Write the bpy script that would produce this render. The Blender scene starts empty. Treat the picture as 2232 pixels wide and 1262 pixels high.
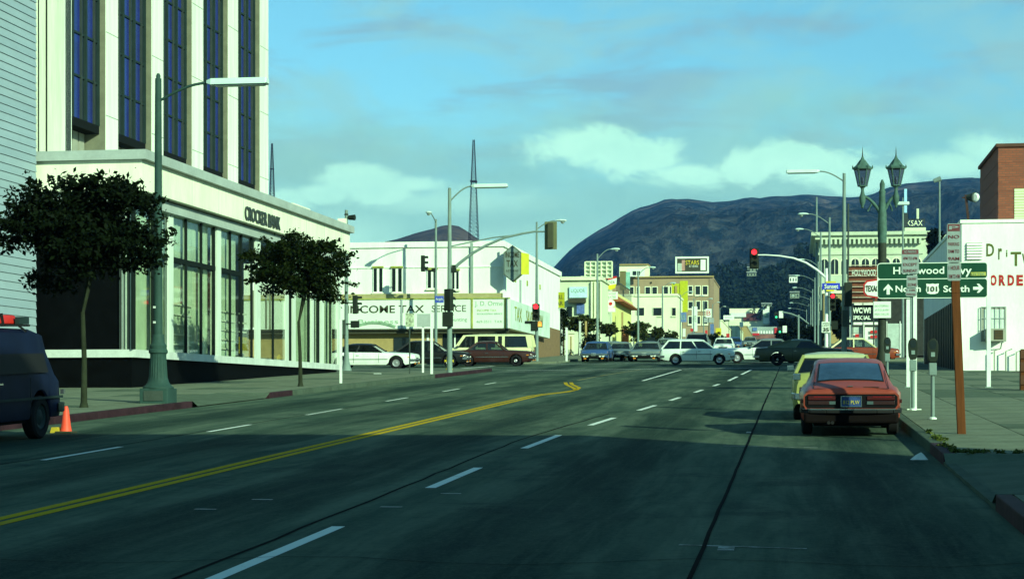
import bpy, math, random
import numpy as np
from mathutils import Matrix, Vector, Euler

R = math.radians
random.seed(7)
rng = np.random.default_rng(7)
scene = bpy.context.scene
COL = scene.collection

# ------------------------------------------------------------------ camera
FPX = 4100.0                       # focal length in photograph pixels
PSI = math.atan(614 / FPX)         # the street runs along +Y, the camera is turned a little to its left
SL = 0.0340                        # the street climbs 3.4 per cent
EYE = 1.66
CP, SP = math.cos(PSI), math.sin(PSI)
cam_d = bpy.data.cameras.new('camera')
cam_d.sensor_width = 36
cam_d.lens = FPX / 2232 * 36
cam_d.shift_y = (871 - 631) / 2232
cam_d.clip_start = 0.1
cam_d.clip_end = 30000
cam = bpy.data.objects.new('camera', cam_d)
cam.location = (0, 0, EYE)
cam.rotation_euler = (R(90), 0, PSI)
COL.objects.link(cam)
scene.camera = cam

# ------------------------------------------------------------------ sun and sky
SUN_AZ, SUN_EL = R(135), R(22)     # azimuth clockwise from +Y: behind the camera to the right
sun_d = bpy.data.lights.new('sun', 'SUN')
sun_d.energy = 5.0
sun_d.angle = R(0.5)
sun_d.color = (0.76, 1.0, 0.66)
sun = bpy.data.objects.new('sun', sun_d)
to_sun = Vector((math.sin(SUN_AZ) * math.cos(SUN_EL), math.cos(SUN_AZ) * math.cos(SUN_EL), math.sin(SUN_EL)))
sun.rotation_euler = to_sun.to_track_quat('Z', 'Y').to_euler()
sun.location = (30, -30, 60)
COL.objects.link(sun)
vs = scene.view_settings
vs.view_transform = 'Standard'
vs.look = 'None'
vs.exposure = 0.52
vs.gamma = 1.0
vs.use_curve_mapping = False


class NT:
    """small helper to write node math"""
    def __init__(s, tree):
        s.t = tree

    def n(s, typ, **kw):
        nd = s.t.nodes.new(typ)
        for k, v in kw.items():
            setattr(nd, k, v)
        return nd

    def l(s, a, b):
        s.t.links.new(a, b)

    def m(s, op, a, b=0.0, c=0.0, clamp=False):
        nd = s.n('ShaderNodeMath', operation=op)
        nd.use_clamp = clamp
        for i, x in enumerate((a, b, c)):
            if isinstance(x, (int, float)):
                nd.inputs[i].default_value = x
            else:
                s.l(x, nd.inputs[i])
        return nd.outputs[0]

    def mix(s, f, a, b, blend='MIX'):
        nd = s.n('ShaderNodeMix', data_type='RGBA', blend_type=blend)
        for sock, x in ((nd.inputs[0], f), (nd.inputs[6], a), (nd.inputs[7], b)):
            if isinstance(x, (int, float)):
                sock.default_value = x
            elif isinstance(x, tuple):
                sock.default_value = (*x[:3], 1)
            else:
                s.l(x, sock)
        return nd.outputs[2]

    def noise(s, vec, scale, detail=3, rough=0.5, dist=0.0):
        nd = s.n('ShaderNodeTexNoise')
        nd.inputs['Scale'].default_value = scale
        nd.inputs['Detail'].default_value = detail
        nd.inputs['Roughness'].default_value = rough
        nd.inputs['Distortion'].default_value = dist
        s.l(vec, nd.inputs['Vector'])
        return nd.outputs[0]

    def smooth(s, x, a, b):
        nd = s.n('ShaderNodeMapRange', interpolation_type='SMOOTHSTEP')
        s.l(x, nd.inputs[0])
        nd.inputs[1].default_value = a
        nd.inputs[2].default_value = b
        return nd.outputs[0]

    def comb(s, x, y, z=0.0):
        nd = s.n('ShaderNodeCombineXYZ')
        for i, q in enumerate((x, y, z)):
            if isinstance(q, (int, float)):
                nd.inputs[i].default_value = q
            else:
                s.l(q, nd.inputs[i])
        return nd.outputs[0]


world = bpy.data.worlds.new('World')
scene.world = world
world.use_nodes = True
wt = world.node_tree
wt.nodes.clear()
W = NT(wt)
tc = W.n('ShaderNodeTexCoord')
sx = W.n('ShaderNodeSeparateXYZ')
W.l(tc.outputs['Generated'], sx.inputs[0])
az = W.m('ARCTAN2', sx.outputs[0], sx.outputs[1])
hl = W.m('SQRT', W.m('ADD', W.m('POWER', sx.outputs[0], 2), W.m('POWER', sx.outputs[1], 2)))
el = W.m('DIVIDE', sx.outputs[2], W.m('MAXIMUM', hl, 0.02))
# u, v: heading and height in thousands of 1/4.1 milliradian steps
u = W.m('MULTIPLY', W.m('ADD', az, PSI), 4.1)
v = W.m('MULTIPLY', el, 4.1)
sky = W.n('ShaderNodeTexSky', sky_type='NISHITA')
sky.sun_disc = False
sky.sun_elevation = SUN_EL
sky.sun_rotation = SUN_AZ
sky.air_density = 1.0
sky.dust_density = 0.3
sky.ozone_density = 3.0
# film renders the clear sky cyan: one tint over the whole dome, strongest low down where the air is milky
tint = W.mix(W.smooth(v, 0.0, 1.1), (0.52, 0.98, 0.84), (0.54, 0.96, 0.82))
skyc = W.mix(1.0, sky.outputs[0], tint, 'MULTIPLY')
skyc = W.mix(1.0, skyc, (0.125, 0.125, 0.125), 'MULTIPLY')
p = W.comb(u, W.m('MULTIPLY', v, 2.2))
wn = W.noise(p, 2.2, 5, 0.55)
wn2 = W.noise(W.comb(u, W.m('MULTIPLY', v, 1.5), 3.7), 6.0, 9, 0.64, 0.35)
wn3 = W.noise(W.comb(W.m('MULTIPLY', u, 0.75), W.m('MULTIPLY', v, 2.8), 8.0), 3.0, 7, 0.62, 0.4)
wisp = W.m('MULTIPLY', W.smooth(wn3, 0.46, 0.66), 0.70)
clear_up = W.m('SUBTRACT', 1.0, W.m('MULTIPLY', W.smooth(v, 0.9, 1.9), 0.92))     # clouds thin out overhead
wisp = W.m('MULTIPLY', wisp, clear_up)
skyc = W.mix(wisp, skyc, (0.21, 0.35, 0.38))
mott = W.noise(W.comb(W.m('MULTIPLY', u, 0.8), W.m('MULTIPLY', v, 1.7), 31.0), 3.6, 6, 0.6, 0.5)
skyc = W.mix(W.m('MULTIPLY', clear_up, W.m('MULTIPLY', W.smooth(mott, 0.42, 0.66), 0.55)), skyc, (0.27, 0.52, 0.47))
# low grey-green bank of cloud near the horizon
edge = W.m('ADD', v, W.m('MULTIPLY', W.m('SUBTRACT', wn, 0.5), -0.55))
bank = W.m('SUBTRACT', 1.0, W.smooth(edge, 0.42, 0.74))
skyc = W.mix(W.m('MULTIPLY', bank, 0.90), skyc, W.mix(wn2, (0.18, 0.40, 0.33), (0.34, 0.68, 0.50)))


def blob(cx, cy, rx, ry, up, low, warp=0.62):
    """billowy cloud: elliptic body whose rim is pushed about by noise, with its own top and foot softness"""
    du = W.m('DIVIDE', W.m('SUBTRACT', u, cx), rx)
    dv = W.m('DIVIDE', W.m('SUBTRACT', v, cy), ry)
    d = W.m('SQRT', W.m('ADD', W.m('POWER', W.m('ABSOLUTE', du), 2.0), W.m('POWER', W.m('ABSOLUTE', dv), 2.0)))
    d = W.m('ADD', d, W.m('MULTIPLY', W.m('SUBTRACT', wn2, 0.5), warp * 5.0))
    return W.m('SUBTRACT', 1.0, W.smooth(d, 1.0 - low, 1.0 + up))


def px(x):
    return (x - 1116) / 1000


def py(y):
    return (871 - y) / 1000


whites = [(1265, 322, 120, 46, .16, .5), (1385, 350, 140, 44, .16, .5), (1500, 382, 150, 32, .19, .6),
          (1640, 366, 150, 52, .14, .5), (1760, 372, 150, 48, .16, .5), (1870, 400, 120, 34, .25, .4),
          (775, 392, 95, 34, .22, .55), (840, 425, 90, 30, .22, .55), (700, 425, 60, 22, .35, .6), (900, 405, 60, 20, .35, .7), (960, 440, 230, 30, .5, .8),
          (620, 450, 60, 40, .4, .6), (1130, 560, 190, 60, .5, .8), (760, 520, 130, 60, .5, .8),
          (2150, 345, 70, 34, .4, .7), (2060, 375, 90, 26, .4, .7)]
tot = None
for (cx, cy, rx, ry, up, low) in whites:
    b = blob(px(cx), py(cy), rx / 1000, ry / 1000, up, low)
    k = .94 if up < .2 else (.85 if up < .45 else .5)
    b = W.m('MULTIPLY', b, k)
    tot = b if tot is None else W.m('MAXIMUM', tot, b)
# generic heaps of the same kind all round the rest of the horizon
g = W.noise(W.comb(u, W.m('MULTIPLY', v, 1.6), 21.0), 1.6, 6, 0.55)
ring = W.m('MULTIPLY', W.smooth(g, 0.56, 0.66), W.m('MULTIPLY', W.smooth(v, 0.15, 0.35), W.m('SUBTRACT', 1.0, W.smooth(v, 0.5, 0.75))))
ring = W.m('MULTIPLY', ring, W.smooth(W.m('ABSOLUTE', u), 1.25, 1.6))
tot = W.m('MAXIMUM', tot, ring)
skyc = W.mix(tot, skyc, W.mix(wn2, (0.36, 0.76, 0.56), (0.60, 1.05, 0.74)))
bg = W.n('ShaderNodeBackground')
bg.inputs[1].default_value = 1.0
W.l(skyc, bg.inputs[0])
wo = W.n('ShaderNodeOutputWorld')
W.l(bg.outputs[0], wo.inputs[0])

# ------------------------------------------------------------------ where things stand


def ray(x, y):
    r, q = (x - 1116) / FPX, (871 - y) / FPX
    return (-SP + CP * r, CP + SP * r, q)


def gz(Y):
    """height of the street at distance Y"""
    return SL * Y


def G(x, y, h=0.0):
    a, b, c = ray(x, y)
    t = (h - EYE) / (c - SL * b)
    return Vector((t * a, t * b, EYE + t * c))


def at(x, y, Y):
    """point of the place that stands at distance Y along the street in this direction"""
    a, b, c = ray(x, y)
    t = Y / b
    return Vector((t * a, Y, EYE + t * c))


def onplane(x, y, P, ang):
    """point on the vertical plane through P whose heading is ang (radians right of +Y)"""
    a, b, c = ray(x, y)
    nx, ny = math.cos(ang), -math.sin(ang)
    t = (P[0] * nx + P[1] * ny) / (a * nx + b * ny)
    return Vector((t * a, t * b, EYE + t * c))


# ------------------------------------------------------------------ materials
MATS = {}


def mat(name, col, rough=0.7, metal=0.0, var=0.12, scale=3.0, bump=0.0, bscale=30.0, spec=0.12, stretch=(1, 1, 1),
        emit=0.0, coat=0.0, speck=0.0):
    if name in MATS:
        return MATS[name]
    m = bpy.data.materials.new(name)
    m.use_nodes = True
    t = m.node_tree
    b = t.nodes['Principled BSDF']
    N = NT(t)
    tcn = N.n('ShaderNodeTexCoord')
    mp = N.n('ShaderNodeMapping')
    mp.inputs['Scale'].default_value = stretch
    N.l(tcn.outputs['Object'], mp.inputs[0])
    if var > 0:
        n1 = N.noise(mp.outputs[0], scale, 6, 0.6)
        n2 = N.noise(mp.outputs[0], scale * 9, 3, 0.6)
        f = N.m('ADD', N.m('MULTIPLY', n1, 0.7), N.m('MULTIPLY', n2, 0.3))
        f = N.smooth(f, 0.3, 0.7)
        lo = tuple(c * (1 - var) for c in col)
        hi = tuple(min(1, c * (1 + var)) for c in col)
        c = N.mix(f, lo, hi)
        N.l(c, b.inputs['Base Color'])
    else:
        b.inputs['Base Color'].default_value = (*col, 1)
    b.inputs['Roughness'].default_value = rough
    b.inputs['Metallic'].default_value = metal
    b.inputs['Specular IOR Level'].default_value = spec
    if coat:
        b.inputs['Coat Weight'].default_value = coat
        b.inputs['Coat Roughness'].default_value = 0.08
    if emit:
        b.inputs['Emission Color'].default_value = (*col, 1)
        b.inputs['Emission Strength'].default_value = emit
    if bump:
        n3 = N.noise(mp.outputs[0], bscale, 5, 0.6)
        bn = N.n('ShaderNodeBump')
        bn.inputs['Strength'].default_value = bump
        bn.inputs['Distance'].default_value = 0.02
        N.l(n3, bn.inputs['Height'])
        N.l(bn.outputs[0], b.inputs['Normal'])
    MATS[name] = m
    return m


def glass_mat(name, tint, clear=0.6, rough=0.03):
    if name in MATS:
        return MATS[name]
    m = bpy.data.materials.new(name)
    m.use_nodes = True
    t = m.node_tree
    t.nodes.clear()
    N = NT(t)
    tr = N.n('ShaderNodeBsdfTransparent')
    tr.inputs[0].default_value = (*tint, 1)
    di = N.n('ShaderNodeBsdfDiffuse')
    di.inputs[0].default_value = (*[c * .05 for c in tint], 1)
    gl = N.n('ShaderNodeBsdfGlossy')
    gl.inputs['Roughness'].default_value = rough
    gl.inputs[0].default_value = (0.9, 0.95, 1.0, 1)
    lw = N.n('ShaderNodeLayerWeight')
    lw.inputs[0].default_value = 0.5
    frs = N.m('ADD', N.m('MULTIPLY', N.m('POWER', lw.outputs['Facing'], 5), 0.75), 0.045)
    a = N.n('ShaderNodeMixShader')
    a.inputs[0].default_value = clear
    N.l(di.outputs[0], a.inputs[1])
    N.l(tr.outputs[0], a.inputs[2])
    b = N.n('ShaderNodeMixShader')
    N.l(frs, b.inputs[0])
    N.l(a.outputs[0], b.inputs[1])
    N.l(gl.outputs[0], b.inputs[2])
    o = N.n('ShaderNodeOutputMaterial')
    N.l(b.outputs[0], o.inputs[0])
    MATS[name] = m
    return m


def paint(name, col, dirt=0.12):
    """car paint"""
    return mat('paint_' + name, col, rough=0.42, var=dirt, scale=1.5, spec=0.30, coat=0.14)


# ------------------------------------------------------------------ mesh building
ROOTINV = {}


class MB:
    def __init__(s):
        s.v, s.f, s.m = [], [], []

    def add(s, vs_, fs, mi=0):
        o = len(s.v)
        s.v += [tuple(q) for q in vs_]
        s.f += [tuple(i + o for i in q) for q in fs]
        s.m += [mi] * len(fs)
        return s

    def box(s, x0, x1, y0, y1, z0, z1, mi=0):
        return s.add([(x0, y0, z0), (x1, y0, z0), (x1, y1, z0), (x0, y1, z0), (x0, y0, z1), (x1, y0, z1), (x1, y1, z1), (x0, y1, z1)],
                     [(0, 3, 2, 1), (4, 5, 6, 7), (0, 1, 5, 4), (1, 2, 6, 5), (2, 3, 7, 6), (3, 0, 4, 7)], mi)

    def bar(s, a, b, w, d=None, up=(0, 0, 1), mi=0):
        """box bar from a to b"""
        a, b = Vector(a), Vector(b)
        d = w if d is None else d
        t = (b - a).normalized()
        u_ = Vector(up)
        if abs(t.dot(u_)) > .95:
            u_ = Vector((0, 1, 0))
        sd = t.cross(u_).normalized()
        u_ = sd.cross(t).normalized()
        vv = []
        for q in (a, b):
            for i, j in ((-1, -1), (1, -1), (1, 1), (-1, 1)):
                vv.append(q + sd * i * w / 2 + u_ * j * d / 2)
        return s.add(vv, [(0, 3, 2, 1), (4, 5, 6, 7), (0, 1, 5, 4), (1, 2, 6, 5), (2, 3, 7, 6), (3, 0, 4, 7)], mi)

    def tube(s, pts, rad, n=10, mi=0, cap=True):
        pts = [Vector(q) for q in pts]
        if isinstance(rad, (int, float)):
            rad = [rad] * len(pts)
        vv, ff = [], []
        for i, q in enumerate(pts):
            t = (pts[min(i + 1, len(pts) - 1)] - pts[max(i - 1, 0)]).normalized()
            up = Vector((0, 0, 1)) if abs(t.z) < .9 else Vector((0, 1, 0))
            a = t.cross(up).normalized()
            b = t.cross(a).normalized()
            for k in range(n):
                an = 2 * math.pi * k / n
                vv.append(q + a * math.cos(an) * rad[i] + b * math.sin(an) * rad[i])
        for i in range(len(pts) - 1):
            for k in range(n):
                k2 = (k + 1) % n
                ff.append((i * n + k, i * n + k2, (i + 1) * n + k2, (i + 1) * n + k))
        if cap:
            ff.append(tuple(range(n))[::-1])
            ff.append(tuple((len(pts) - 1) * n + k for k in range(n)))
        return s.add(vv, ff, mi)

    def lathe(s, c, prof, n=12, mi=0, rot=0.0):
        """prof: list of (radius, z) from bottom to top round a vertical axis at c"""
        vv, ff = [], []
        for r, z in prof:
            for k in range(n):
                an = 2 * math.pi * k / n + rot
                vv.append((c[0] + r * math.cos(an), c[1] + r * math.sin(an), c[2] + z))
        for i in range(len(prof) - 1):
            for k in range(n):
                k2 = (k + 1) % n
                ff.append((i * n + k, i * n + k2, (i + 1) * n + k2, (i + 1) * n + k))
        ff.append(tuple(range(n))[::-1])
        ff.append(tuple((len(prof) - 1) * n + k for k in range(n)))
        return s.add(vv, ff, mi)

    def prism(s, pts, vec, mi=0):
        """polygon pts extruded by vec"""
        n = len(pts)
        vec = Vector(vec)
        pts = [Vector(q) for q in pts]
        ff = [tuple(range(n))[::-1], tuple(range(n, 2 * n))]
        for k in range(n):
            k2 = (k + 1) % n
            ff.append((k, k2, n + k2, n + k))
        return s.add(pts + [q + vec for q in pts], ff, mi)

    def build(s, name, mats, root=None, smooth=False, label=None, local=False, bevel=0.0):
        me = bpy.data.meshes.new(name)
        vv = s.v
        if root is not None and not local:
            inv = ROOTINV[root.name]
            vv = [tuple(inv @ Vector(q)) for q in vv]
        me.from_pydata(vv, [], s.f)
        if not isinstance(mats, (list, tuple)):
            mats = [mats]
        for q in mats:
            me.materials.append(q)
        if len(mats) > 1:
            me.polygons.foreach_set('material_index', s.m)
        me.update()
        if smooth:
            me.polygons.foreach_set('use_smooth', [True] * len(me.polygons))
            me.set_sharp_from_angle(angle=R(smooth if smooth is not True else 35))
        o = bpy.data.objects.new(name, me)
        COL.objects.link(o)
        if root is not None:
            o.parent = root
        if bevel:
            bm_ = o.modifiers.new('bevel', 'BEVEL')
            bm_.width = bevel
            bm_.segments = 2
            bm_.limit_method = 'ANGLE'
        if label:
            o['label'] = label
        return o


def root(name, loc, label, cat, rz=0.0, group=None, rx=0.0, kind=None):
    o = bpy.data.objects.new(name, None)
    o.empty_display_size = 0.2
    o.location = loc
    o.rotation_euler = (rx, 0, rz)
    COL.objects.link(o)
    if label:
        o['label'] = label
    if cat:
        o['category'] = cat
    if group:
        o['group'] = group
    if kind:
        o['kind'] = kind
    ROOTINV[o.name] = (Matrix.Translation(Vector(loc)) @ Euler((rx, 0, rz)).to_matrix().to_4x4()).inverted()
    return o


def kid(o):
    """lets a mesh part carry sub-parts given in the world frame"""
    ROOTINV[o.name] = ROOTINV[o.parent.name] if o.parent else Matrix.Identity(4)
    return o


def struct(o, label=None):
    o['kind'] = 'structure'
    if label:
        o['label'] = label
    return o


def tagm(o, label, cat, group=None, kind=None):
    o['label'] = label
    o['category'] = cat
    if group:
        o['group'] = group
    if kind:
        o['kind'] = kind
    return o


FONT_CACHE = {}


def text(s_, mid, height, material, rt, name='lettering', width=None, rz=0.0, depth=0.01, bold=0.0, local=False, slant=0.0, rx=90):
    """flat lettering that reads from -Y, centred on mid; height = cap height, width = total width"""
    key = (s_, round(bold, 3), slant)
    if key not in FONT_CACHE:
        cu = bpy.data.curves.new('t', 'FONT')
        cu.body = s_
        cu.size = 1.0
        cu.offset = bold
        cu.shear = slant
        cu.resolution_u = 3
        cu.align_x = 'LEFT'
        ob = bpy.data.objects.new('t', cu)
        COL.objects.link(ob)
        bpy.context.view_layer.update()
        me_ = bpy.data.meshes.new_from_object(ob.evaluated_get(bpy.context.evaluated_depsgraph_get()))
        vv = [tuple(q.co) for q in me_.vertices]
        ff = [tuple(q.vertices) for q in me_.polygons]
        bpy.data.objects.remove(ob)
        bpy.data.meshes.remove(me_)
        FONT_CACHE[key] = (vv, ff)
    vv, ff = FONT_CACHE[key]
    xs = [q[0] for q in vv]
    ys = [q[1] for q in vv]
    x0, x1, y0, y1 = min(xs), max(xs), min(ys), max(ys)
    sy = height / (y1 - y0)
    sx_ = sy if width is None else width / (x1 - x0)
    M4 = Matrix.Translation(Vector(mid)) @ Euler((0, 0, rz)).to_matrix().to_4x4()
    out = []
    for (a, b, c) in vv:
        q = Vector(((a - (x0 + x1) / 2) * sx_, 0, (b - (y0 + y1) / 2) * sy))
        out.append(M4 @ q)
    # a thin raised sheet with sides from the outline is not needed at this size: front face plus back face
    m_ = MB()
    m_.add(out, ff)
    if depth > .02:
        bk = [M4 @ (M4.inverted() @ q + Vector((0, depth, 0))) for q in out]
        m_.add(bk, [q[::-1] for q in ff])
        edges = {}
        for q in ff:
            for i in range(len(q)):
                e = (q[i], q[(i + 1) % len(q)])
                k = tuple(sorted(e))
                edges[k] = None if k in edges else e
        n = len(out)
        m_.f += [(e[1], e[0], e[0] + n, e[1] + n) for e in edges.values() if e]
        m_.m += [0] * (len(m_.f) - len(m_.m))
    return m_.build(name, material, rt, local=local)
# ------------------------------------------------------------------ base materials
def asphalt():
    m = bpy.data.materials.new('road_concrete')
    m.use_nodes = True
    t = m.node_tree
    b = t.nodes['Principled BSDF']
    N = NT(t)
    tcn = N.n('ShaderNodeTexCoord')
    sp = N.n('ShaderNodeSeparateXYZ')
    N.l(tcn.outputs['Object'], sp.inputs[0])
    X, Y = sp.outputs[0], sp.outputs[1]
    fine = N.noise(tcn.outputs['Object'], 38, 4, 0.7)
    mid = N.noise(N.comb(N.m('MULTIPLY', X, 0.9), N.m('MULTIPLY', Y, 0.10)), 2.2, 6, 0.62, 0.4)
    big = N.noise(N.comb(N.m('MULTIPLY', X, 0.35), N.m('MULTIPLY', Y, 0.06), 5.0), 1.3, 5, 0.6)
    cross = N.noise(N.comb(N.m('MULTIPLY', X, 0.12), N.m('MULTIPLY', Y, 1.3), 9.0), 1.1, 5, 0.65)
    # oil worn along the middle of each lane
    oil = None
    for cx, w_ in ((-2.35, .75), (-5.55, .8), (-8.7, .7), (-12.2, .8), (0.9, .6)):
        d = N.m('ABSOLUTE', N.m('SUBTRACT', X, cx))
        d = N.m('ADD', d, N.m('MULTIPLY', N.m('SUBTRACT', mid, 0.5), 1.2))
        q = N.m('SUBTRACT', 1.0, N.smooth(d, 0.0, w_ + .48))
        oil = q if oil is None else N.m('MAXIMUM', oil, q)
    oil = N.m('MULTIPLY', oil, N.smooth(big, 0.22, 0.55))
    c = N.mix(N.smooth(mid, .3, .7), (0.034, 0.064, 0.046), (0.104, 0.138, 0.094))
    c = N.mix(N.m('MULTIPLY', oil, .86), c, (0.005, 0.019, 0.017))
    # spilled oil in the parking lane, only where cars stand
    sp2 = N.noise(tcn.outputs['Object'], 0.55, 5, 0.7)
    c = N.mix(N.m('MULTIPLY', N.smooth(sp2, .52, .70), .55), c, (0.006, 0.014, 0.018))
    c = N.mix(N.m('MULTIPLY', N.smooth(cross, .56, .72), .30), c, (0.016, 0.034, 0.028))
    c = N.mix(N.m('MULTIPLY', N.smooth(fine, .42, .72), .45), c, (0.075, 0.115, 0.08))
    strk = N.noise(N.comb(N.m('MULTIPLY', X, 5.5), N.m('MULTIPLY', Y, .16), 13.0), 1.0, 6, 0.7, 0.3)
    c = N.mix(N.m('MULTIPLY', N.smooth(strk, .50, .66), .25), c, (0.026, 0.040, 0.036))
    c = N.mix(N.m('MULTIPLY', N.smooth(strk, .50, .34), .18), c, (0.10, 0.14, 0.10))
    blot = N.noise(N.comb(X, N.m('MULTIPLY', Y, .45), 17.0), 1.5, 8, 0.72)
    c = N.mix(N.m('MULTIPLY', N.smooth(blot, .56, .66), .28), c, (0.030, 0.046, 0.040))
    gr = N.noise(tcn.outputs['Object'], 13, 3, 0.8)
    c = N.mix(N.m('MULTIPLY', N.smooth(gr, .50, .72), .20), c, (0.10, 0.14, 0.10))
    c = N.mix(N.m('MULTIPLY', N.smooth(gr, .50, .30), .30), c, (0.010, 0.024, 0.020))
    N.l(c, b.inputs['Base Color'])
    b.inputs['Roughness'].default_value = 0.95
    b.inputs['Specular IOR Level'].default_value = 0.03
    bn = N.n('ShaderNodeBump')
    bn.inputs['Strength'].default_value = 0.35
    bn.inputs['Distance'].default_value = 0.01
    N.l(fine, bn.inputs['Height'])
    N.l(bn.outputs[0], b.inputs['Normal'])
    return m


def worn(name, col, hole=0.5):
    """road paint worn through to the concrete"""
    m = bpy.data.materials.new(name)
    m.use_nodes = True
    b = m.node_tree.nodes['Principled BSDF']
    N = NT(m.node_tree)
    tcn = N.n('ShaderNodeTexCoord')
    a = N.noise(tcn.outputs['Object'], 5, 6, 0.75)
    q = N.smooth(a, hole, hole + .18)
    N.l(N.mix(q, col, (0.14, 0.15, 0.12)), b.inputs['Base Color'])
    b.inputs['Roughness'].default_value = 0.9
    b.inputs['Specular IOR Level'].default_value = 0.05
    return m


M_ROAD = asphalt()
M_WALK = mat('sidewalk_concrete', (0.145, 0.168, 0.118), .95, spec=.03, var=.22, scale=1.3, bump=.3, bscale=40)
M_WALK2 = mat('sidewalk_concrete_dark', (0.088, 0.116, 0.082), .95, spec=.03, var=.2, scale=1.7, bump=.3, bscale=40)
M_JOINT = mat('joint_dirt', (0.035, 0.038, 0.034), .9, var=.2)
M_KERB = mat('kerb_concrete', (0.07, 0.095, 0.07), .95, spec=.03, var=.2, scale=2, bump=.3)
M_REDK = mat('kerb_red_paint', (0.032, 0.013, 0.018), .75, var=.45, scale=3)
M_EARTH = mat('earth', (0.06, 0.06, 0.045), .95, var=.3, scale=.02)
M_TAR = mat('tar', (0.003, 0.004, 0.005), .9, var=.2, spec=.02)
M_WHITEP = worn('road_paint_white', (0.66, 0.70, 0.62), .60)
M_FAINTP = worn('road_paint_faint', (0.36, 0.38, 0.34), .44)
M_YELP = worn('road_paint_yellow', (0.44, 0.29, 0.008), .56)

# ------------------------------------------------------------------ ground
XL, XR = -14.2, 1.88         # kerb lines
g = MB()
gx = [-5000, -3000, -800, -200, -60, -15, 2, 60, 200, 800, 3000, 5000]
gy = [-800, -400, -60, 0, 60, 120, 300, 900, 2000, 4000, 5400]
vv = [(x, y, SL * y - .12) for y in gy for x in gx]
ff = [(j * 12 + i, j * 12 + i + 1, (j + 1) * 12 + i + 1, (j + 1) * 12 + i) for j in range(10) for i in range(11)]
struct(g.add(vv, ff).build('ground', M_EARTH))


def sheet(poly, h):
    return [(x, y, SL * y + h) for x, y in poly]


YNL, YNR, YFL, YFR = 89.0, 100.0, 112.0, 119.0      # near and far sides of the cross street, left and right
rd = MB()


def quads(x0, x1, f0, f1, n, h=0.0, mb=rd):
    """quad strips between two depth functions"""
    xs = [x0 + (x1 - x0) * i / n for i in range(n + 1)]
    for i in range(n):
        a, b = xs[i], xs[i + 1]
        mb.add(sheet([(a, f0(a)), (b, f0(b)), (b, f1(b)), (a, f1(a))], h), [(0, 1, 2, 3)])


def near(x):
    return YNL + (YNR - YNL) * (x - XL) / (XR - XL)


def far(x):
    return YFL + (YFR - YFL) * (x - XL) / (XR - XL)


ys = [-40, -10, 5, 15, 25, 40, 60, 89]
for a, b in zip(ys[:-1], ys[1:]):
    rd.add(sheet([(XL, a), (XR, a), (XR, b), (XL, b)], 0), [(0, 1, 2, 3)])
rd.add(sheet([(XL, 89), (XR, 89), (XR, YNR)], 0), [(0, 1, 2)])
quads(XL, XR, near, far, 4)
quads(-70, XL, lambda x: YNL, lambda x: YFL, 6)
quads(XR, 60, lambda x: YNR, lambda x: YFR, 6)
rd.add(sheet([(XL, YFL), (XR, YFR), (XR, 200), (XL, 200)], 0), [(0, 1, 2, 3)])
rd.add(sheet([(XL, 200), (XR, 200), (XR, 840), (XL, 840)], 0), [(0, 1, 2, 3)])
road = struct(rd.build('road', M_ROAD))
kid(road)


def strip(pts, w, name, m, parent=road, h=.004):
    """painted or poured line along pts on the road"""
    mb = MB()
    P = [Vector((x, y, 0)) for x, y in pts]
    Lp, Rp = [], []
    for i, q in enumerate(P):
        t = (P[min(i + 1, len(P) - 1)] - P[max(i - 1, 0)]).normalized()
        n = Vector((-t.y, t.x, 0)) * w / 2
        Lp.append(q + n)
        Rp.append(q - n)
    vv_ = [(q.x, q.y, SL * q.y + h) for q in Lp + Rp]
    k = len(P)
    mb.add(vv_, [(i, k + i, k + i + 1, i + 1) for i in range(k - 1)])
    return mb.build(name, m, parent)


def wob(x, y0, y1, n, a):
    return [(x(y0 + (y1 - y0) * i / n) + random.uniform(-a, a), y0 + (y1 - y0) * i / n) for i in range(n + 1)]


def lane(y):
    """white lane line drifts right as the road widens"""
    ks = [(0, -3.95), (30, -3.95), (38, -3.6), (45, -3.25), (56, -2.81), (69, -2.35), (92, -2.0)]
    for (a, b), (c, d) in zip(ks[:-1], ks[1:]):
        if y <= c:
            return b + (d - b) * (y - a) / (c - a)
    return -2.0


# lines
for y0, y1 in ((5.2, 8.7), (12.4, 16.1), (20.3, 23.5), (27.6, 31.3), (34.8, 38.0), (41.8, 44.8), (48.2, 50.6), (55.0, 57.6), (62, 64.4), (69, 76), (80, 91)):
    strip([(lane(y0), y0), (lane(y1), y1)], .12, 'lane_dash', M_WHITEP)
strip(wob(lambda y: lane(y) - .16 - .008 * y if y < 30 else lane(y) - .4, 3, 40, 40, .018), .036, 'tar_joint', M_TAR)
strip(wob(lambda y: -0.70, 2, 98, 90, .007), .036, 'tar_joint', M_TAR, h=.005)
strip(wob(lambda y: -10.35, 20, 60, 20, .03), .03, 'tar_joint', M_TAR)
for y0, y1 in ((17.2, 20.4), (24.5, 27.6), (32.1, 34.8), (39.2, 42.6), (47.6, 50.4), (56.0, 59.0), (64.5, 67)):
    strip([(-10.15 - .011 * (y0 - 24), y0), (-10.15 - .011 * (y1 - 24), y1)], .10, 'lane_dash', M_WHITEP)
for off in (-.10, .10):
    pts = [(-7.15 + off, y) for y in (2, 8, 14, 20, 26, 32, 38, 44, 50, 52)]
    strip(pts + [(-7.0 + off, 53.5), (-6.7 + off * .6, 55.5), (-6.62, 57.5), (-6.9 - off, 60), (-7.6 - off, 64), (-8.0 - off, 67)], .13, 'yellow_line', M_YELP)
strip([(-8.0, 70), (-7.9, 80), (-7.4, 92)], .14, 'yellow_line', worn('road_paint_yellow_faint', (0.26, 0.22, 0.05), .40))
strip([(-5.5, 69.2), (-5.4, 91.3)], .12, 'turn_lane_line', M_WHITEP)
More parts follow.
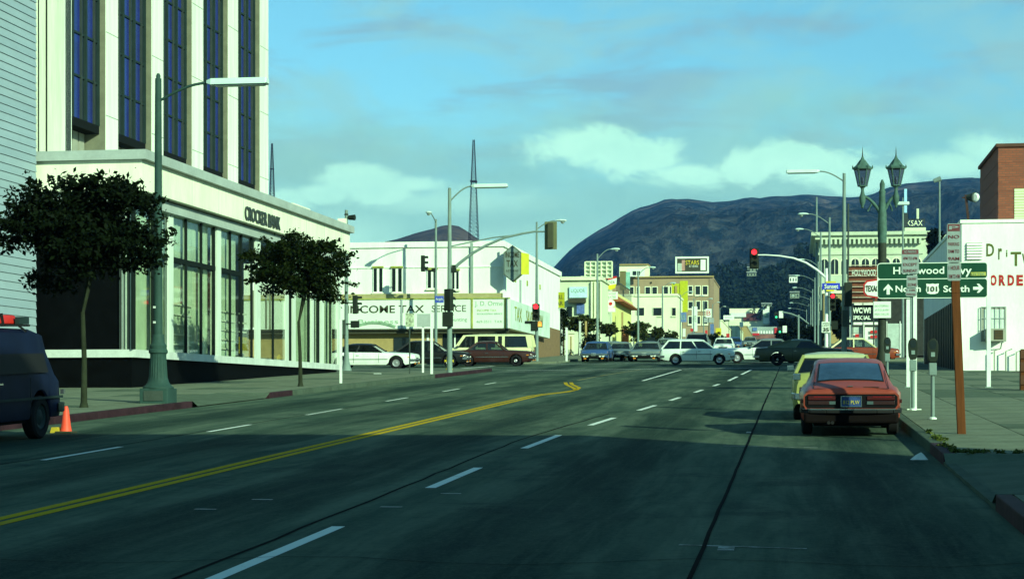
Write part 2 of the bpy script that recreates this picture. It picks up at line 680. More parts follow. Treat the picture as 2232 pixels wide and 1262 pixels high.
strip([(XL + .4, 90.5), (XR - .5, 97.4)], .30, 'crosswalk_line', M_WHITEP)
strip([(XL + .4, 86.8), (-3, 91)], .22, 'crosswalk_line', M_FAINTP)
strip([(-17.5, 92), (-16.6, 104)], .28, 'crosswalk_line', M_WHITEP)
strip([(XL - .5, 110.4), (XR, 117.2)], .30, 'crosswalk_line', M_WHITEP)
strip([(-.90, 14.96), (.10, 14.78)], .055, 'parking_tee', M_FAINTP)
strip([(-.52, 14.88), (-.52, 14.60)], .13, 'parking_tee', M_FAINTP)
strip([(-1.05, 28.4), (.35, 28.0)], .06, 'parking_tee', M_FAINTP)
strip([(-.75, 32.6), (-.75, 32.1)], .10, 'parking_tee', M_FAINTP)
for cx, cy in ((-5.5, 18.7), (-5.75, 17.6), (-4.0, 18.0), (-3.7, 19.6)):
    strip([(cx, cy), (cx + .22, cy)], .07, 'paint_fleck', M_FAINTP)
# cracks that run across the slabs
for y in (13.4, 21.7, 29.2, 36.4, 43.5):
    pts = [(-7 + 8.7 * i / 14, y + .25 * math.sin(i * 1.3 + y) + random.uniform(-.05, .05) + i * .04) for i in range(15)]
    strip(pts, .014, 'crack', M_TAR, h=.0055)

# ------------------------------------------------------------------ sidewalks: slabs on a bed, kerb stones
SLOPE_ROT = math.atan(SL)


def sidewalk(name, x_in, x_out, y0, y1, ny, nx, gaps, side):
    """slabs between x_in (kerb) and x_out (buildings); gaps = driveways where the slabs next to the road dip"""
    base = MB()
    xa, xb = min(x_in, x_out), max(x_in, x_out)
    base.add([(xa, y0, SL * y0 + .12), (xb, y0, SL * y0 + .12), (xb, y1, SL * y1 + .12), (xa, y1, SL * y1 + .12),
              (xa, y0, SL * y0 - .3), (xb, y0, SL * y0 - .3), (xb, y1, SL * y1 - .3), (xa, y1, SL * y1 - .3)],
             [(0, 1, 2, 3), (0, 4, 5, 1), (1, 5, 6, 2), (2, 6, 7, 3), (3, 7, 4, 0)])
    o = struct(base.build(name, M_JOINT))
    kid(o)
    meshes = {}
    dy = (y1 - y0) / ny
    dx = (x_out - x_in) / nx
    for j in range(ny):
        for i in range(nx):
            key = random.randrange(3)
            if key not in meshes:
                s = MB()
                w, l = abs(dx) / 2 - .012, dy / 2 - .012
                s.add([(-w, -l, .118 - SL * l), (w, -l, .118 - SL * l), (w, l, .118 + SL * l), (-w, l, .118 + SL * l),
                       (-w, -l, .15 - SL * l), (w, -l, .15 - SL * l), (w, l, .15 + SL * l), (-w, l, .15 + SL * l)],
                      [(4, 5, 6, 7), (0, 1, 5, 4), (1, 2, 6, 5), (2, 3, 7, 6), (3, 0, 4, 7)])
                me = bpy.data.meshes.new('paving_slab')
                me.from_pydata(s.v, [], s.f)
                me.materials.append(M_WALK2 if key == 2 else M_WALK)
                meshes[key] = me
            sb = bpy.data.objects.new('paving_slab', meshes[key])
            cy = y0 + dy * (j + .5)
            sb.location = (x_in + dx * (i + .5), cy, SL * cy + random.uniform(-.004, .003))
            sb.parent = o
            COL.objects.link(sb)
    return o


def kerb(parent, x, side, y0, y1, red=(), w=.16, step=2.4):
    y = y0
    while y < y1 - .05:
        e = min(y + step, y1)
        m = M_REDK if any(a <= (y + e) / 2 <= b for a, b in red) else M_KERB
        xa, xb = (x, x + w) if side > 0 else (x - w, x)
        s = MB()
        a, b = y + .006, e - .006
        s.add([(xa, a, SL * a - .1), (xb, a, SL * a - .1), (xb, b, SL * b - .1), (xa, b, SL * b - .1),
               (xa, a, SL * a + .152), (xb, a, SL * a + .152), (xb, b, SL * b + .152), (xa, b, SL * b + .152)],
              [(0, 3, 2, 1), (4, 5, 6, 7), (0, 1, 5, 4), (1, 2, 6, 5), (2, 3, 7, 6), (3, 0, 4, 7)])
        s.build('kerb_stone', m, parent, bevel=.015)
        y = e


def apron(parent, x, side, y0, y1, run=1.5):
    """driveway ramp from the gutter up to the walk"""
    s = MB()
    xo = x + side * run
    P = [(x, y0 + .4, .02), (x, y1 - .4, .02), (xo, y1 - .4, .148), (xo, y0 + .4, .148), (x, y0, .152), (xo, y0, .152), (x, y1, .152), (xo, y1, .152)]
    P = [(a, b, SL * b + c) for a, b, c in P]
    f_ = [(0, 1, 2, 3), (4, 0, 3, 5), (1, 6, 7, 2)]
    if side > 0:
        f_ = [q[::-1] for q in f_]
    s.add(P, f_)
    s.build('driveway_ramp', M_WALK2, parent)


wl = sidewalk('sidewalk_left', XL - 1.5, -24.2, 18, 88.6, 34, 4, [], -1)
wl2 = MB()
K = kid(wl)
for a, b in ((18, 43.3), (50, 88.4)):
    wl2.add([(XL - 1.5, a, SL * a + .118), (XL - .16, a, SL * a + .118), (XL - .16, b, SL * b + .118), (XL - 1.5, b, SL * b + .118)], [(0, 1, 2, 3)])
wl2.build('verge_bed', M_JOINT, wl)
for a, b, n in ((18, 43.3, 13), (50, 88.4, 20)):
    me = None
    dy = (b - a) / n
    for j in range(n):
        if me is None:
            s = MB()
            w_, l_ = 1.34 / 2 - .012, dy / 2 - .012
            s.add([(-w_, -l_, .15 - SL * l_), (w_, -l_, .15 - SL * l_), (w_, l_, .15 + SL * l_), (-w_, l_, .15 + SL * l_),
                   (-w_, -l_, .11 - SL * l_), (w_, -l_, .11 - SL * l_), (w_, l_, .11 + SL * l_), (-w_, l_, .11 + SL * l_)],
                  [(0, 1, 2, 3), (0, 4, 5, 1), (1, 5, 6, 2), (2, 6, 7, 3), (3, 7, 4, 0)])
            me = bpy.data.meshes.new('paving_slab')
            me.from_pydata(s.v, [], s.f)
            me.materials.append(M_WALK)
        o = bpy.data.objects.new('paving_slab', me)
        cy = a + dy * (j + .5)
        o.location = (XL - .83, cy, SL * cy)
        o.parent = wl
        COL.objects.link(o)
kerb(wl, XL, -1, 18, 43.3, red=((30, 43.3),))
kerb(wl, XL, -1, 50, 88.4, red=((50, 53), (74, 88)))
apron(wl, XL, -1, 43.3, 50, run=1.5)
wr = sidewalk('sidewalk_right', XR + 1.5, 8.6, 4, 98, 56, 3, [], 1)
kid(wr)
for a, b, n in ((4, 18.2, 8), (24.4, 98, 42)):
    me = None
    dy = (b - a) / n
    bed = MB()
    bed.add([(XR + .16, a, SL * a + .118), (XR + 1.5, a, SL * a + .118), (XR + 1.5, b, SL * b + .118), (XR + .16, b, SL * b + .118)], [(0, 1, 2, 3)])
    bed.build('verge_bed', M_JOINT, wr)
    for j in range(n):
        if me is None:
            s = MB()
            w_, l_ = 1.34 / 2 - .012, dy / 2 - .010
            s.add([(-w_, -l_, .15 - SL * l_), (w_, -l_, .15 - SL * l_), (w_, l_, .15 + SL * l_), (-w_, l_, .15 + SL * l_),
                   (-w_, -l_, .11 - SL * l_), (w_, -l_, .11 - SL * l_), (w_, l_, .11 + SL * l_), (-w_, l_, .11 + SL * l_)],
                  [(0, 1, 2, 3), (0, 4, 5, 1), (1, 5, 6, 2), (2, 6, 7, 3), (3, 7, 4, 0)])
            me = bpy.data.meshes.new('paving_slab')
            me.from_pydata(s.v, [], s.f)
            me.materials.append(M_WALK)
        o = bpy.data.objects.new('paving_slab', me)
        cy = a + dy * (j + .5)
        o.location = (XR + .83, cy, SL * cy)
        o.parent = wr
        COL.objects.link(o)
kerb(wr, XR, 1, 4, 18.2, red=((15.8, 18.2),))
kerb(wr, XR, 1, 24.4, 98, red=((24.4, 26.9),))
y_ = 18.2
while y_ < 24.3:
    s = MB()
    a, b = y_ + .005, min(y_ + 1.24, 24.4) - .005
    s.add([(XR, a, SL * a - .1), (XR + .12, a, SL * a - .1), (XR + .12, b, SL * b - .1), (XR, b, SL * b - .1),
           (XR, a, SL * a + .045), (XR + .12, a, SL * a + .05), (XR + .12, b, SL * b + .05), (XR, b, SL * b + .045)],
          [(0, 3, 2, 1), (4, 5, 6, 7), (0, 1, 5, 4), (1, 2, 6, 5), (2, 3, 7, 6), (3, 0, 4, 7)])
    s.build('kerb_stone', M_KERB, wr)
    y_ += 1.24
apron(wr, XR, 1, 18.2, 24.4, run=1.5)
# walks beyond the crossing and round the corners
for nm, poly in (('sidewalk_far_left', [(-70, YFL), (XL, YFL), (XL, 420), (-18.2, 420), (-18.2, 116), (-70, 116)]),
                 ('sidewalk_far_right', [(XR, YFR), (60, YFR), (60, 124), (7, 124), (7, 520), (XR, 520)]),
                 ('sidewalk_corner', [(-70, 82), (-24.2, 82), (-24.2, YNL - .4), (-70, YNL - .4)])):
    s = MB()
    n = len(poly)
    top = [(x, y, SL * y + .15) for x, y in poly]
    s.add(top + [(x, y, z - .3) for x, y, z in top], [tuple(range(n))] + [(k, n + k, n + (k + 1) % n, (k + 1) % n) for k in range(n)])
    struct(s.build(nm, M_WALK))
# lot on the right, between the walk and the white building
s = MB()
s.add(sheet([(8.6, 4), (45, 4), (45, 82), (8.6, 82)], .13), [(0, 1, 2, 3)])
struct(s.build('parking_lot', mat('lot_asphalt', (0.060, 0.062, 0.048), .9, var=.3, scale=.4)))


# ------------------------------------------------------------------ hills
def noise2(x, y, seed=0):
    from mathutils import noise as mn
    return mn.fractal(Vector((x, y, seed * 7.3)), 1.0, 2.1, 5)


def terrain(name, D, prof, y_from, az0, az1, n, m_, front, amp, fold, colm, seed, label):
    """ridge at distance D whose crest follows prof [(px, py)]; slopes down towards the town and away behind it"""
    xs = [q[0] for q in prof]
    yy = [q[1] for q in prof]
    vv_, ff_ = [], []
    rows = [t / m_ for t in range(m_ + 1)] + [1.12, 1.35]
    for i in range(n + 1):
        a = az0 + (az1 - az0) * i / n
        pxx = 1116 + FPX * math.tan(a + PSI) if abs(a + PSI) < 1.3 else (9999 if a > 0 else -9999)
        crest = float(np.interp(pxx, xs, yy))
        crest += 2.2 * noise2(pxx / 60, seed * 3.1, seed + 5) + 1.2 * noise2(pxx / 17, seed * 1.7, seed + 6)
        rc = (871 - crest) / FPX / math.sqrt(1 + ((pxx - 1116) / FPX) ** 2) if abs(pxx) < 4000 else (871 - crest) / FPX
        for t in rows:
            d = front + (D - front) * min(t, 1) + (t - 1 if t > 1 else 0) * D * .5
            x, y = d * math.sin(a), d * math.cos(a)
            base = SL * min(max(y, 0), front) - 2
            top = EYE + rc * D
            if t <= 1:
                s_ = t ** 1.15
                z = base + (top - base) * s_
                w = math.sin(math.pi * min(t, .97) ** 1.1) if t < 1 else 0
                z += (top - base) * amp * w * (abs(noise2(x / fold, y / fold, seed)) - .25)
                z += (top - base) * .02 * noise2(x / fold * 4, y / fold * 4, seed + 2) * (1 if t > .05 else 0)
                lim = EYE + rc * d * (1 - .10 * (1 - t))
                if z > lim:                     # no spur may stand above the crest behind it
                    z = lim - (z - lim) * .25
            else:
                z = top - (t - 1) * (top - base) * 1.6
            vv_.append((x, y, z))
    k = len(rows)
    for i in range(n):
        for j in range(k - 1):
            ff_.append((i * k + j, i * k + j + 1, (i + 1) * k + j + 1, (i + 1) * k + j))
    mb = MB()
    mb.add(vv_, [q[::-1] for q in ff_])
    o = mb.build(name, colm, smooth=180)
    return struct(o, label)


def chaparral(name, a, b, c, sc):
    m = bpy.data.materials.new(name)
    m.use_nodes = True
    bs = m.node_tree.nodes['Principled BSDF']
    N = NT(m.node_tree)
    tcn = N.n('ShaderNodeTexCoord')
    n1 = N.noise(tcn.outputs['Object'], .004 * sc, 7, .65)
    n2 = N.noise(tcn.outputs['Object'], .045 * sc, 5, .7)
    n3 = N.noise(tcn.outputs['Object'], .0018 * sc, 4, .6)
    q = N.mix(N.smooth(n2, .42, .62), a, b)
    q = N.mix(N.m('MULTIPLY', N.smooth(n1, .50, .64), N.smooth(n3, .42, .6)), q, c)
    N.l(q, bs.inputs['Base Color'])
    bs.inputs['Roughness'].default_value = 1
    bs.inputs['Specular IOR Level'].default_value = 0
    bn = N.n('ShaderNodeBump')
    bn.inputs['Strength'].default_value = .9
    bn.inputs['Distance'].default_value = 14 / sc
    N.l(n2, bn.inputs['Height'])
    N.l(bn.outputs[0], bs.inputs['Normal'])
    return m


M_HILL = chaparral('chaparral', (0.008, 0.016, 0.020), (0.050, 0.055, 0.052), (0.20, 0.145, 0.115), 1.0)
M_HILL2 = chaparral('chaparral_brown', (0.050, 0.042, 0.034), (0.085, 0.062, 0.050), (0.12, 0.085, 0.07), 1.6)
M_HILL3 = chaparral('wooded_slope', (0.012, 0.020, 0.016), (0.020, 0.030, 0.022), (0.05, 0.05, 0.04), 3)
terrain('mountain', 3600, [(-4000, 560), (-1500, 600), (0, 640), (900, 660), (1130, 640), (1205, 582), (1232, 553), (1262, 528), (1300, 505), (1325, 492), (1360, 468), (1390, 451),
                           (1420, 446), (1445, 436), (1470, 430), (1510, 436), (1555, 440), (1600, 435), (1640, 430), (1660, 432), (1700, 427), (1760, 424), (1800, 427),
                           (1850, 431), (1900, 424), (1930, 412), (1960, 404), (2000, 396), (2040, 394), (2070, 388), (2110, 386), (2150, 390), (2232, 400), (2600, 430), (3400, 520), (6000, 600)],
        0, R(-70), R(55), 520, 46, 1300, .62, 400, M_HILL, 3, 'dark chaparral mountain ridge behind the town')
terrain('far_hill', 2400, [(-4000, 600), (0, 600), (500, 575), (700, 556), (820, 530), (880, 512), (940, 496), (960, 489), (985, 487), (1010, 495), (1045, 521), (1075, 545), (1110, 575),
                           (1160, 620), (1250, 680), (1500, 760), (6000, 800)],
        0, R(-60), R(20), 300, 24, 1400, .25, 420, M_HILL2, 11, 'low brown hill behind the radio tower')
terrain('wooded_hill', 1250, [(-4000, 760), (1300, 760), (1480, 700), (1545, 640), (1570, 612), (1600, 606), (1640, 622), (1690, 600), (1730, 575), (1775, 556), (1830, 560), (1900, 556),
                              (2000, 580), (2100, 600), (2400, 640), (5000, 700)],
        0, R(-20), R(45), 260, 26, 900, .15, 160, M_HILL3, 5, 'dark wooded slope at the end of the street')
# ------------------------------------------------------------------ bank with tower, left of the street
M_CREAM = mat('fascia_cream', (0.74, 0.75, 0.58), .7, var=.10, scale=1.2, stretch=(1.5, 1.5, .35))
M_CAPG = mat('cap_grey', (0.33, 0.37, 0.35), .8, var=.15, scale=1)
M_PIER = mat('pier_white', (0.70, 0.74, 0.62), .65, var=.16, scale=2.2, stretch=(1.5, 1.5, .08))
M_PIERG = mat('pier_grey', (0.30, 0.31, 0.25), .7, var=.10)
M_DKMET = mat('dark_bronze', (0.030, 0.040, 0.036), .45, var=.15, spec=.3)
M_MULL = mat('mullion_black', (0.008, 0.012, 0.010), .6, var=.1, spec=.05)
M_GRMET = mat('green_grey_metal', (0.016, 0.030, 0.030), .6, var=.15)
M_BLACK = mat('black_stone', (0.0025, 0.003, 0.0035), .6, var=.3, spec=.02)
M_NEARBLK = mat('dark_interior', (0.008, 0.010, 0.011), .9, var=0, spec=.05)  # near-black for insides, recesses, the fascia gap and bay undersides
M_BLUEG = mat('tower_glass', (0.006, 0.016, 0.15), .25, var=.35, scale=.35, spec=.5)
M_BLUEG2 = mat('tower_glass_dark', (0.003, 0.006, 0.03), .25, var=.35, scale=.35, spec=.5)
M_CURT = mat('curtain', (0.42, 0.50, 0.40), .9, var=.12, scale=2)
M_CURT2 = mat('curtain_grey', (0.42, 0.50, 0.44), .9, var=.15, scale=2)
M_GLASS = glass_mat('shop_glass', (0.93, 0.96, 0.90), .95)
M_DKGL = mat('dark_window', (0.012, 0.018, 0.020), .12, var=.2, spec=.4)
M_BAND = mat('band_marble', (0.50, 0.54, 0.50), .6, var=.15, scale=2)
M_WHITE = mat('white_stucco', (0.78, 0.82, 0.72), .85, var=.10, scale=1.1, bump=.2, stretch=(1, 1, .35))

A = math.radians(.79)                      # the bank is turned a little against the street
AD = Vector((math.sin(A), math.cos(A), 0))  # along its long side
AN = Vector((math.cos(A), -math.sin(A), 0))  # out of its long side
B0 = G(292, 845, .15)
B0.z = 0
bank = root('bank_building', (B0.x, B0.y, gz(B0.y) + .15), 'modern bank with long cream fascia, ground-floor window wall and a ribbed white tower on top', 'bank')


def fx(x, y=600, off=0.0):
    """distance along the long side at photograph column x"""
    q = onplane(x, y, B0 + AN * off, A)
    return (Vector((q.x, q.y, 0)) - B0 - AN * off).dot(AD)


def fz(x, y, off=0.0):
    return onplane(x, y, B0 + AN * off, A).z


def bbox(mb, s0, s1, o0, o1, z0, z1, mi=0):
    """box in the bank's own frame: s along the side, o outwards"""
    P = []
    for z in (z0, z1):
        for s_, o_ in ((s0, o0), (s0, o1), (s1, o1), (s1, o0)):
            q = B0 + AD * s_ + AN * o_
            P.append((q.x, q.y, z))
    mb.add(P, [(0, 3, 2, 1), (4, 5, 6, 7), (0, 1, 5, 4), (1, 2, 6, 5), (2, 3, 7, 6), (3, 0, 4, 7)], mi)
    return mb


LEN = fx(741)
WID = 3.6 / 1.0
WLEFT = B0.x - at(70, 500, B0.y).x + 8
zt = fz(292, 332)        # top of cap
zc = fz(292, 353)        # cap bottom = cream top
zf = fz(292, 418.5)      # cream bottom
zl = fz(292, 445)        # grey head band bottom
zb = fz(300, 762)        # base band top
zb2 = fz(300, 779)       # base band bottom
zg = gz(B0.y) - .2
bbox(MB(), .12, LEN - .12, -WLEFT, -.12, zg, zb2).build('base_wall', M_BLACK, bank)
bbox(MB(), -.02, LEN, -WLEFT, .03, zb2, zb).build('base_band', M_BAND, bank)
bbox(MB(), -.45, LEN + .1, -WLEFT, .42, zf, zc).build('fascia', M_CREAM, bank)
m_ = MB()
bbox(m_, -.62, LEN + .2, -WLEFT, .60, zc + .003, zt)
m_.build('cap', M_CAPG, bank)
for k in range(9):
    s_ = LEN * (k + .5) / 9
    bbox(MB(), s_ - .012, s_ + .012, .42, .423, zf + .02, zc - .02).build('fascia_joint', M_CAPG, bank)
bbox(MB(), -.2, LEN - .1, -WLEFT, .18, zl, zf - .06).build('head_band', M_CAPG, bank)
bbox(MB(), .3, LEN - .3, -WLEFT, -.3, zf - .06, zf).build('shadow_gap', M_NEARBLK, bank)
# dark inside wall behind the glass and ceiling
bbox(MB(), .6, LEN - .5, -WLEFT, -4.2, zb, zl).build('inner_wall', mat('inner_wall', (0.10, 0.12, 0.11), .9, var=.3), bank)
bbox(MB(), 3.0, LEN - .3, -4.2, -.3, zb - .0, zb + .06).build('inner_floor', M_CAPG, bank)


def curtain(s0, s1, z0, z1, o, material, name='curtain'):
    """folded cloth hanging behind the glass"""
    n = max(4, int((s1 - s0) / .05))
    mb = MB()
    vv_ = []
    for i in range(n + 1):
        s_ = s0 + (s1 - s0) * i / n
        oo = o + .035 * math.sin(s_ * 38) + .012 * math.sin(s_ * 91)
        q = B0 + AD * s_ + AN * oo
        vv_ += [(q.x, q.y, z0), (q.x, q.y, z1)]
    mb.add(vv_, [(2 * i, 2 * i + 2, 2 * i + 3, 2 * i + 1) for i in range(n)])
    return mb.build(name, material, bank)


ztr = fz(380, 566)       # transom height
cols = [308, 372, 380.5, 472, 481, 557, 566, 624, 630, 698, 705, 735]
for a, b in ((367, 377), (472, 481), (556.5, 567), (623, 628.5), (638, 644), (679, 683), (699, 705.5), (736, 741)):
    bbox(MB(), fx(a), fx(b), -.05, .02, zb, zl).build('column', mat('column_grey_white', (0.52, 0.58, 0.50), .7, var=.15, scale=2, stretch=(1, 1, .1)), bank)
for a in (292.5, 335, 406.5, 439.5, 467.5, 502.5, 527, 549.5, 596, 634, 674, 695, 720.5):
    w = .085 if a not in (292.5, 335) else .13
    s_ = fx(a)
    bbox(MB(), s_ - w, s_ + w, -.05, .0, zb, zl).build('mullion', M_MULL, bank)
for a, b in ((300, 366), (378, 470), (482, 526)):
    bbox(MB(), fx(a), fx(b), -.05, -.002, ztr - .08, ztr + .08).build('transom', M_MULL, bank)
panes = [(300, 333), (337, 366), (378, 405), (408, 438), (441, 466), (482, 501), (504, 526), (528, 549), (568, 595), (597, 622), (645, 673), (675, 679),
         (684, 694), (706, 719), (722, 735)]
for a, b in panes:
    bbox(MB(), fx(a), fx(b), -.06, -.05, zb, zl).build('pane', M_GLASS, bank)
for a, b, mm in ((302, 366, M_CURT), (379, 466, M_CURT2), (482, 526, M_CURT2), (645, 694, M_CURT2), (706, 735, M_CURT2)):
    curtain(fx(a) - .5, fx(b) + .1, zb + .02, ztr - .08, -.26, M_CURT)
    curtain(fx(a) - .5, fx(b) + .1, ztr - .02, zl, -.26, mm)
# things in the lower part of the windows: leaflet racks and rails
for a, b in ((381, 430), (484, 524), (531, 548)):
    mb = MB()
    for k in range(5):
        z = zb + .25 + k * .33
        bbox(mb, fx(a), fx(b), -.21, -.18, z, z + .05)
    mb.build('window_rack', M_PIER, bank)
mb = MB()
bbox(mb, fx(532), fx(545), -.22, -.1, zb + .15, zb + .75)
mb.build('waste_bin', mat('bin_yellow', (0.38, 0.30, 0.02), .6), bank)
# corner return of the window wall on the near side
for k in range(4):
    o0 = -.04 - k * .13
    bbox(MB(), -.02, .10, o0 - .035, o0, zb, zl).build('mullion', M_DKMET if k % 2 else M_PIERG, bank)
mb = MB()
for k in range(3):
    bbox(mb, .02, .03, -.04 - k * .13 - .10, -.04 - k * .13 - .045, zb, zl)
mb.build('curtain', M_CURT2, bank)
bbox(MB(), .06, .12, -WLEFT, -.05, zb, zl).build('front_glass', M_BLACK, bank)
bbox(MB(), fx(570), fx(622), -2.8, -2.7, zb2, zl).build('entrance_recess', M_NEARBLK, bank)
for a in (578, 587, 605, 613):
    bbox(MB(), fx(a), fx(a + 2.5), -.5, -.46, zb + 1.2, zb + 2.6).build('door_bar', M_PIERG, bank)
# letters standing on the fascia
lz = (fz(536, 450), fz(536, 482))
s0, s1 = fx(536, 470, .48), fx(612, 470, .48)
q = B0 + AD * (s0 + s1) / 2 + AN * .48
text('CROCKER BANK', (q.x, q.y, (fz(575, 463, .42) + fz(575, 492, .42)) / 2), (lz[1] and (lz[0] - lz[1])) * .92, M_DKMET, bank, width=(s1 - s0), rz=R(90) - A, depth=.05, bold=.01)
# low block at the far end with a small panel
bbox(MB(), fx(700), fx(735), -WLEFT, -1.2, zt - .3, fz(735, 478, -1.2)).build('roof_block', M_CREAM, bank)
q0, q1 = at(736, 521, 80), at(754, 476, 80)
sg = root('roof_sign', (q0.x, 80, q0.z), 'small cream panel sign standing up at the far end of the bank fascia', 'sign')
MB().box(q0.x, q1.x, 80, 80.15, q0.z, q1.z).build('panel', M_CREAM, sg)
text('CROCKER', ((q0.x + q1.x) / 2, 79.98, q0.z * .3 + q1.z * .7), .16, M_DKMET, sg, width=(q1.x - q0.x) * .75)
text('BANK', ((q0.x + q1.x) / 2, 79.98, q0.z * .62 + q1.z * .38), .16, M_DKMET, sg, width=(q1.x - q0.x) * .65)
sg['label'] = 'small cream panel with grey lettering at the far end of the bank roof'

# tower: white piers, blue glass between them
TO = -3.3
T0 = fx(143, 300, TO)
TL = fx(585, 300, TO)
TOP = 36.0
zroof = zt - .1
bbox(MB(), T0 + .5, TL - .4, TO - 14, TO - .9, zroof, TOP).build('tower_core', M_NEARBLK, bank)


def tx(x):
    return fx(x, 300, TO)


def tz(x, y):
    return fz(x, y, TO)


piers = [(143.5, 146), (231, 257.5), (331, 356), (419, 443), (497.5, 519), (567, 585)]
for k, (a, b) in enumerate(piers):
    if k:
        bbox(MB(), tx(a), tx(b), TO - .9, TO, zroof, TOP).build('pier', M_PIER, bank)
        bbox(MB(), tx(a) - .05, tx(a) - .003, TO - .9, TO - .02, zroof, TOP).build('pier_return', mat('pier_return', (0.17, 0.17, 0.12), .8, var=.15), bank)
for k, (a, b) in enumerate(piers):
    if k:
        z = zroof + 2.2
        while z < 19:
            bbox(MB(), tx(a), tx(b), TO, TO + .004, z, z + .03).build('pier_joint', mat('joint_grey', (0.28, 0.30, 0.25), .9), bank)
            z += 2.84
zbay = tz(143, 246) + .06
for k in range(5):
    s0 = tx(piers[k][1] - (2.5 if k == 0 else 0))
    s1 = tx(piers[k + 1][0]) - .06
    f_ = MB()
    bbox(f_, s0 + .01, s1, TO - .88, TO - .22, zbay - .28, zbay)
    bay = f_.build('window_bay', M_NEARBLK, bank)
    kid(bay)
    nm = 3
    wgl = (s1 - s0) / nm
    z = zbay
    row = 0
    while z < TOP - .5 and z < 19.5:
        z1 = z + 1.42
        for j in range(nm):
            a0, a1 = s0 + wgl * j + .05, s0 + wgl * (j + 1) - .05
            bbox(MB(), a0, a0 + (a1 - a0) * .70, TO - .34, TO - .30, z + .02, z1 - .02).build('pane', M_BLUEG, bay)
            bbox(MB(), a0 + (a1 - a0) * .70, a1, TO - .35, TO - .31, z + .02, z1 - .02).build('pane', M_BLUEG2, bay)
        bbox(MB(), s0 + .03, s1 - .02, TO - .30, TO - .25, z1 - .035, z1 + .035).build('rail', M_GRMET, bay)
        z = z1
    if z < TOP - .5:
        bbox(MB(), s0 + .05, s1 - .05, TO - .34, TO - .30, z, TOP).build('upper_glass', M_BLUEG2, bay)
    for j in range(nm + 1):
        a0 = s0 + wgl * j
        bbox(MB(), a0 - .05, a0 + .05, TO - .32, TO - .20, zbay, TOP).build('mullion', M_GRMET, bay)
        if 0 < j:
            bbox(MB(), a0 - wgl * .32 - .03, a0 - wgl * .32 + .03, TO - .32, TO - .22, zbay, TOP).build('mullion', M_DKMET, bay)
    # white ribbed wall set back under the bay
    wv = MB()
    nn = 6
    for j in range(nn):
        a0 = s0 + (s1 - s0) * j / nn
        bbox(wv, a0 + .06, a0 + (s1 - s0) / nn - .08, TO - .9, TO - .72, zroof, zbay - .28)
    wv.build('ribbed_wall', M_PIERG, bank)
# near end of the tower: pier with grooves
x80 = at(60, 300, B0.y + T0).x
o80 = (Vector((x80, B0.y + T0, 0)) - B0).dot(AN)
wd = TO - o80
for k, (a, b, mm) in enumerate(((0, .57, M_PIER), (.67, .85, M_PIER), (.93, 1.5, M_PIER), (1.9, 2.4, M_PIER), (2.5, 6.5, M_PIER))):
    bbox(MB(), T0 - .12, T0 + .5, TO - b, TO - a, zroof, TOP).build('pier', mm, bank)
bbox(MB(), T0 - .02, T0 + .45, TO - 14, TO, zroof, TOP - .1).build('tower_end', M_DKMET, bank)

# ------------------------------------------------------------------ building with pale horizontal boards, far left
P0 = at(80, 500, B0.y - .7)
sid = root('clapboard_building', (P0.x, 50, gz(50) + .15), 'tall pale blue-grey windowless wall of horizontal boards beside the bank', 'building')
M_SID = [mat('siding_%d' % k, (0.25 + .012 * k, 0.32 + .012 * k, 0.37 + .010 * k), .6, var=.07, scale=1.2, stretch=(1, .3, 1)) for k in range(3)]
MB().box(P0.x - 12, P0.x - .06, 34, P0.y, 1.0, 27).build('wall', mat('siding_gap', (0.09, 0.13, 0.15), .9), sid)
MB().box(P0.x - 12, P0.x + .05, 33.8, P0.y + .02, 27, 27.4).build('coping', M_CAPG, sid)
z = gz(44) + .2
k = 0
while z < 26.9:
    h = .245
    y0_ = 40 if z > 14 else 34
    MB().add([(P0.x - .055, 34, z + .01), (P0.x - .055, P0.y, z + .01), (P0.x - .055, P0.y, z + h), (P0.x - .055, 34, z + h),
              (P0.x, 34, z + .01), (P0.x, P0.y, z + .01), (P0.x - .03, P0.y, z + h), (P0.x - .03, 34, z + h)],
             [(4, 5, 6, 7), (0, 4, 7, 3), (1, 2, 6, 5), (0, 1, 5, 4), (3, 7, 6, 2)]).build('siding_board', M_SID[random.randrange(3)], sid)
    z += h
    k += 1


# ------------------------------------------------------------------ generic helpers for blocks seen from the street
def rect(x0, y0, x1, y1, Y):
    """photograph rectangle carried out to distance Y: X0, X1, z0, z1"""
    a, b = at(x0, y1, Y), at(x1, y0, Y)
    return a.x, b.x, a.z, b.z


def panel(name, x0, y0, x1, y1, Y, m, rt, d=.12, label=None, fr=0.0, bevel=0):
    X0, X1, z0, z1 = rect(x0, y0, x1, y1, Y)
    return MB().box(X0 - fr, X1 + fr, Y, Y + d, z0 - fr, z1 + fr).build(name, m, rt, label=label, bevel=bevel)


def lines(x0, y0, x1, y1, Y, m, rt, words, gap=.35, name='lettering', sides=.08):
    """rows of lettering filling the rectangle"""
    X0, X1, z0, z1 = rect(x0, y0, x1, y1, Y)
    n = len(words)
    rh = (z1 - z0) / n
    for k, w in enumerate(words):
        if not w:
            continue
        wid = (X1 - X0) * (1 - sides)
        if isinstance(w, tuple):
            w, fr = w
            wid *= fr
        text(w, ((X0 + X1) / 2, Y - .02, z1 - rh * (k + .5)), rh * (1 - gap), m, rt, name=name, width=wid)


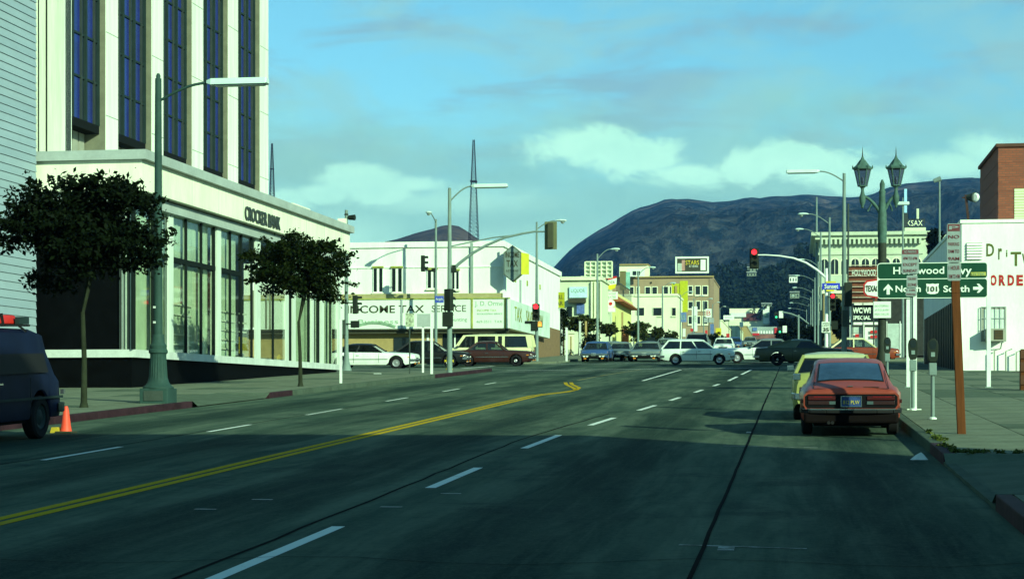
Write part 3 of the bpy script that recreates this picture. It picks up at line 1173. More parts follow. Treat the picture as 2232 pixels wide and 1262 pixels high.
# ------------------------------------------------------------------ income tax corner building
YT = 116.0
c1 = at(1096, 525, YT)
XT = c1.x
tax = root('tax_office', (XT, YT, gz(YT)), 'two-storey white stucco corner building under a wraparound income tax signboard', 'building')
zt_ = c1.z
zsb = at(1096, 716, YT).z      # sign bottom
zst = at(1096, 652, YT).z      # sign top
M_TAN = mat('tan_wall', (0.36, 0.27, 0.11), .85, var=.12)
M_BOARD = mat('sign_board_white', (0.70, 0.78, 0.66), .55, var=.06, scale=.4)
M_TXT = mat('letter_dark', (0.05, 0.05, 0.03), .7)
M_TXTG = mat('letter_faded_green', (0.22, 0.34, 0.22), .7, var=.3)
M_OLIVE = mat('letter_olive', (0.30, 0.33, 0.06), .7, var=.3)
zg_ = gz(YT) + .1
MB().box(XT - 40, XT, YT, 145, zg_ + 3.0, zt_ - .35).build('upper_wall', M_WHITE, tax)
MB().box(XT - 40.1, XT + .12, YT - .12, 145.1, zt_ - .35, zt_).build('parapet', M_WHITE, tax)
MB().box(XT - 40, XT - .05, YT + .06, YT + 8, zg_, zg_ + 3.0).build('lower_wall', M_TAN, tax)
MB().box(XT - 7, XT - .0, YT + 8, 145, zg_, zg_ + 3.0).build('side_wall', mat('side_wall_brown', (0.20, 0.13, 0.07), .85, var=.2), tax)
# piers, openings of the shop floor
for a, b in ((930, 935), (990, 993), (1094, 1101)):
    panel('shop_pier', a, 722, b, 798, YT + .0, M_WHITE if a < 1000 else M_CREAM, tax, d=.058)
for a, b, t_ in ((760, 800, 1), (858, 893, 2), (965, 1030, 3), (1046, 1084, 3)):
    panel('shop_window', a, 735 if t_ < 3 else 722, b, 782, YT + .02, M_DKGL, tax, d=.035) if t_ > 1 else None
panel('shop_sign', 1045, 716, 1083, 728, YT - .1, M_BOARD, tax, d=.1)
text('CARPET SALE', (at(1064, 721, YT).x, YT - .13, at(1064, 719.5, YT).z), .12, M_TXT, tax, width=.8)
text('OPEN SUNDAY', (at(1064, 721, YT).x, YT - .13, at(1064, 725, YT).z), .12, M_TXT, tax, width=.7)
# upstairs windows: pairs with a white post
for a, b, y0_, y1_ in ((815, 834, 586, 636), (855, 876, 586, 636), (933, 952, 590, 628), (986, 1000, 592, 630)):
    X0, X1, z0, z1 = rect(a, y0_, b, y1_, YT)
    f_ = MB().box(X0 - .05, X1 + .05, YT - .05, YT - .003, z0 - .06, z1 + .05).build('window', M_WHITE, tax)
    kid(f_)
    w = (X1 - X0)
    MB().box(X0, X0 + w * .36, YT - .058, YT - .052, z0, z1).build('pane', M_DKGL, f_)
    MB().box(X0 + w * .64, X1, YT - .058, YT - .052, z0, z1).build('pane', M_DKGL, f_)
    MB().box(X0 - .1, X1 + .1, YT - .16, YT - .05, z0 - .14, z0 - .06).build('sill', M_CREAM, f_)
    MB().box(X0 - .08, X1 + .08, YT - .14, YT - .05, z1 + .05, z1 + .16).build('hood', M_OLIVE, f_)
# ledge
MB().box(XT - 40, XT - .0, YT - .35, YT, at(900, 651, YT).z, at(900, 641, YT).z).build('ledge', mat('ledge_tan', (0.36, 0.32, 0.15), .8), tax)
MB().box(XT - 40, XT + .05, YT - .06, YT - .002, at(1000, 582, YT).z - .03, at(1000, 582, YT).z + .03).build('string_course', M_WHITE, tax)
for py_, a in ((545, 1029),):
    X0 = at(a, 600, YT).x
    MB().box(X0 - .08, X0 + .08, YT - .14, YT - .01, at(a, 640, YT).z, at(a, 530, YT).z).build('downpipe', mat('pipe_grey', (0.25, 0.32, 0.28), .7), tax)
# small openings on the side wall
for y_, z_ in ((121, 5.2), (126.5, 5.1), (133, 5.0)):
    MB().box(XT, XT + .04, y_, y_ + .5, gz(y_) + z_, gz(y_) + z_ + .35).build('vent', M_OLIVE, tax)
MB().box(XT, XT + .05, 123, 123.8, gz(123) + 3.3, gz(123) + 5.4).build('side_window', M_CAPG, tax)
# the signboard: thing of its own, hung in front of the ledge and round the corner
YS = YT - .55
sb = root('sign_board', (XT, YS, zsb), 'long white income tax service signboard wrapping the corner above the shopfronts', 'signboard')
MB().box(XT - 36, XT + .5, YS, YS + .54, zsb, zst).build('board', M_BOARD, sb)
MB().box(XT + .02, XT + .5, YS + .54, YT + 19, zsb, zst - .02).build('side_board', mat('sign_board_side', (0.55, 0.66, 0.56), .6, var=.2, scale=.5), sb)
MB().box(XT - 36, XT + .55, YS - .06, YS - .003, zsb - .10, zsb).build('lower_rail', M_TXT, sb)
MB().box(XT - 36, XT + .55, YS - .06, YS - .003, zst, zst + .06).build('upper_rail', M_OLIVE, sb)
MB().box(XT - 36, XT + .4, YS + .1, YT - .02, zsb - .3, zsb - .002).build('soffit', M_TXT, sb)
for a in (876, 1029, 1101.5):
    X0 = at(a, 680, YS).x
    MB().box(X0 - .05, X0 + .05, YS - .05, YS - .004, zsb, zst).build('divider', M_OLIVE if a > 1000 else M_CAPG, sb)


def put(s_, x0, y0, x1, y1, m, Y=YS, rt=sb, nm='lettering', bold=0):
    X0, X1, z0, z1 = rect(x0, y0, x1, y1, Y)
    text(s_, ((X0 + X1) / 2, Y - .012, (z0 + z1) / 2), z1 - z0, m, rt, name=nm, width=X1 - X0, bold=bold)


put('INCOME TAX', 757, 665, 925, 683, M_TXT, bold=.015)
put('SERVICE', 941, 665, 1016, 680, M_TXT)
put('J. D. Orme', 1035, 656, 1096, 670, M_TXTG)
put('INCOME TAX', 1040, 674, 1082, 679, M_OLIVE)
put('BOOKKEEPING SERVICE', 1040, 682, 1095, 686, M_TXTG)
put('469-3511  TAX', 1038, 698, 1095, 704, M_TXTG)
put('Business', 781, 696, 868, 706, M_TXTG)
put('Accounting', 965, 692, 1018, 703, M_TXTG)
mb = MB()
pts = [at(772 + 10 * k, 712 - 9 * math.sin(math.pi * k / 9), YS) for k in range(10)]
for a, b in zip(pts[:-1], pts[1:]):
    mb.bar((a.x, YS - .03, a.z), (b.x, YS - .03, b.z), .05, .16)
mb.build('swoosh', M_TXTG, sb)
for k in range(3):
    yy_ = YT + 1.2 + k * 5.2
    M4 = ('TAX', 'SAVE', 'NOW')[k]
    text(M4, (XT + .52, yy_ + 2.0, (zsb + zst) / 2 + .1), .9, M_OLIVE, sb, width=3.2, rz=R(90))
# hexagonal sign on a bracket
X0, X1, z0, z1 = rect(1091, 531, 1130, 612, YT - 2.2)
Yh = YT - 1.0
hx = root('hexagon_sign', (X0, Yh, z0), 'tall grey hexagonal income tax sign with yellow sides on the white corner', 'sign')
cxh = (X0 + X1) / 2
H6 = [(X0, z0 + .45), (cxh, z0), (X1, z0 + .45), (X1, z1 - .45), (cxh, z1), (X0, z1 - .45)]
MB().prism([(a, Yh, b) for a, b in H6], (.0, .5, 0)).build('case', mat('hex_case', (0.10, 0.12, 0.09), .6), hx)
ins = [(cxh + (a - cxh) * .9, (z0 + z1) / 2 + (b - (z0 + z1) / 2) * .94) for a, b in H6]
MB().prism([(a, Yh - .02, b) for a, b in ins], (0, .015, 0)).build('face', mat('sign_face_grey', (0.17, 0.22, 0.20), .6, var=.2), hx)
MB().prism([(X1, Yh, z0 + .45), (X1 + .38, Yh + .7, z0 + .5), (X1 + .38, Yh + .7, z1 - .5), (X1, Yh, z1 - .45)], (0, .05, 0)).build('side_face', mat('sign_yellow', (0.50, 0.48, 0.03), .6), hx)
text('INCOME', (cxh, Yh - .03, z0 + (z1 - z0) * .74), .36, M_TXT, hx, width=.85, bold=.02)
text('TAX', (cxh, Yh - .03, z0 + (z1 - z0) * .50), .42, M_TXT, hx, width=.72, bold=.02)
text('RETURNS', (cxh, Yh - .03, z0 + (z1 - z0) * .30), .13, M_TXT, hx, width=.75)
MB().bar((X0 + .1, Yh + .3, z1 - .5), (X0 + .1, YT, z1 - .5), .08).bar((X0 + .1, Yh + .3, z0 + .5), (X0 + .1, YT, z0 + .5), .08).build('bracket', M_DKMET, hx)
# olive sign at the far end of the side wall
s_ = root('wall_sign', (at(1205, 655, 144).x, 144, gz(144) + 3), 'olive-yellow square sign projecting from the far end of the white wall', 'sign')
panel('board', 1204, 637, 1230, 671, 144, mat('olive_sign', (0.28, 0.28, 0.01), .6, var=.2), s_, d=.2)
lines(1206, 640, 1228, 668, 144, M_TXT, s_, ['GRILL', 'BAR'], name='lettering')
panel('bracket', 1196, 645, 1204, 648, 144.05, M_DKMET, s_, d=.06)
# ------------------------------------------------------------------ left side beyond the tax office
M_PALE = mat('pale_green_stucco', (0.60, 0.66, 0.44), .85, var=.08, scale=.5)
M_CREAMY = mat('cream_stucco', (0.74, 0.76, 0.52), .85, var=.07, scale=.5)
M_LEMON = mat('lemon_stucco', (0.66, 0.64, 0.24), .85, var=.08, scale=.5)
M_BRICKB = mat('buff_brick', (0.34, 0.25, 0.15), .9, var=.12, scale=.6)
M_ROOFR = mat('red_tile', (0.33, 0.12, 0.05), .9, var=.25)
M_BROWN = mat('brown_board', (0.17, 0.06, 0.035), .8, var=.3, scale=1.0)
XF = -17.8


def block(name, label, Y0, Y1, Xl, Xr, ztop, m, cat='building', base=True, cap=None):
    r_ = root(name, ((Xl + Xr) / 2, Y0, gz(Y0)), label, cat)
    MB().box(Xl, Xr, Y0, Y1, gz(Y0) - .2, ztop).build('wall', m, r_)
    MB().box(Xl - .15, Xr + .15, Y0 - .15, Y1 + .15, ztop, ztop + .3).build('parapet', cap or m, r_)
    return r_


def win(rt, x0, y0, x1, y1, Y, m=None, fr=.1):
    """window with frame, pane and sill on the front at Y"""
    X0, X1, z0, z1 = rect(x0, y0, x1, y1, Y)
    f_ = MB().box(X0 - fr, X1 + fr, Y - .08, Y - .003, z0 - fr, z1 + fr).build('window', M_CREAMY, rt)
    kid(f_)
    MB().box(X0, X1, Y - .09, Y - .083, z0, z1).build('pane', m or M_DKGL, f_)
    MB().box(X0 - fr, X1 + fr, Y - .22, Y - .08, z0 - fr * 2, z0 - fr).build('sill', M_CREAMY, f_)
    return f_


# low brown wall and gateway after the tax office
r_ = root('passage_wall', (-20, 148, gz(148)), 'low dark brown wall with posts between the tax office and the pale green shop', 'wall')
MB().box(-24, XF - .2, 148, 148.4, gz(148), gz(148) + 3.1).build('wall', mat('brown_wall', (0.11, 0.075, 0.045), .9, var=.3), r_)
for a in (1190, 1199, 1222, 1262, 1275):
    panel('post', a, 700, a + 4, 790, 147, M_TAN if a % 2 else M_BAND, r_, d=.2)
panel('rail', 1182, 727, 1232, 729, 147, M_CAPG, r_, d=.05)
r_ = root('gate_pillar', (at(1244, 760, 150).x, 150, gz(150)), 'bright cream gate pillar beside the thin white post', 'pillar')
panel('shaft', 1239, 727, 1250, 791, 150, M_CREAMY, r_, d=.6)
panel('groove', 1243, 733, 1246, 780, 149.98, M_TAN, r_, d=.015)
panel('cap', 1237, 724, 1252, 727, 149.9, M_CREAMY, r_, d=.8)

z2 = at(1270, 610, 174).z
g2 = block('shop_building', 'pale green shop with painted mural sign beyond the tax office', 174, 186, -31, XF, z2, M_PALE)
for a, b in ((1222, 1300),):
    panel('cornice', a, 607, b + 14, 611, 173.7, M_CREAMY, g2, d=.3)
panel('roof_vent', 1246, 603, 1254, 608, 174.5, M_CREAMY, g2, d=.5)
panel('roof_vent', 1266, 602, 1272, 608, 174.5, M_CREAMY, g2, d=.5)
panel('signboard', 1241, 625, 1280, 649, 173.8, mat('sky_board', (0.50, 0.72, 0.74), .6, var=.15), g2, d=.15)
text('LIQUOR', (at(1260, 637, 173.8).x, 173.78, at(1260, 634, 173.8).z), .38, M_TXTG, g2, width=1.3)
panel('signboard', 1257, 662, 1274, 684, 173.7, mat('mural_blue', (0.10, 0.16, 0.36), .6, var=.4, scale=3), g2, d=.1)
panel('awning', 1238, 651, 1276, 660, 173.3, M_TXT, g2, d=.6)
panel('shop_window', 1237, 668, 1247, 690, 173.9, M_DKGL, g2, d=.08)
for a in (1288, 1295, 1308):
    panel('pilaster', a, 614, a + 3.5, 790, 173.75, M_CREAMY, g2, d=.25)
panel('garage_door', 1284, 725, 1306, 790, 173.85, M_CREAMY, g2, d=.12)
# billboard seen from behind on its roof
r_ = root('rooftop_billboard', (at(1304, 600, 178).x, 178, z2), 'back of a billboard with open pale framework on the pale green shop roof', 'billboard')
panel('back', 1276, 571, 1333, 605, 178.3, mat('bill_back', (0.44, 0.56, 0.44), .7, var=.2), r_, d=.1)
X0, X1, z0, z1 = rect(1275, 570, 1334, 606, 178)
mb = MB()
for k in range(6):
    x_ = X0 + (X1 - X0) * k / 5
    mb.box(x_ - .05, x_ + .05, 178, 178.25, z0, z1)
for k in range(5):
    q_ = z0 + (z1 - z0) * k / 4
    mb.box(X0, X1, 178.05, 178.2, q_ - .04, q_ + .04)
mb.build('framework', M_CREAMY, r_)
for a in (1286, 1322):
    panel('leg', a, 605, a + 3, 611, 178.1, M_DKMET, r_)

z3 = at(1345, 648, 192).z
g3 = block('shop_building', 'lemon-yellow shop with a sloping red tiled eave', 189, 208, -27, XF, z3, M_LEMON)
MB().prism([(XF - .2, 188.7, z3 + .3), (XF + .9, 188.7, z3 - .6), (XF - .2, 188.7, z3 - .6)], (0, 19.5, 0)).build('eave', M_ROOFR, g3)
for k in range(14):
    MB().box(XF + .05, XF + .10, 190 + 1.3 * k, 190.1 + 1.3 * k, z3 + .3, z3 + 1.5).build('rail_post', M_DKMET, g3)
MB().box(XF + .04, XF + .11, 190, 208, z3 + 1.45, z3 + 1.55).build('rail', M_DKMET, g3)
panel('porch', 1357, 717, 1370, 790, 188.6, M_ROOFR, g3, d=.4)
panel('pilaster', 1354, 680, 1358, 790, 188.7, M_TAN, g3, d=.3)

z4 = at(1430, 645, 290).z
g4 = block('shop_building', 'cream two-storey building with three small upper windows', 290, 305, -50, XF, z4, M_CREAMY)
for a, b in ((1388, 1404), (1424, 1442), (1465, 1473)):
    win(g4, a, 671, b, 688, 290)
panel('shopfront', 1395, 731, 1437, 775, 289.6, M_CREAMY, g4, d=.3)
panel('band', 1384, 640, 1478, 646, 289.8, M_CREAMY, g4, d=.2)
r_ = root('shop_building', (-27, 250, gz(250)), 'small low cream shop with a plain front between the row trees', 'building')
z5 = at(1420, 688, 250).z
MB().box(-33, XF - .6, 250, 262, gz(250), z5).build('wall', M_CREAMY, r_)
panel('recess', 1400, 726, 1440, 790, 249.9, M_DKGL, r_, d=.06)
panel('opening_surround', 1383, 702, 1399, 790, 249.8, M_LEMON, r_, d=.06)

YB = 417
z6 = at(1450, 606, YB).z
g6 = block('brick_building', 'buff brick three-storey building with rows of dark windows under the billboard', YB, YB + 40, -58, XF, z6, M_BRICKB)
panel('cornice', 1340, 601, 1556, 606, YB - .5, M_TAN, g6, d=.4)
for a, b, y0_, y1_ in ((1373, 1381, 626, 642), (1388, 1393, 626, 642), (1407, 1417, 626, 642), (1422, 1432, 626, 642), (1447, 1456, 625, 642), (1460, 1463, 625, 642),
                       (1501, 1509, 624, 641), (1516, 1526, 624, 642), (1532, 1542, 624, 642), (1501, 1510, 658, 672), (1518, 1526, 657, 675), (1532, 1542, 657, 675),
                       (1501, 1510, 690, 706), (1518, 1526, 690, 706), (1532, 1542, 690, 706)):
    win(g6, a, y0_, b, y1_, YB, fr=.18)
panel('corner_quoin', 1546, 606, 1556, 700, YB - .12, mat('quoin', (0.28, 0.20, 0.13), .9), g6, d=.1)
panel('penthouse', 1350, 577, 1412, 603, YB + 6, M_CREAMY, g6, d=6)
panel('penthouse_band', 1350, 575, 1413, 578, YB + 5.5, M_TAN, g6, d=7)
panel('water_pipe', 1418, 614, 1421, 618, YB - .2, M_TXT, g6, d=.1)
# sign by the penthouse
r_ = root('roof_sign', (at(1386, 596, YB - 3).x, YB - 3, z6), 'white double roof sign with dark panels beside the penthouse', 'sign')
panel('board', 1367, 586, 1405, 603, YB - 3, M_BOARD, r_, d=.3)
panel('dark_panel', 1379, 591, 1387, 600, YB - 3.05, M_DKGL, r_, d=.04)
panel('dark_panel', 1389, 591, 1395, 600, YB - 3.05, M_DKGL, r_, d=.04)
r_ = root('blade_sign', (at(1358, 610, 270).x, 270, z6 - 4), 'tall brown blade sign with pale green edge on the left skyline', 'sign')
panel('board', 1351, 591, 1364, 632, 270, mat('brown_sign', (0.16, 0.14, 0.06), .7), r_, d=.3)
panel('edge', 1364.3, 593, 1373, 630, 270.2, mat('teal_sign', (0.20, 0.42, 0.34), .7, var=.4, scale=2), r_, d=.3)
panel('post', 1357, 632, 1360, 700, 270.1, M_DKMET, r_, d=.2)
# billboard
r_ = root('billboard', (at(1508, 580, YB + 4).x, YB + 4, z6), 'framed billboard with dark poster and yellow lettering on the brick building roof', 'billboard')
yb = YB + 4
panel('frame', 1472, 559, 1545, 596, yb, M_BOARD, r_, d=.5)
panel('poster', 1476, 563, 1541, 592, yb - .06, M_TXT, r_, d=.05)
panel('poster_figure', 1477, 574, 1486, 591, yb - .12, M_CURT, r_)
panel('poster_figure', 1486, 567, 1493, 590, yb - .12, mat('skin_pink', (0.42, 0.24, 0.19), .8, var=.3, scale=.8), r_)
panel('poster_card', 1527, 566, 1538, 589, yb - .12, M_WHITE, r_)
lines(1493, 567, 1525, 578, yb - .1, mat('letter_yellow', (0.62, 0.50, 0.03), .7), r_, ['STARS', ], gap=.1)
lines(1501, 577, 1522, 584, yb - .1, M_BOARD, r_, ['AT SEVEN'], gap=.3)
for a in (1478, 1538):
    panel('leg', a, 596, a + 2, 604, yb + .1, M_DKMET, r_, d=.2)
# yellow blade sign
r_ = root('blade_sign', (at(1480, 640, 330).x, 330, gz(330) + 4), 'stepped bright yellow-green blade sign in front of the brick building', 'sign')
MY = mat('sign_chartreuse', (0.45, 0.47, 0.02), .6, var=.15)
panel('blade', 1482, 612, 1499, 680, 330, MY, r_, d=.5)
panel('blade', 1464, 618, 1482, 640, 330.1, MY, r_, d=.4)
panel('slot', 1471, 623, 1476, 654, 329.95, M_TAN, r_, d=.04)
panel('blade', 1466, 640, 1478, 652, 330.15, MY, r_, d=.3)

# signs along the left walk
M_RED = mat('sign_red', (0.50, 0.03, 0.03), .6)
r_ = root('street_sign', (at(1330, 640, 182).x, 182, gz(182)), 'tilted red, white and yellow shop sign over a round badge on a post', 'sign')
Ys = 182
P = [at(a, b, Ys) for a, b in ((1316, 612), (1343, 603), (1343, 607), (1316, 615))]
MB().prism([at(*q, Ys) for q in ((1317, 606), (1332, 599), (1334, 603), (1344, 602), (1344, 606), (1317, 613))], (0, .3, 0)).build('red_band', M_RED, r_)
MB().prism([at(*q, Ys) for q in ((1318, 613), (1344, 606), (1343, 619), (1320, 623))], (0, .3, 0)).build('white_band', M_BOARD, r_)
MB().prism([at(*q, Ys) for q in ((1320, 623), (1343, 619), (1340, 628), (1331, 632), (1322, 628))], (0, .3, 0)).build('yellow_band', mat('sign_yellow2', (0.62, 0.52, 0.03), .6), r_)
lines(1320, 610, 1341, 620, Ys - .01, M_TXT, r_, ['PLAZA'], gap=.4)
panel('board', 1315, 636, 1346, 652, Ys, M_BOARD, r_, d=.3)
lines(1317, 637, 1344, 651, Ys - .01, M_TXTG, r_, ['CRESCENT', 'THEATER'])
c_ = at(1331, 662, Ys)
MB().tube([(c_.x, Ys - .02, c_.z), (c_.x, Ys + .2, c_.z)], .42, 20).build('badge', M_BOARD, r_)
MB().tube([(c_.x, Ys - .05, c_.z), (c_.x, Ys - .02, c_.z)], .17, 12).build('badge_mark', M_RED, r_)
panel('board', 1320, 671, 1341, 680, Ys, M_BOARD, r_, d=.2)
panel('post', 1315, 628, 1317, 790, Ys + .1, M_TAN, r_, d=.15)
for k, (a, b, c, d, Y_, m1, lab, wd_) in enumerate((
        (1478, 681, 1496, 702, 300, mat('sign_blue', (0.10, 0.16, 0.34), .6, var=.3, scale=1.5), 'blue and white square sign low on the cream block', 'BUS'),
        (1508, 668, 1520, 722, 320, M_BOARD, 'tall narrow white blade sign before the brick wall', 'HOTEL'),
        (1538, 673, 1551, 692, 340, M_BOARD, 'small white sign with a red emblem on a pole', 'B'),
        (1535, 693, 1556, 703, 345, M_CAPG, 'grey box sign under the small white sign', ''),
        (1548, 706, 1556, 728, 330, mat('sign_blue', (0, 0, 0)), 'narrow dark blue upright sign low in the row of shops', ''),
        (1560, 715, 1572, 731, 350, mat('sign_yellow2', (0, 0, 0)), 'yellow and green small sign low in the row of shops', ''),
        (1537, 720, 1542, 728, 300, M_RED, 'little red box sign above the car roofs', ''),
        (1583, 727, 1590, 740, 340, M_RED, 'red upright box sign close to the wagon bonnet', ''),
        (1488, 716, 1494, 734, 310, M_BOARD, 'white slim sign beside the streetlight pole', ''),
        (1505, 716, 1512, 722, 310, M_RED, 'tiny red sign beside the slim white sign', ''),
        (1577, 687, 1600, 697, 520, M_BOARD, 'long white sign on far shops at the street end', 'SHOES'),
        (1581, 700, 1608, 710, 540, M_PALE, 'pale green sign band on far shops at the street end', ''),
        (1612, 702, 1620, 713, 560, M_BOARD, 'white square sign in the far centre of the street', ''))):
    r_ = root('shop_sign', (at((a + c) / 2, d, Y_).x, Y_, gz(Y_)), lab, 'sign')
    panel('board', a, b, c, d, Y_, m1, r_, d=.3)
    panel('post', (a + c) / 2 - .5, d, (a + c) / 2 + .7, 760, Y_ + .1, M_DKMET, r_, d=.15)
    if wd_:
        text(wd_, (at((a + c) / 2, d, Y_).x, Y_ - .02, at(a, (b + d) / 2, Y_).z), (at(a, b, Y_).z - at(a, d, Y_).z) * (.5 if len(wd_) < 4 else .25), M_TXTG if wd_ != 'B' else M_RED, r_,
             width=(at(c, d, Y_).x - at(a, d, Y_).x) * .7)

# row of far shops and the closing of the street
for k, (Y_, Yn, xl, top, m1, lab) in enumerate((
        (480, 560, 1500, 700, M_CREAMY, 'far cream shop just past the brick building'),
        (575, 660, 1560, 706, M_PALE, 'far pale green shop next to the long white sign'),
        (680, 780, 1590, 712, M_TAN, 'far tan shop where the left row of buildings ends'))):
    X0 = at(xl, 700, Y_).x
    block('shop_building', lab, Y_, Yn, X0, XF - .2 + k * .6, at(xl, top, Y_).z, m1)
Yc = 1000
r_ = root('corner_store', (at(1632, 690, Yc).x, Yc, gz(Yc)), 'cream store closing the street with a dark leafy sign on its front', 'building')
panel('wall', 1590, 672, 1677, 730, Yc, M_CREAMY, r_, d=20)
panel('tower', 1663, 668, 1677, 706, Yc - 2, M_BOARD, r_, d=1.5)
panel('sign_dark', 1620, 683, 1659, 699, Yc - 1, mat('sign_dark_red', (0.09, 0.03, 0.03), .8, var=.5, scale=.3), r_, d=.8)
panel('sign_white', 1593, 682, 1626, 691, Yc - 1.2, M_BOARD, r_, d=.6)
panel('tower_sign', 1665, 684, 1675, 692, Yc - 2.4, M_TXTG, r_, d=.3)
Yd = 850
r_ = root('diner', (at(1645, 725, Yd).x, Yd, gz(Yd)), 'long low grey diner with a red brick base at the end of the street', 'building')
panel('upper_wall', 1605, 712, 1693, 728, Yd, mat('diner_grey', (0.30, 0.36, 0.32), .8, var=.3, scale=.2), r_, d=12)
panel('base', 1605, 728, 1693, 745, Yd - .1, mat('diner_base', (0.20, 0.09, 0.07), .85, var=.4, scale=.3), r_, d=12.3)
panel('sign', 1641, 714, 1650, 721, Yd - .4, mat('sign_blue', (0, 0, 0)), r_, d=.3)
panel('sign', 1640, 726, 1655, 731, Yd - .5, M_RED, r_, d=.3)
panel('sign', 1688, 714, 1694, 728, Yd - .5, M_RED, r_, d=.4)
for k in range(6):
    panel('window', 1652 + 6 * k, 721, 1655 + 6 * k, 727, Yd - .05, M_WHITE, r_, d=.03)
# houses on the wooded slope
for k, (a, b, c, d, Y_, lab) in enumerate(((1629, 583, 1652, 592, 1200, 'pale house high on the wooded slope left of the red signal'),
                                           (1628, 594, 1648, 602, 1180, 'low flat house just under the highest slope house'),
                                           (1720, 601, 1738, 616, 900, 'bright white house at the right edge of the wooded slope'),
                                           (1722, 637, 1742, 650, 860, 'grey house lower down the right edge of the wooded slope'),
                                           (1683, 655, 1706, 664, 1050, 'flat pale roofed house low on the slope'),
                                           (1660, 662, 1682, 668, 1000, 'small low house above the street end store'))):
    r_ = root('hillside_house', (at((a + c) / 2, d, Y_).x, Y_, at(a, d, Y_).z), lab, 'house', group='houses on the wooded slope')
    panel('wall', a, b, c, d, Y_, mat('house_drab', (0.22, 0.26, 0.20), .9, var=.2) if k != 2 else M_WHITE, r_, d=8)
    panel('roof', a - 1, b - 2, c + 1, b, Y_ - 1, M_CAPG, r_, d=10)
    for q_ in range(3):
        w_ = (c - a) / 3
        panel('window', a + w_ * q_ + w_ * .35, b + (d - b) * .35, a + w_ * q_ + w_ * .7, b + (d - b) * .8, Y_ - .1, M_DKGL, r_, d=.08)

# ------------------------------------------------------------------ right side
M_ORN = mat('ornate_stone', (0.52, 0.58, 0.42), .85, var=.12, scale=.3)
YO = 522
X0, X1, z0, zt_o = rect(1786, 512, 2010, 760, YO)
orn = root('office_block', ((X0 + X1) / 2, YO, gz(YO)), 'big cream-green office block with bracketed cornice and arched top windows', 'building')
MB().box(X0, X1 + 12, YO, YO + 60, gz(YO), zt_o).build('wall', M_ORN, orn)
MB().box(X0 - 2.2, X1 + 2.0, YO - 2.0, YO + 62, zt_o, zt_o + .9).build('cornice', M_ORN, orn)
MB().box(X0 - 1.2, X1 + 1.2, YO - 1.0, YO + 61, zt_o - 1.0, zt_o).build('cornice_bed', M_ORN, orn)
MB().box(X0 - .3, X1 + .3, YO - .35, YO + 61, zt_o - 5.2, zt_o - 4.6).build('string_course', M_ORN, orn)
nb = 22
for k in range(nb):
    x_ = X0 + (X1 - X0) * (k + .5) / nb
    MB().box(x_ - .3, x_ + .3, YO - 1.7, YO, zt_o - 2.4, zt_o - 1.0).build('bracket', M_ORN, orn)
for k in range(10):
    x_ = X0 + (X1 - X0) * (k + .5) / 10
    for dz_ in (0,):
        w_ = 1.0
        zz = zt_o - 10.5
        pts = [(x_ - w_, YO - .06, zz), (x_ + w_, YO - .06, zz), (x_ + w_, YO - .06, zz + 3.2)] + \
              [(x_ + w_ * math.cos(math.pi * j / 8), YO - .06, zz + 3.2 + w_ * math.sin(math.pi * j / 8)) for j in range(1, 8)] + [(x_ - w_, YO - .06, zz + 3.2)]
        f_ = MB().prism([(a + (a - x_) * .3, b + .02, c + (c - zz - 1.6) * .14) for a, b, c in pts], (0, .035, 0)).build('arched_window', M_CREAMY, orn)
        kid(f_)
        MB().prism(pts, (0, .02, 0)).build('pane', M_DKGL, f_)
        MB().box(x_ - .1, x_ + .1, YO - .09, YO - .061, zz, zz + 4.1).build('mullion', M_ORN, f_)
    for fl in range(4):
        zz = zt_o - 16.2 - 4.6 * fl
        if zz < gz(YO) + 3:
            continue
        for sx_ in (-.95, .95):
            f_ = MB().box(x_ + sx_ - .62, x_ + sx_ + .62, YO - .07, YO - .003, zz - .1, zz + 2.5).build('window', M_CREAMY, orn)
            kid(f_)
            MB().box(x_ + sx_ - .5, x_ + sx_ + .5, YO - .08, YO - .073, zz, zz + 2.4).build('pane', M_DKGL, f_)
MB().box(X0 - .1, X0 - .003, YO + 2, YO + 40, gz(YO) + 10, zt_o - 7).build('side_shaft', M_CAPG, orn)
# roof sign and penthouse
r_ = root('roof_sign', (at(1995, 495, YO + 8).x, YO + 8, zt_o), 'open lattice rooftop sign on a pale penthouse of the office block', 'sign')
panel('penthouse', 1972, 496, 2018, 509, YO + 8, M_PALE, r_, d=8)
X0_, X1_, z0_, z1_ = rect(1973, 477, 2015, 496, YO + 8)
mb = MB()
for k in range(9):
    x_ = X0_ + (X1_ - X0_) * k / 8
    mb.box(x_ - .12, x_ + .12, YO + 8, YO + 8.3, z0_, z1_)
mb.box(X0_, X1_, YO + 8, YO + 8.3, z1_ - .3, z1_)
mb.box(X0_, X1_, YO + 8, YO + 8.3, z0_, z0_ + .3)
mb.build('lattice', M_DKMET, r_)
text('KSAX', ((X0_ + X1_) / 2, YO + 7.9, (z0_ + z1_) / 2), 1.5, M_CREAMY, r_, width=4.2)
panel('mast', 1998, 455, 2003, 478, YO + 9, M_PALE, r_, d=.5)
r_ = root('pylon_sign', (at(1974, 460, 420).x, 420, gz(420) + 25), 'slim sky-blue upright pylon on a dark bracket behind the lantern post', 'sign')
panel('blade', 1971, 412, 1977, 464, 420, mat('pylon_blue', (0.35, 0.62, 0.80), .5), r_, d=.6)
panel('bracket', 1969, 464, 1979, 496, 420.1, M_DKMET, r_, d=.4)
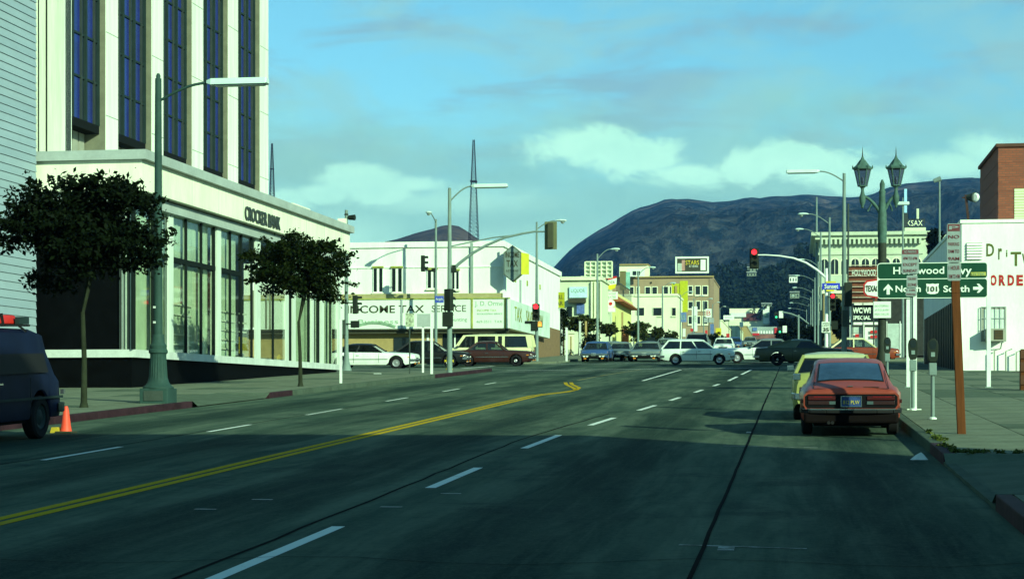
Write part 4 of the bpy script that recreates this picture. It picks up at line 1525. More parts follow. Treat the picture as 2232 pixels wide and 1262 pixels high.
# lower blocks between the office block and the crossing
r_ = root('narrow_building', (at(1790, 650, 330).x, 330, gz(330)), 'narrow tan building edge seen past the streetlight poles', 'building')
z_ = at(1800, 640, 330).z
MB().box(at(1795, 640, 330).x, 40, 330, 360, gz(330), z_).build('wall', M_TAN, r_)
MB().box(at(1795, 640, 330).x - .3, 40, 329.7, 360, z_, z_ + .5).build('parapet', M_CREAMY, r_)
r_ = root('garage_building', (12, 150, gz(150)), 'dark low garage behind the filling station signs', 'building')
z_ = at(1900, 640, 150).z
MB().box(at(1852, 640, 150).x, 40, 150, 170, gz(150), z_).build('wall', mat('garage_dark', (0.035, 0.038, 0.034), .9, var=.3), r_)
MB().box(at(1852, 640, 150).x - .2, 40, 149.8, 170, z_, z_ + .25).build('parapet', M_CAPG, r_)
panel('door', 1935, 705, 1970, 790, 149.9, M_CURT2, r_, d=.06)
panel('door_frame', 1930, 700, 1934, 795, 149.85, M_WHITE, r_, d=.08)
panel('door_frame', 1961, 700, 1963, 795, 149.85, M_WHITE, r_, d=.08)

r_ = root('lattice_sign', (at(1880, 620, 132).x, 132, gz(132)), 'weathered red-brown sign frame reading Hollywood above the petrol sign', 'sign')
panel('backing', 1850, 580, 1912, 660, 132.2, M_BROWN, r_, d=.1)
X0, X1, z0, z1 = rect(1850, 578, 1912, 660, 132)
for k in range(8):
    q_ = z0 + (z1 - z0) * k / 7
    MB().box(X0, X1, 132, 132.08, q_ - .03, q_ + .03).build('slat', mat('slat_pale', (0.40, 0.34, 0.26), .8, var=.4), r_)
lines(1855, 587, 1911, 602, 131.95, M_BOARD, r_, ['HOLLYWOOD'], gap=.1)
for a in (1858, 1880, 1903):
    panel('post', a, 660, a + 2, 790, 132.3, M_DKMET, r_, d=.15)
r_ = root('petrol_sign', (at(1900, 630, 128).x, 128, gz(128) + 4), 'white and red hexagonal petrol sign half behind the green road sign', 'sign')
HX = [(1882, 620), (1888, 612), (1918, 607), (1926, 616), (1926, 642), (1918, 651), (1888, 646), (1882, 638)]
MB().prism([at(a, b, 128) for a, b in HX], (0, .3, 0)).build('rim', M_RED, r_)
cx_, cy_ = 1905, 629
MB().prism([at(cx_ + (a - cx_) * .86, cy_ + (b - cy_) * .82, 127.97) for a, b in HX], (0, .02, 0)).build('face', M_WHITE, r_)
put('TEXACO', 1887, 622, 1923, 636, M_TXT, Y=127.95, rt=r_, bold=.03)
panel('post', 1903, 650, 1906, 790, 128.1, M_DKMET, r_, d=.15)
r_ = root('shop_frontage', (at(1885, 700, 134).x, 134, gz(134)), 'white-framed glass shop front with dark lettered board and red poster', 'shop front')
panel('board', 1852, 662, 1920, 706, 134, M_DKGL, r_, d=.2)
for (a, b, c, d) in ((1852, 660, 1920, 665), (1852, 702, 1920, 708), (1852, 660, 1856, 790), (1915, 708, 1920, 790), (1880, 708, 1884, 742)):
    panel('frame', a, b, c, d, 133.8, M_WHITE, r_, d=.18)
put('WOW!', 1858, 670, 1898, 683, M_BOARD, Y=133.95, rt=r_, bold=.05)
put('SPECIAL', 1858, 688, 1898, 697, M_BOARD, Y=133.95, rt=r_, bold=.03)
panel('pane', 1857, 713, 1879, 726, 134.05, M_CURT2, r_, d=.03)
panel('pane', 1857, 727, 1879, 790, 134.05, M_WHITE, r_, d=.03)
panel('pane', 1885, 713, 1914, 790, 134.05, M_BOARD, r_, d=.03)
panel('poster', 1897, 720, 1912, 726, 133.9, M_RED, r_, d=.03)
panel('poster', 1897, 731, 1912, 737, 133.9, M_RED, r_, d=.03)
panel('poster', 1864, 728, 1872, 740, 133.9, M_RED, r_, d=.03)

# white corner building
YW = 80.0
cw = at(2096, 487, YW)
XW = cw.x
wb = root('white_building', (XW, YW, gz(YW)), 'white stucco single-storey corner shop with painted lettering and barred window', 'building')
zw = cw.z
YE = 103.0
M_WSH = mat('white_side', (0.50, 0.55, 0.52), .85, var=.08, scale=.6)
MB().box(XW, 32, YW, YE, gz(YW) - .1, zw).build('wall', M_WHITE, wb)
MB().box(XW - .06, 32.1, YW - .06, YE + .06, zw, zw + .14).build('parapet', M_WHITE, wb)
MB().prism([(XW + 3.2, YW + .3, zw + .14), (XW + 3.2, YW + .3, zw + .40), (32, YW + .3, zw + .40), (32, YW + .3, zw + .14)], (0, 5, 0)).build('raised_parapet', M_WHITE, wb)
# dark metal shed front along its street side
MB().box(XW - .12, XW - .003, YW + .25, YE - 2, gz(YW), at(2070, 652, YW).z).build('side_shutter', mat('shutter_dark', (0.016, 0.028, 0.030), .5, var=.3), wb)
for k in range(20):
    y_ = YW + .5 + k * 1.0
    MB().box(XW - .19, XW - .122, y_, y_ + .35, gz(YW), at(2070, 652, YW).z).build('shutter_rib', mat('shutter_dark', (0, 0, 0)), wb)
MB().box(XW - .2, XW + .0, YW - .04, YW + .14, gz(YW), at(2070, 650, YW).z).build('shutter_jamb', M_WHITE, wb)
# louvre
X0, X1, z0, z1 = rect(2107, 529, 2141, 566, YW)
lv = MB().box(X0, X1, YW - .05, YW - .003, z0, z1).build('louvre', M_PIERG, wb)
kid(lv)
for k in range(6):
    q_ = z0 + (z1 - z0) * (k + .5) / 6
    MB().add([(X0, YW - .11, q_ - .05), (X1, YW - .11, q_ - .05), (X1, YW - .055, q_ + .03), (X0, YW - .055, q_ + .03),
              (X0, YW - .10, q_ - .06), (X1, YW - .10, q_ - .06)], [(0, 1, 2, 3), (4, 5, 1, 0)]).build('louvre_blade', M_WHITE, lv)
# window with bars, air conditioner
X0, X1, z0, z1 = rect(2138, 669, 2192, 744, YW)
f_ = MB().box(X0, X1, YW - .04, YW - .003, z0, z1).build('window', M_PIERG, wb)
kid(f_)
MB().box(X0 + .12, X1 - .05, YW - .05, YW - .042, z0 + .1, z1 - .1).build('pane', mat('milky_pane', (0.62, 0.68, 0.62), .3, var=.15), f_)
for k in range(6):
    x_ = X0 + (X1 - X0) * k / 5
    MB().box(x_ - .012, x_ + .012, YW - .12, YW - .10, z0, z1).build('bar', M_CAPG, f_)
for k in range(4):
    q_ = z0 + (z1 - z0) * k / 3
    MB().box(X0, X1, YW - .10, YW - .08, q_ - .012, q_ + .012).build('bar', M_CAPG, f_)
X0, X1, z0, z1 = rect(2147, 717, 2186, 744, YW)
ac = root('air_conditioner', (X0, YW - .5, z0), 'boxy grey air conditioner jutting from the barred window', 'air conditioner')
MB().box(X0, X1, YW - .62, YW - .1, z0, z1).build('case', mat('ac_case', (0.34, 0.34, 0.27), .7, var=.15), ac)
w_ = X1 - X0
MB().box(X0 + w_ * .42, X1 - w_ * .08, YW - .64, YW - .622, z0 + .06, z1 - .06).build('grille', M_TXT, ac)
for k in range(6):
    q_ = z0 + .1 + (z1 - z0 - .2) * k / 5
    MB().box(X0 + w_ * .45, X1 - w_ * .11, YW - .655, YW - .642, q_ - .012, q_ + .012).build('slat', mat('ac_slat', (0.10, 0.06, 0.03), .7), ac)
MB().bar((X0 + .1, YW - .55, z0 - .05), (X0 + .1, YW - .05, z0 - .3), .04).bar((X1 - .1, YW - .55, z0 - .05), (X1 - .1, YW - .05, z0 - .3), .04).build('bracket', M_CAPG, ac)
# lettering painted on the wall
MR = mat('letter_red', (0.42, 0.035, 0.035), .8, var=.25, scale=4)
MO = mat('letter_peeled', (0.10, 0.11, 0.03), .8, var=.3, scale=4)
X0, X1, z0, z1 = rect(2158, 599, 2236, 623, YW)
for k, ch in enumerate('ORDER'):
    x0_ = 2158 + k * 19.2
    a, b, c, d = rect(x0_, 599, x0_ + 14.5, 623, YW)
    text(ch, ((a + b) / 2, YW - .012, (c + d) / 2), d - c, MR, wb, width=b - a, bold=.05)
for ch, x0_, y0_, x1_, y1_ in (('D', 2150, 531, 2167, 559), ('r', 2176, 541, 2184, 566), ('i', 2193, 545, 2196, 560), ('T', 2203, 549, 2226, 580), ('v', 2228, 553, 2238, 575)):
    a, b, c, d = rect(x0_, y0_, x1_, y1_, YW)
    text(ch, ((a + b) / 2, YW - .012, (c + d) / 2), d - c, MO, wb, width=b - a, bold=.02)
# pipe stubs at the foot of the wall
for a, y0_ in ((2168, 765), (2193, 766), (2216, 768)):
    X_ = at(a, 780, YW - .4).x
    MB().tube([(X_, YW - .3, gz(YW)), (X_, YW - .3, at(a, y0_, YW).z), (X_ + .25, YW - .3, at(a, y0_ - 5, YW).z)], .03, 6).build('pipe', M_PIERG, wb)

# red brick building behind: bricks read as courses at this distance
YK = 84.0
kb = at(2176, 321, YK)
bk = root('brick_building', (kb.x, YK, gz(YK)), 'tall windowless red brick building rising behind the white shop', 'building')


def brick_mat():
    m = bpy.data.materials.new('red_brick')
    m.use_nodes = True
    b = m.node_tree.nodes['Principled BSDF']
    N = NT(m.node_tree)
    tcn = N.n('ShaderNodeTexCoord')
    sp = N.n('ShaderNodeSeparateXYZ')
    N.l(tcn.outputs['Object'], sp.inputs[0])
    br = N.n('ShaderNodeTexBrick')
    N.l(N.comb(N.m('ADD', sp.outputs[0], sp.outputs[1]), sp.outputs[2]), br.inputs[0])
    br.inputs['Color1'].default_value = (0.27, 0.068, 0.032, 1)
    br.inputs['Color2'].default_value = (0.20, 0.050, 0.026, 1)
    br.inputs['Mortar'].default_value = (0.12, 0.06, 0.04, 1)
    br.inputs['Scale'].default_value = 1
    br.inputs['Mortar Size'].default_value = .012
    br.inputs['Brick Width'].default_value = .30
    br.inputs['Row Height'].default_value = .10
    N.l(br.outputs[0], b.inputs['Base Color'])
    b.inputs['Roughness'].default_value = .9
    return m


MBK = brick_mat()
MB().box(kb.x, kb.x + 22, YK, YK + 8, gz(YK), kb.z).build('wall', MBK, bk)
mc = MB()
z = gz(YK) + 6
while z < kb.z - .2:
    mc.box(kb.x - .012, kb.x + 22, YK - .012, YK + 8, z, z + .26)
    z += .62
mc.build('brick_course', MBK, bk)
MB().box(kb.x - .1, kb.x + 22.1, YK - .1, YK + 8.1, kb.z, kb.z + .14).build('coping', mat('coping_dark', (0.10, 0.05, 0.035), .9), bk)
X0, X1, z0, z1 = rect(2211, 411, 2262, 478, YK)
f_ = MB().box(X0, X1, YK - .03, YK - .014, z0, z1).build('blocked_window', M_PALE, bk)
kid(f_)
mb = MB()
for k in range(12):
    q_ = z0 + (z1 - z0) * k / 11
    mb.box(X0, X1, YK - .036, YK - .031, q_ - .012, q_ + .012)
mb.build('joint', M_TAN, f_)
# big shop out of frame to the right whose roof shades the road
YQ, XQ, HQ = 15.7, 6.2, 4.7
r_ = root('roadside_shop', (XQ + 6, 8, gz(8)), 'unseen low grey shop with added shade blocks on the right pavement behind the camera whose shadow crosses the road', 'building')
MB().box(XQ, XQ + 14, -24, YQ, -1.2, gz(YQ) + HQ).build('wall', M_CAPG, r_)
MB().box(XQ + 2.2, XQ + 13.8, -24, 1.9, gz(YQ) + HQ + .2, 13.4).build('upper_shade_block', M_CAPG, r_)  # unseen upper block, added and sized so its shadow reaches the left lanes
MB().box(XQ + 2.3, XQ + 13.7, 1.9, 8.0, gz(YQ) + HQ + .2, 14.4).build('van_shade_block', M_CAPG, r_)  # unseen taller block, added only to put the navy van in shade
MB().box(XQ - .1, XQ + 14.1, -24.1, YQ + .1, gz(YQ) + HQ, gz(YQ) + HQ + .2).build('coping', M_BAND, r_)

# radio towers
def mast(x, ytop, ybot, wtop, wbot, Y, label, seg):
    a, b = at(x, ytop, Y), at(x, ybot, Y)
    r_ = root('radio_tower', (b.x, Y, b.z - 25), label, 'radio tower', group='lattice radio towers')
    k_ = Y / FPX
    mL = MB()
    H_ = a.z - b.z
    def wq(t):
        return (wbot + (wtop - wbot) * t) * k_ / 2
    cor = [(-1, -1), (1, -1), (1, 1), (-1, 1)]
    for sx_, sy_ in cor:
        lg = MB()
        lg.bar((b.x + sx_ * wq(-.2), Y + sy_ * wq(-.2), b.z - H_ * .2), (a.x + sx_ * wq(1), Y + sy_ * wq(1), a.z), .55 * k_ * 1.7)
        lg.build('leg', M_TOWER, r_)
    for k in range(-2, seg):
        t0, t1 = k / seg, (k + 1) / seg
        for q in range(4):
            c0, c1 = cor[q], cor[(q + 1) % 4]
            p0 = (b.x + c0[0] * wq(t0), Y + c0[1] * wq(t0), b.z + H_ * t0)
            p1 = (b.x + c1[0] * wq(t1), Y + c1[1] * wq(t1), b.z + H_ * t1)
            p2 = (b.x + c1[0] * wq(t0), Y + c1[1] * wq(t0), b.z + H_ * t0)
            p3 = (b.x + c0[0] * wq(t1), Y + c0[1] * wq(t1), b.z + H_ * t1)
            mL.bar(p0, p1, .7 * k_ * .62)
            mL.bar(p2, p3, .7 * k_ * .62)
            mL.bar(p0, p2, .7 * k_ * .62)
    o = mL.build('bracing', M_TOWER, r_)
    MB().box(b.x - 1.2 * wq(.5), b.x + 1.2 * wq(.5), Y - 1.2 * wq(.5), Y + 1.2 * wq(.5), b.z + H_ * .57, b.z + H_ * .585).build('platform', M_TOWER, r_)
    return r_


M_TOWER = mat('tower_steel', (0.015, 0.015, 0.03), .6, var=.2)
mast(1032.5, 305, 520, 3.5, 20, 700, 'tall dark lattice radio tower rising behind the tax office', 26)
mast(593, 313, 445, 2.5, 11, 700, 'slimmer lattice radio tower showing just past the bank tower', 18)
# ------------------------------------------------------------------ vehicles
M_TYRE = mat('tyre', (0.012, 0.012, 0.013), .85, var=.2)
M_HUB = mat('hub_steel', (0.45, 0.47, 0.47), .35, metal=.6, var=.15)
M_CHROME = mat('chrome', (0.40, 0.44, 0.46), .22, metal=.95, var=.08)
M_UNDER = mat('underbody', (0.008, 0.008, 0.009), .9, var=0)
M_CARGL = glass_mat('car_glass', (0.50, 0.62, 0.60), .60)
M_CARGLD = glass_mat('car_glass_dark', (0.16, 0.22, 0.24), .5)
M_LAMPR = mat('lamp_red', (0.055, 0.006, 0.006), .25, spec=.5)
M_LAMPW = mat('lamp_white', (0.75, 0.78, 0.70), .2, spec=.6)
M_LAMPA = mat('lamp_amber', (0.65, 0.22, 0.02), .3, spec=.5)
M_SEAT = mat('seat', (0.05, 0.045, 0.04), .8)
M_TRIM = mat('black_trim', (0.012, 0.012, 0.013), .6, var=0)
ROADPITCH = math.atan(SL)


def interp(pts, x):
    return float(np.interp(x, [q[0] for q in pts], [q[1] for q in pts]))


def wheel(r_, x, y, R_, side, w=.19, hub=M_HUB, hr=.6, hubpaint=None):
    """tyre with a dished rim, its axle along the car's y"""
    s = 1 if side > 0 else -1
    mb = MB()
    n = 20
    prof = [(R_ * .55, -w / 2), (R_ * .90, -w / 2), (R_, -w * .36), (R_, w * .36), (R_ * .90, w / 2), (R_ * .62, w / 2), (R_ * .58, w * .36)]
    vv_, ff_ = [], []
    for (rr, o) in prof:
        for k in range(n):
            an = 2 * math.pi * k / n
            vv_.append((x + rr * math.cos(an), y + s * o, R_ + rr * math.sin(an)))
    for i in range(len(prof) - 1):
        for k in range(n):
            k2 = (k + 1) % n
            f = (i * n + k, (i + 1) * n + k, (i + 1) * n + k2, i * n + k2)
            ff_.append(f if s > 0 else f[::-1])
    mb.add(vv_, ff_)
    wo_ = mb.build('wheel', M_TYRE, r_, smooth=40, local=True)
    mh = MB()
    prof = [(R_ * hr, w * .30), (R_ * hr * .92, w * .42), (R_ * hr * .62, w * .30), (R_ * hr * .3, w * .40), (.012, w * .46)]
    vv_, ff_ = [], []
    for (rr, o) in prof:
        for k in range(n):
            an = 2 * math.pi * k / n
            vv_.append((x + rr * math.cos(an), y + s * o, R_ + rr * math.sin(an)))
    for i in range(len(prof) - 1):
        for k in range(n):
            k2 = (k + 1) % n
            f = (i * n + k, (i + 1) * n + k, (i + 1) * n + k2, i * n + k2)
            ff_.append(f if s > 0 else f[::-1])
    ff_.append(tuple(range((len(prof) - 1) * n, len(prof) * n)))
    mh.add(vv_, ff_)
    h = mh.build('hubcap', hub, wo_, smooth=40, local=True)
    return wo_


def vehicle(name, label, X, Y, rz, S, group=None, cat='car', z=None):
    """car with local x forward, y left, z up; S holds its proportions"""
    zz = gz(Y) if z is None else z
    # heading rz about z; the street climbs with Y, so tilt the whole thing about the world's x axis
    r_ = bpy.data.objects.new(name, None)
    r_.location = (X, Y, zz + .004)
    r_.rotation_mode = 'XYZ'
    Mt = Matrix.Rotation(ROADPITCH, 4, 'X') @ Matrix.Rotation(rz, 4, 'Z')
    r_.rotation_euler = Mt.to_euler()
    COL.objects.link(r_)
    r_['label'] = label
    r_['category'] = cat
    if group:
        r_['group'] = group
    ROOTINV[r_.name] = (Matrix.Translation(Vector((X, Y, zz + .004))) @ Mt).inverted()
    L, Wd = S['L'], S['W']
    hw = Wd / 2
    bp = S['paint']
    R_ = S.get('R', .32)
    wf, wr_ = S['wf'], S['wr']
    zb0 = S.get('zb', .24)
    top = S['top']                      # bonnet / belt / boot line [(x, z)]
    ends = S.get('ends', [(-L / 2, .90), (-L / 2 + .12, .965), (-L / 2 + .5, 1), (L / 2 - .6, 1), (L / 2 - .15, .95), (L / 2, .88)])
    st = sorted(set([round(-L / 2 + L * i / 30, 3) for i in range(31)] +
                    [round(c + R_ * 1.18 * math.sin(a * math.pi / 12), 3) for c in (wf, wr_) for a in range(-6, 7)] +
                    [q[0] for q in top] + [q[0] for q in ends]))
    st = [q for q in st if -L / 2 <= q <= L / 2]
    tw = S.get('tumble', .90)
    mb = MB()
    vv_, ff_ = [], []
    Ra = R_ * 1.18
    for x in st:
        w = hw * interp(ends, x)
        zt_ = interp(top, x)
        zb = zb0 + (.10 * max(0, (abs(x) - L / 2 + .45) / .45))
        arch = 0
        for c in (wf, wr_):
            if abs(x - c) <= Ra:
                arch = max(arch, R_ + math.sqrt(max(0, Ra * Ra - (x - c) ** 2)))
        zb = max(zb, arch)
        zs = zt_ - S.get('shoulder', .10)
        zm = max(S.get('waist', .55), zb + .03)
        zs = max(zs, zm + .02)
        ring = [(w * (.955 if arch <= zb0 else .99), zb), (w * .985 if arch <= zb0 else w, min(zb + .08, zm)), (w, zm), (w * .985, zs), (w * (tw + .045), zt_ - .02), (w * tw, zt_ + .004), (w * .45, zt_ + .035), (0, zt_ + .042)]
        full = [(a, b) for a, b in ring] + [(-a, b) for a, b in ring[:-1][::-1]]
        vv_ += [(x, a, b) for a, b in full]
    n = 15
    for i in range(len(st) - 1):
        for k in range(n - 1):
            ff_.append((i * n + k, (i + 1) * n + k, (i + 1) * n + k + 1, i * n + k + 1))
    ff_.append(tuple(range(n)))
    ff_.append(tuple(range((len(st) - 1) * n, len(st) * n))[::-1])
    mb.add(vv_, ff_)
    body = mb.build('body', bp, r_, smooth=38, local=True)
    kid(body)
    ub = MB()
    ub.box(-L / 2 + .25, L / 2 - .25, -hw * .70, hw * .70, zb0 - .03, zb0 + .30)
    ub.box(wr_ + Ra * .98, wf - Ra * .98, -hw * .93, hw * .93, zb0 - .02, zb0 + .25)
    ub.build('underbody', M_UNDER, r_, local=True)
    for x in (wf, wr_):
        for s in (1, -1):
            wheel(r_, x, s * (hw - .12), R_, s, hub=S.get('hub', M_HUB), hr=S.get('hr', .6))
    # cabin
    for C in S['cabins']:
        A_, B_, C_, D_ = C['pts']                 # windscreen foot, roof front, roof back, rear window foot, each (x, z)
        wb, wrf = C.get('wb', hw * .90), C.get('wr', hw * .72)
        gl = C.get('glass', M_CARGL)
        rp = C.get('paint', bp)
        th = .035
        # glass panes
        def q3(pt, w, s):
            return (pt[0], s * w, pt[1])
        MB().add([q3(A_, wb, 1), q3(A_, wb, -1), q3(B_, wrf, -1), q3(B_, wrf, 1)], [(0, 1, 2, 3)]).build('windscreen', gl, r_, local=True)
        if not C.get('solid_back'):
            MB().add([q3(D_, wb, 1), q3(C_, wrf, 1), q3(C_, wrf, -1), q3(D_, wb, -1)], [(0, 1, 2, 3)]).build('rear_window', gl, r_, local=True)
        else:
            MB().add([q3(D_, wb, 1), q3(C_, wrf, 1), q3(C_, wrf, -1), q3(D_, wb, -1)], [(0, 1, 2, 3)]).build('rear_panel', rp, r_, local=True)
        cuts = C.get('pillars', [])
        xs_b = [A_[0]] + [c for c in cuts] + [D_[0]]

        def top_at(x):
            # x along the roof that belongs to belt position x
            t = (x - A_[0]) / (D_[0] - A_[0])
            return B_[0] + (C_[0] - B_[0]) * t

        for s in (1, -1):
            segs = [A_[0]] + list(cuts) + [D_[0]]
            for i in range(len(segs) - 1):
                b0, b1 = segs[i], segs[i + 1]
                if i in C.get('blind', ()):
                    mm, nm = rp, 'quarter_panel'
                else:
                    mm, nm = gl, 'side_window'
                t0 = B_ if i == 0 else (top_at(b0) if not C.get('upright') else b0, B_[1])
                t1 = C_ if i == len(segs) - 2 else (top_at(b1) if not C.get('upright') else b1, C_[1])
                z0_, z1_ = (A_[1] if i == 0 else interp([(A_[0], A_[1]), (D_[0], D_[1])][::-1] if D_[0] < A_[0] else [A_, D_], b0)), (D_[1] if i == len(segs) - 2 else interp([D_, A_], b1))
                P_ = [(b0, s * wb, z0_), (b1, s * wb, z1_), (t1[0], s * wrf, t1[1]), (t0[0], s * wrf, t0[1])]
                MB().add(P_, [(0, 1, 2, 3) if s < 0 else (3, 2, 1, 0)]).build(nm, mm, r_, local=True)
        # pillars and rails
        pw = C.get('pw', .07)
        for s in (1, -1):
            for a, b in ((A_, B_), (D_, C_)):
                MB().bar((a[0], s * wb, a[1] - .01), (b[0], s * wrf, b[1] + .0), pw if a is A_ else C.get('cpw', pw * 1.3), .05, up=(0, 1, 0)).build('pillar', rp, r_, local=True)
            for c in cuts:
                t_ = top_at(c) if not C.get('upright') else c
                MB().bar((c, s * wb, A_[1] - .01), (t_, s * wrf, B_[1]), pw, .05, up=(0, 1, 0)).build('pillar', rp, r_, local=True)
        # roof, softly crowned
        nr = 8
        vv_, ff_ = [], []
        x0_, x1_ = C_[0] - .05, B_[0] + .05
        for i in range(nr + 1):
            t = i / nr
            x = x0_ + (x1_ - x0_) * t
            zz_ = C_[1] + (B_[1] - C_[1]) * t
            cr = .045 * (1 - (2 * t - 1) ** 4)
            for (ww, dz_) in ((wrf + .03, -.03), (wrf + .025, .015), (wrf * .93, .035 + cr * .4), (wrf * .5, .045 + cr), (0, .05 + cr)):
                vv_.append((x, ww, zz_ + dz_))
            for (ww, dz_) in ((wrf * .5, .045 + cr), (wrf * .93, .035 + cr * .4), (wrf + .025, .015), (wrf + .03, -.03)):
                vv_.append((x, -ww, zz_ + dz_))
        n2 = 9
        for i in range(nr):
            for k in range(n2 - 1):
                ff_.append((i * n2 + k, (i + 1) * n2 + k, (i + 1) * n2 + k + 1, i * n2 + k + 1))
        ff_.append(tuple(range(n2)))
        ff_.append(tuple(range(nr * n2, nr * n2 + n2))[::-1])
        ff_.append((0, n2 - 1, nr * n2 + n2 - 1, nr * n2)[::-1])
        MB().add(vv_, ff_).build('roof', C.get('roofpaint', rp), r_, smooth=50, local=True)
        if C.get('seats', True):
            sm = MB()
            for xs_ in C.get('seatx', ((A_[0] + D_[0]) / 2 + .15, (A_[0] + D_[0]) / 2 - .75)):
                for s in (1, -1):
                    sm.box(xs_ - .16, xs_, s * hw * .42 - .24, s * hw * .42 + .24, .5, A_[1] + .16)
            sm.build('seat', M_SEAT, r_, local=True)
    # bumpers
    bz = S.get('bz', .48)
    for s in (1, -1):
        xe = s * (L / 2 + .05)
        mbp = MB()
        pts = [(xe - s * .28, hw * .985), (xe - s * .06, hw * .93), (xe, hw * .6), (xe + s * .02, 0), (xe, -hw * .6), (xe - s * .06, -hw * .93), (xe - s * .28, -hw * .985)]
        for a, b in zip(pts[:-1], pts[1:]):
            mbp.bar((a[0], a[1], bz), (b[0], b[1], bz), .06, S.get('bh', .12))
        mbp.build('bumper', S.get('bumper', M_CHROME), r_, local=True, bevel=.012)
    # front face
    xf = L / 2
    zf_ = interp(top, xf) - .06
    for s in (1, -1):
        hl = S.get('headlight', 'round')
        hy = hw * .68
        hz = zf_ - .14
        k_ = S.get('hlk', 1)
        for j in range(k_):
            yy = s * (hy - j * .19)
            if hl == 'round':
                MB().tube([(xf - .05, yy, hz), (xf + .025, yy, hz)], .085, 14).build('headlight', M_LAMPW, r_, local=True)
            else:
                MB().box(xf - .05, xf + .02, yy - .10, yy + .10, hz - .07, hz + .07).build('headlight', M_LAMPW, r_, local=True)
        MB().box(xf - .03, xf + .015, s * hw * .62 - .08, s * hw * .62 + .08, hz - .21, hz - .14).build('indicator', M_LAMPA, r_, local=True)
        MB().box(-xf - .02, -xf + .05, s * hw * .62 - .16, s * hw * .62 + .16, interp(top, -xf) - .28, interp(top, -xf) - .12).build('tail_light', M_LAMPR, r_, local=True)
        MB().box(xf - .36, xf - .22, s * hw * .955 - .01, s * hw * .955 + .012, .60, .64).build('side_marker', M_LAMPA, r_, local=True)
    MB().box(xf - .03, xf + .012, -hw * .46, hw * .46, zf_ - .24, zf_ - .03).build('grille', S.get('grille', M_TRIM), r_, local=True)
    MB().box(xf + .05, xf + .085, -.15, .15, bz - .07, bz + .07).build('number_plate', S.get('plate', M_BOARD), r_, local=True)
    MB().box(-xf - .085, -xf - .05, -.15, .15, bz - .07, bz + .07).build('number_plate', S.get('plate', M_BOARD), r_, local=True)
    # door gaps, trim and handles on both sides
    hm = MB()
    for s in (1, -1):
        for x in S.get('doors', ()):
            w = hw * interp(ends, x)
            zt_ = interp(top, x)
            P_ = [(w * .99, zb0 + .10), (w * 1.003, S.get('waist', .55)), (w * .988, zt_ - .12), (w * (tw + .05), zt_ - .03)]
            dm = MB()
            for a, b in zip(P_[:-1], P_[1:]):
                dm.bar((x, s * a[0], a[1]), (x, s * b[0], b[1]), .014, .008, up=(0, 1, 0))
            dm.build('door_gap', M_TRIM, r_, local=True)
        for x in S.get('handles', ()):
            hm.box(x - .08, x + .08, s * hw * 1.0 - .012, s * hw * 1.0 + .012, interp(top, x) - .17, interp(top, x) - .145)
        if S.get('strip'):
            z_ = S['strip']
            hm.box(wr_ + R_ * 1.3, wf - R_ * 1.3, s * hw * 1.003 - .008, s * hw * 1.003 + .008, z_ - .018, z_ + .018)
    if hm.v:
        hm.build('trim', S.get('trim', M_CHROME), r_, local=True)
    # mirror
    mx = S['cabins'][0]['pts'][0][0] - .12
    MB().box(mx - .05, mx + .05, hw * .96, hw * 1.12, interp(top, mx) + .01, interp(top, mx) + .11).build('mirror', S.get('trim', M_CHROME), r_, local=True)
    return r_


def sedan(L=4.9, W=1.86, belt=.90, roof=1.36, paint_=None, roofp=None, glass=M_CARGL, **kw):
    h = L / 2
    S = dict(L=L, W=W, paint=paint_, wf=h - .95, wr=-h + 1.10, R=.33,
             top=[(-h, belt - .16), (-h + .10, belt - .04), (-h + .9, belt - .0), (-.9, belt + .02), (.55, belt + .0), (h - .4, belt - .07), (h - .05, belt - .13), (h, belt - .18)],
             cabins=[dict(pts=((.95, belt), (.25, roof), (-.95, roof), (-1.65, belt)), wb=W / 2 * .89, wr=W / 2 * .70, pillars=(-.35,), glass=glass, paint=roofp or paint_)],
             doors=(.75, -.35, -1.3), handles=(-.2, -1.15), strip=.52, hlk=2)
    S.update(kw)
    return S


PI2 = math.pi / 2
P_WHITE = paint('white', (0.72, 0.78, 0.70))
P_MINT = paint('pale_mint', (0.62, 0.72, 0.64))
P_BLACK = paint('black', (0.005, 0.006, 0.006))
P_MAROON = paint('maroon', (0.035, 0.010, 0.007))
P_CREAM = paint('cream', (0.66, 0.66, 0.36))
P_BLUE = paint('blue', (0.03, 0.075, 0.20))
P_OLIVE = paint('olive', (0.040, 0.050, 0.022))
P_OLROOF = paint('olive_roof', (0.085, 0.11, 0.07))
P_ORANGE = paint('orange', (0.235, 0.040, 0.022))
P_CREAMR = paint('cream_roof', (0.42, 0.46, 0.26))
P_YELLOW = paint('yellow', (0.30, 0.31, 0.09))
P_GREY = paint('grey', (0.14, 0.18, 0.17))
P_RUST = paint('rust', (0.20, 0.035, 0.012))
P_NAVY = mat('paint_navy', (0.003, 0.007, 0.026), .6, spec=.12, var=.2)


def xat(x, Y):
    return at(x, 780, Y).x


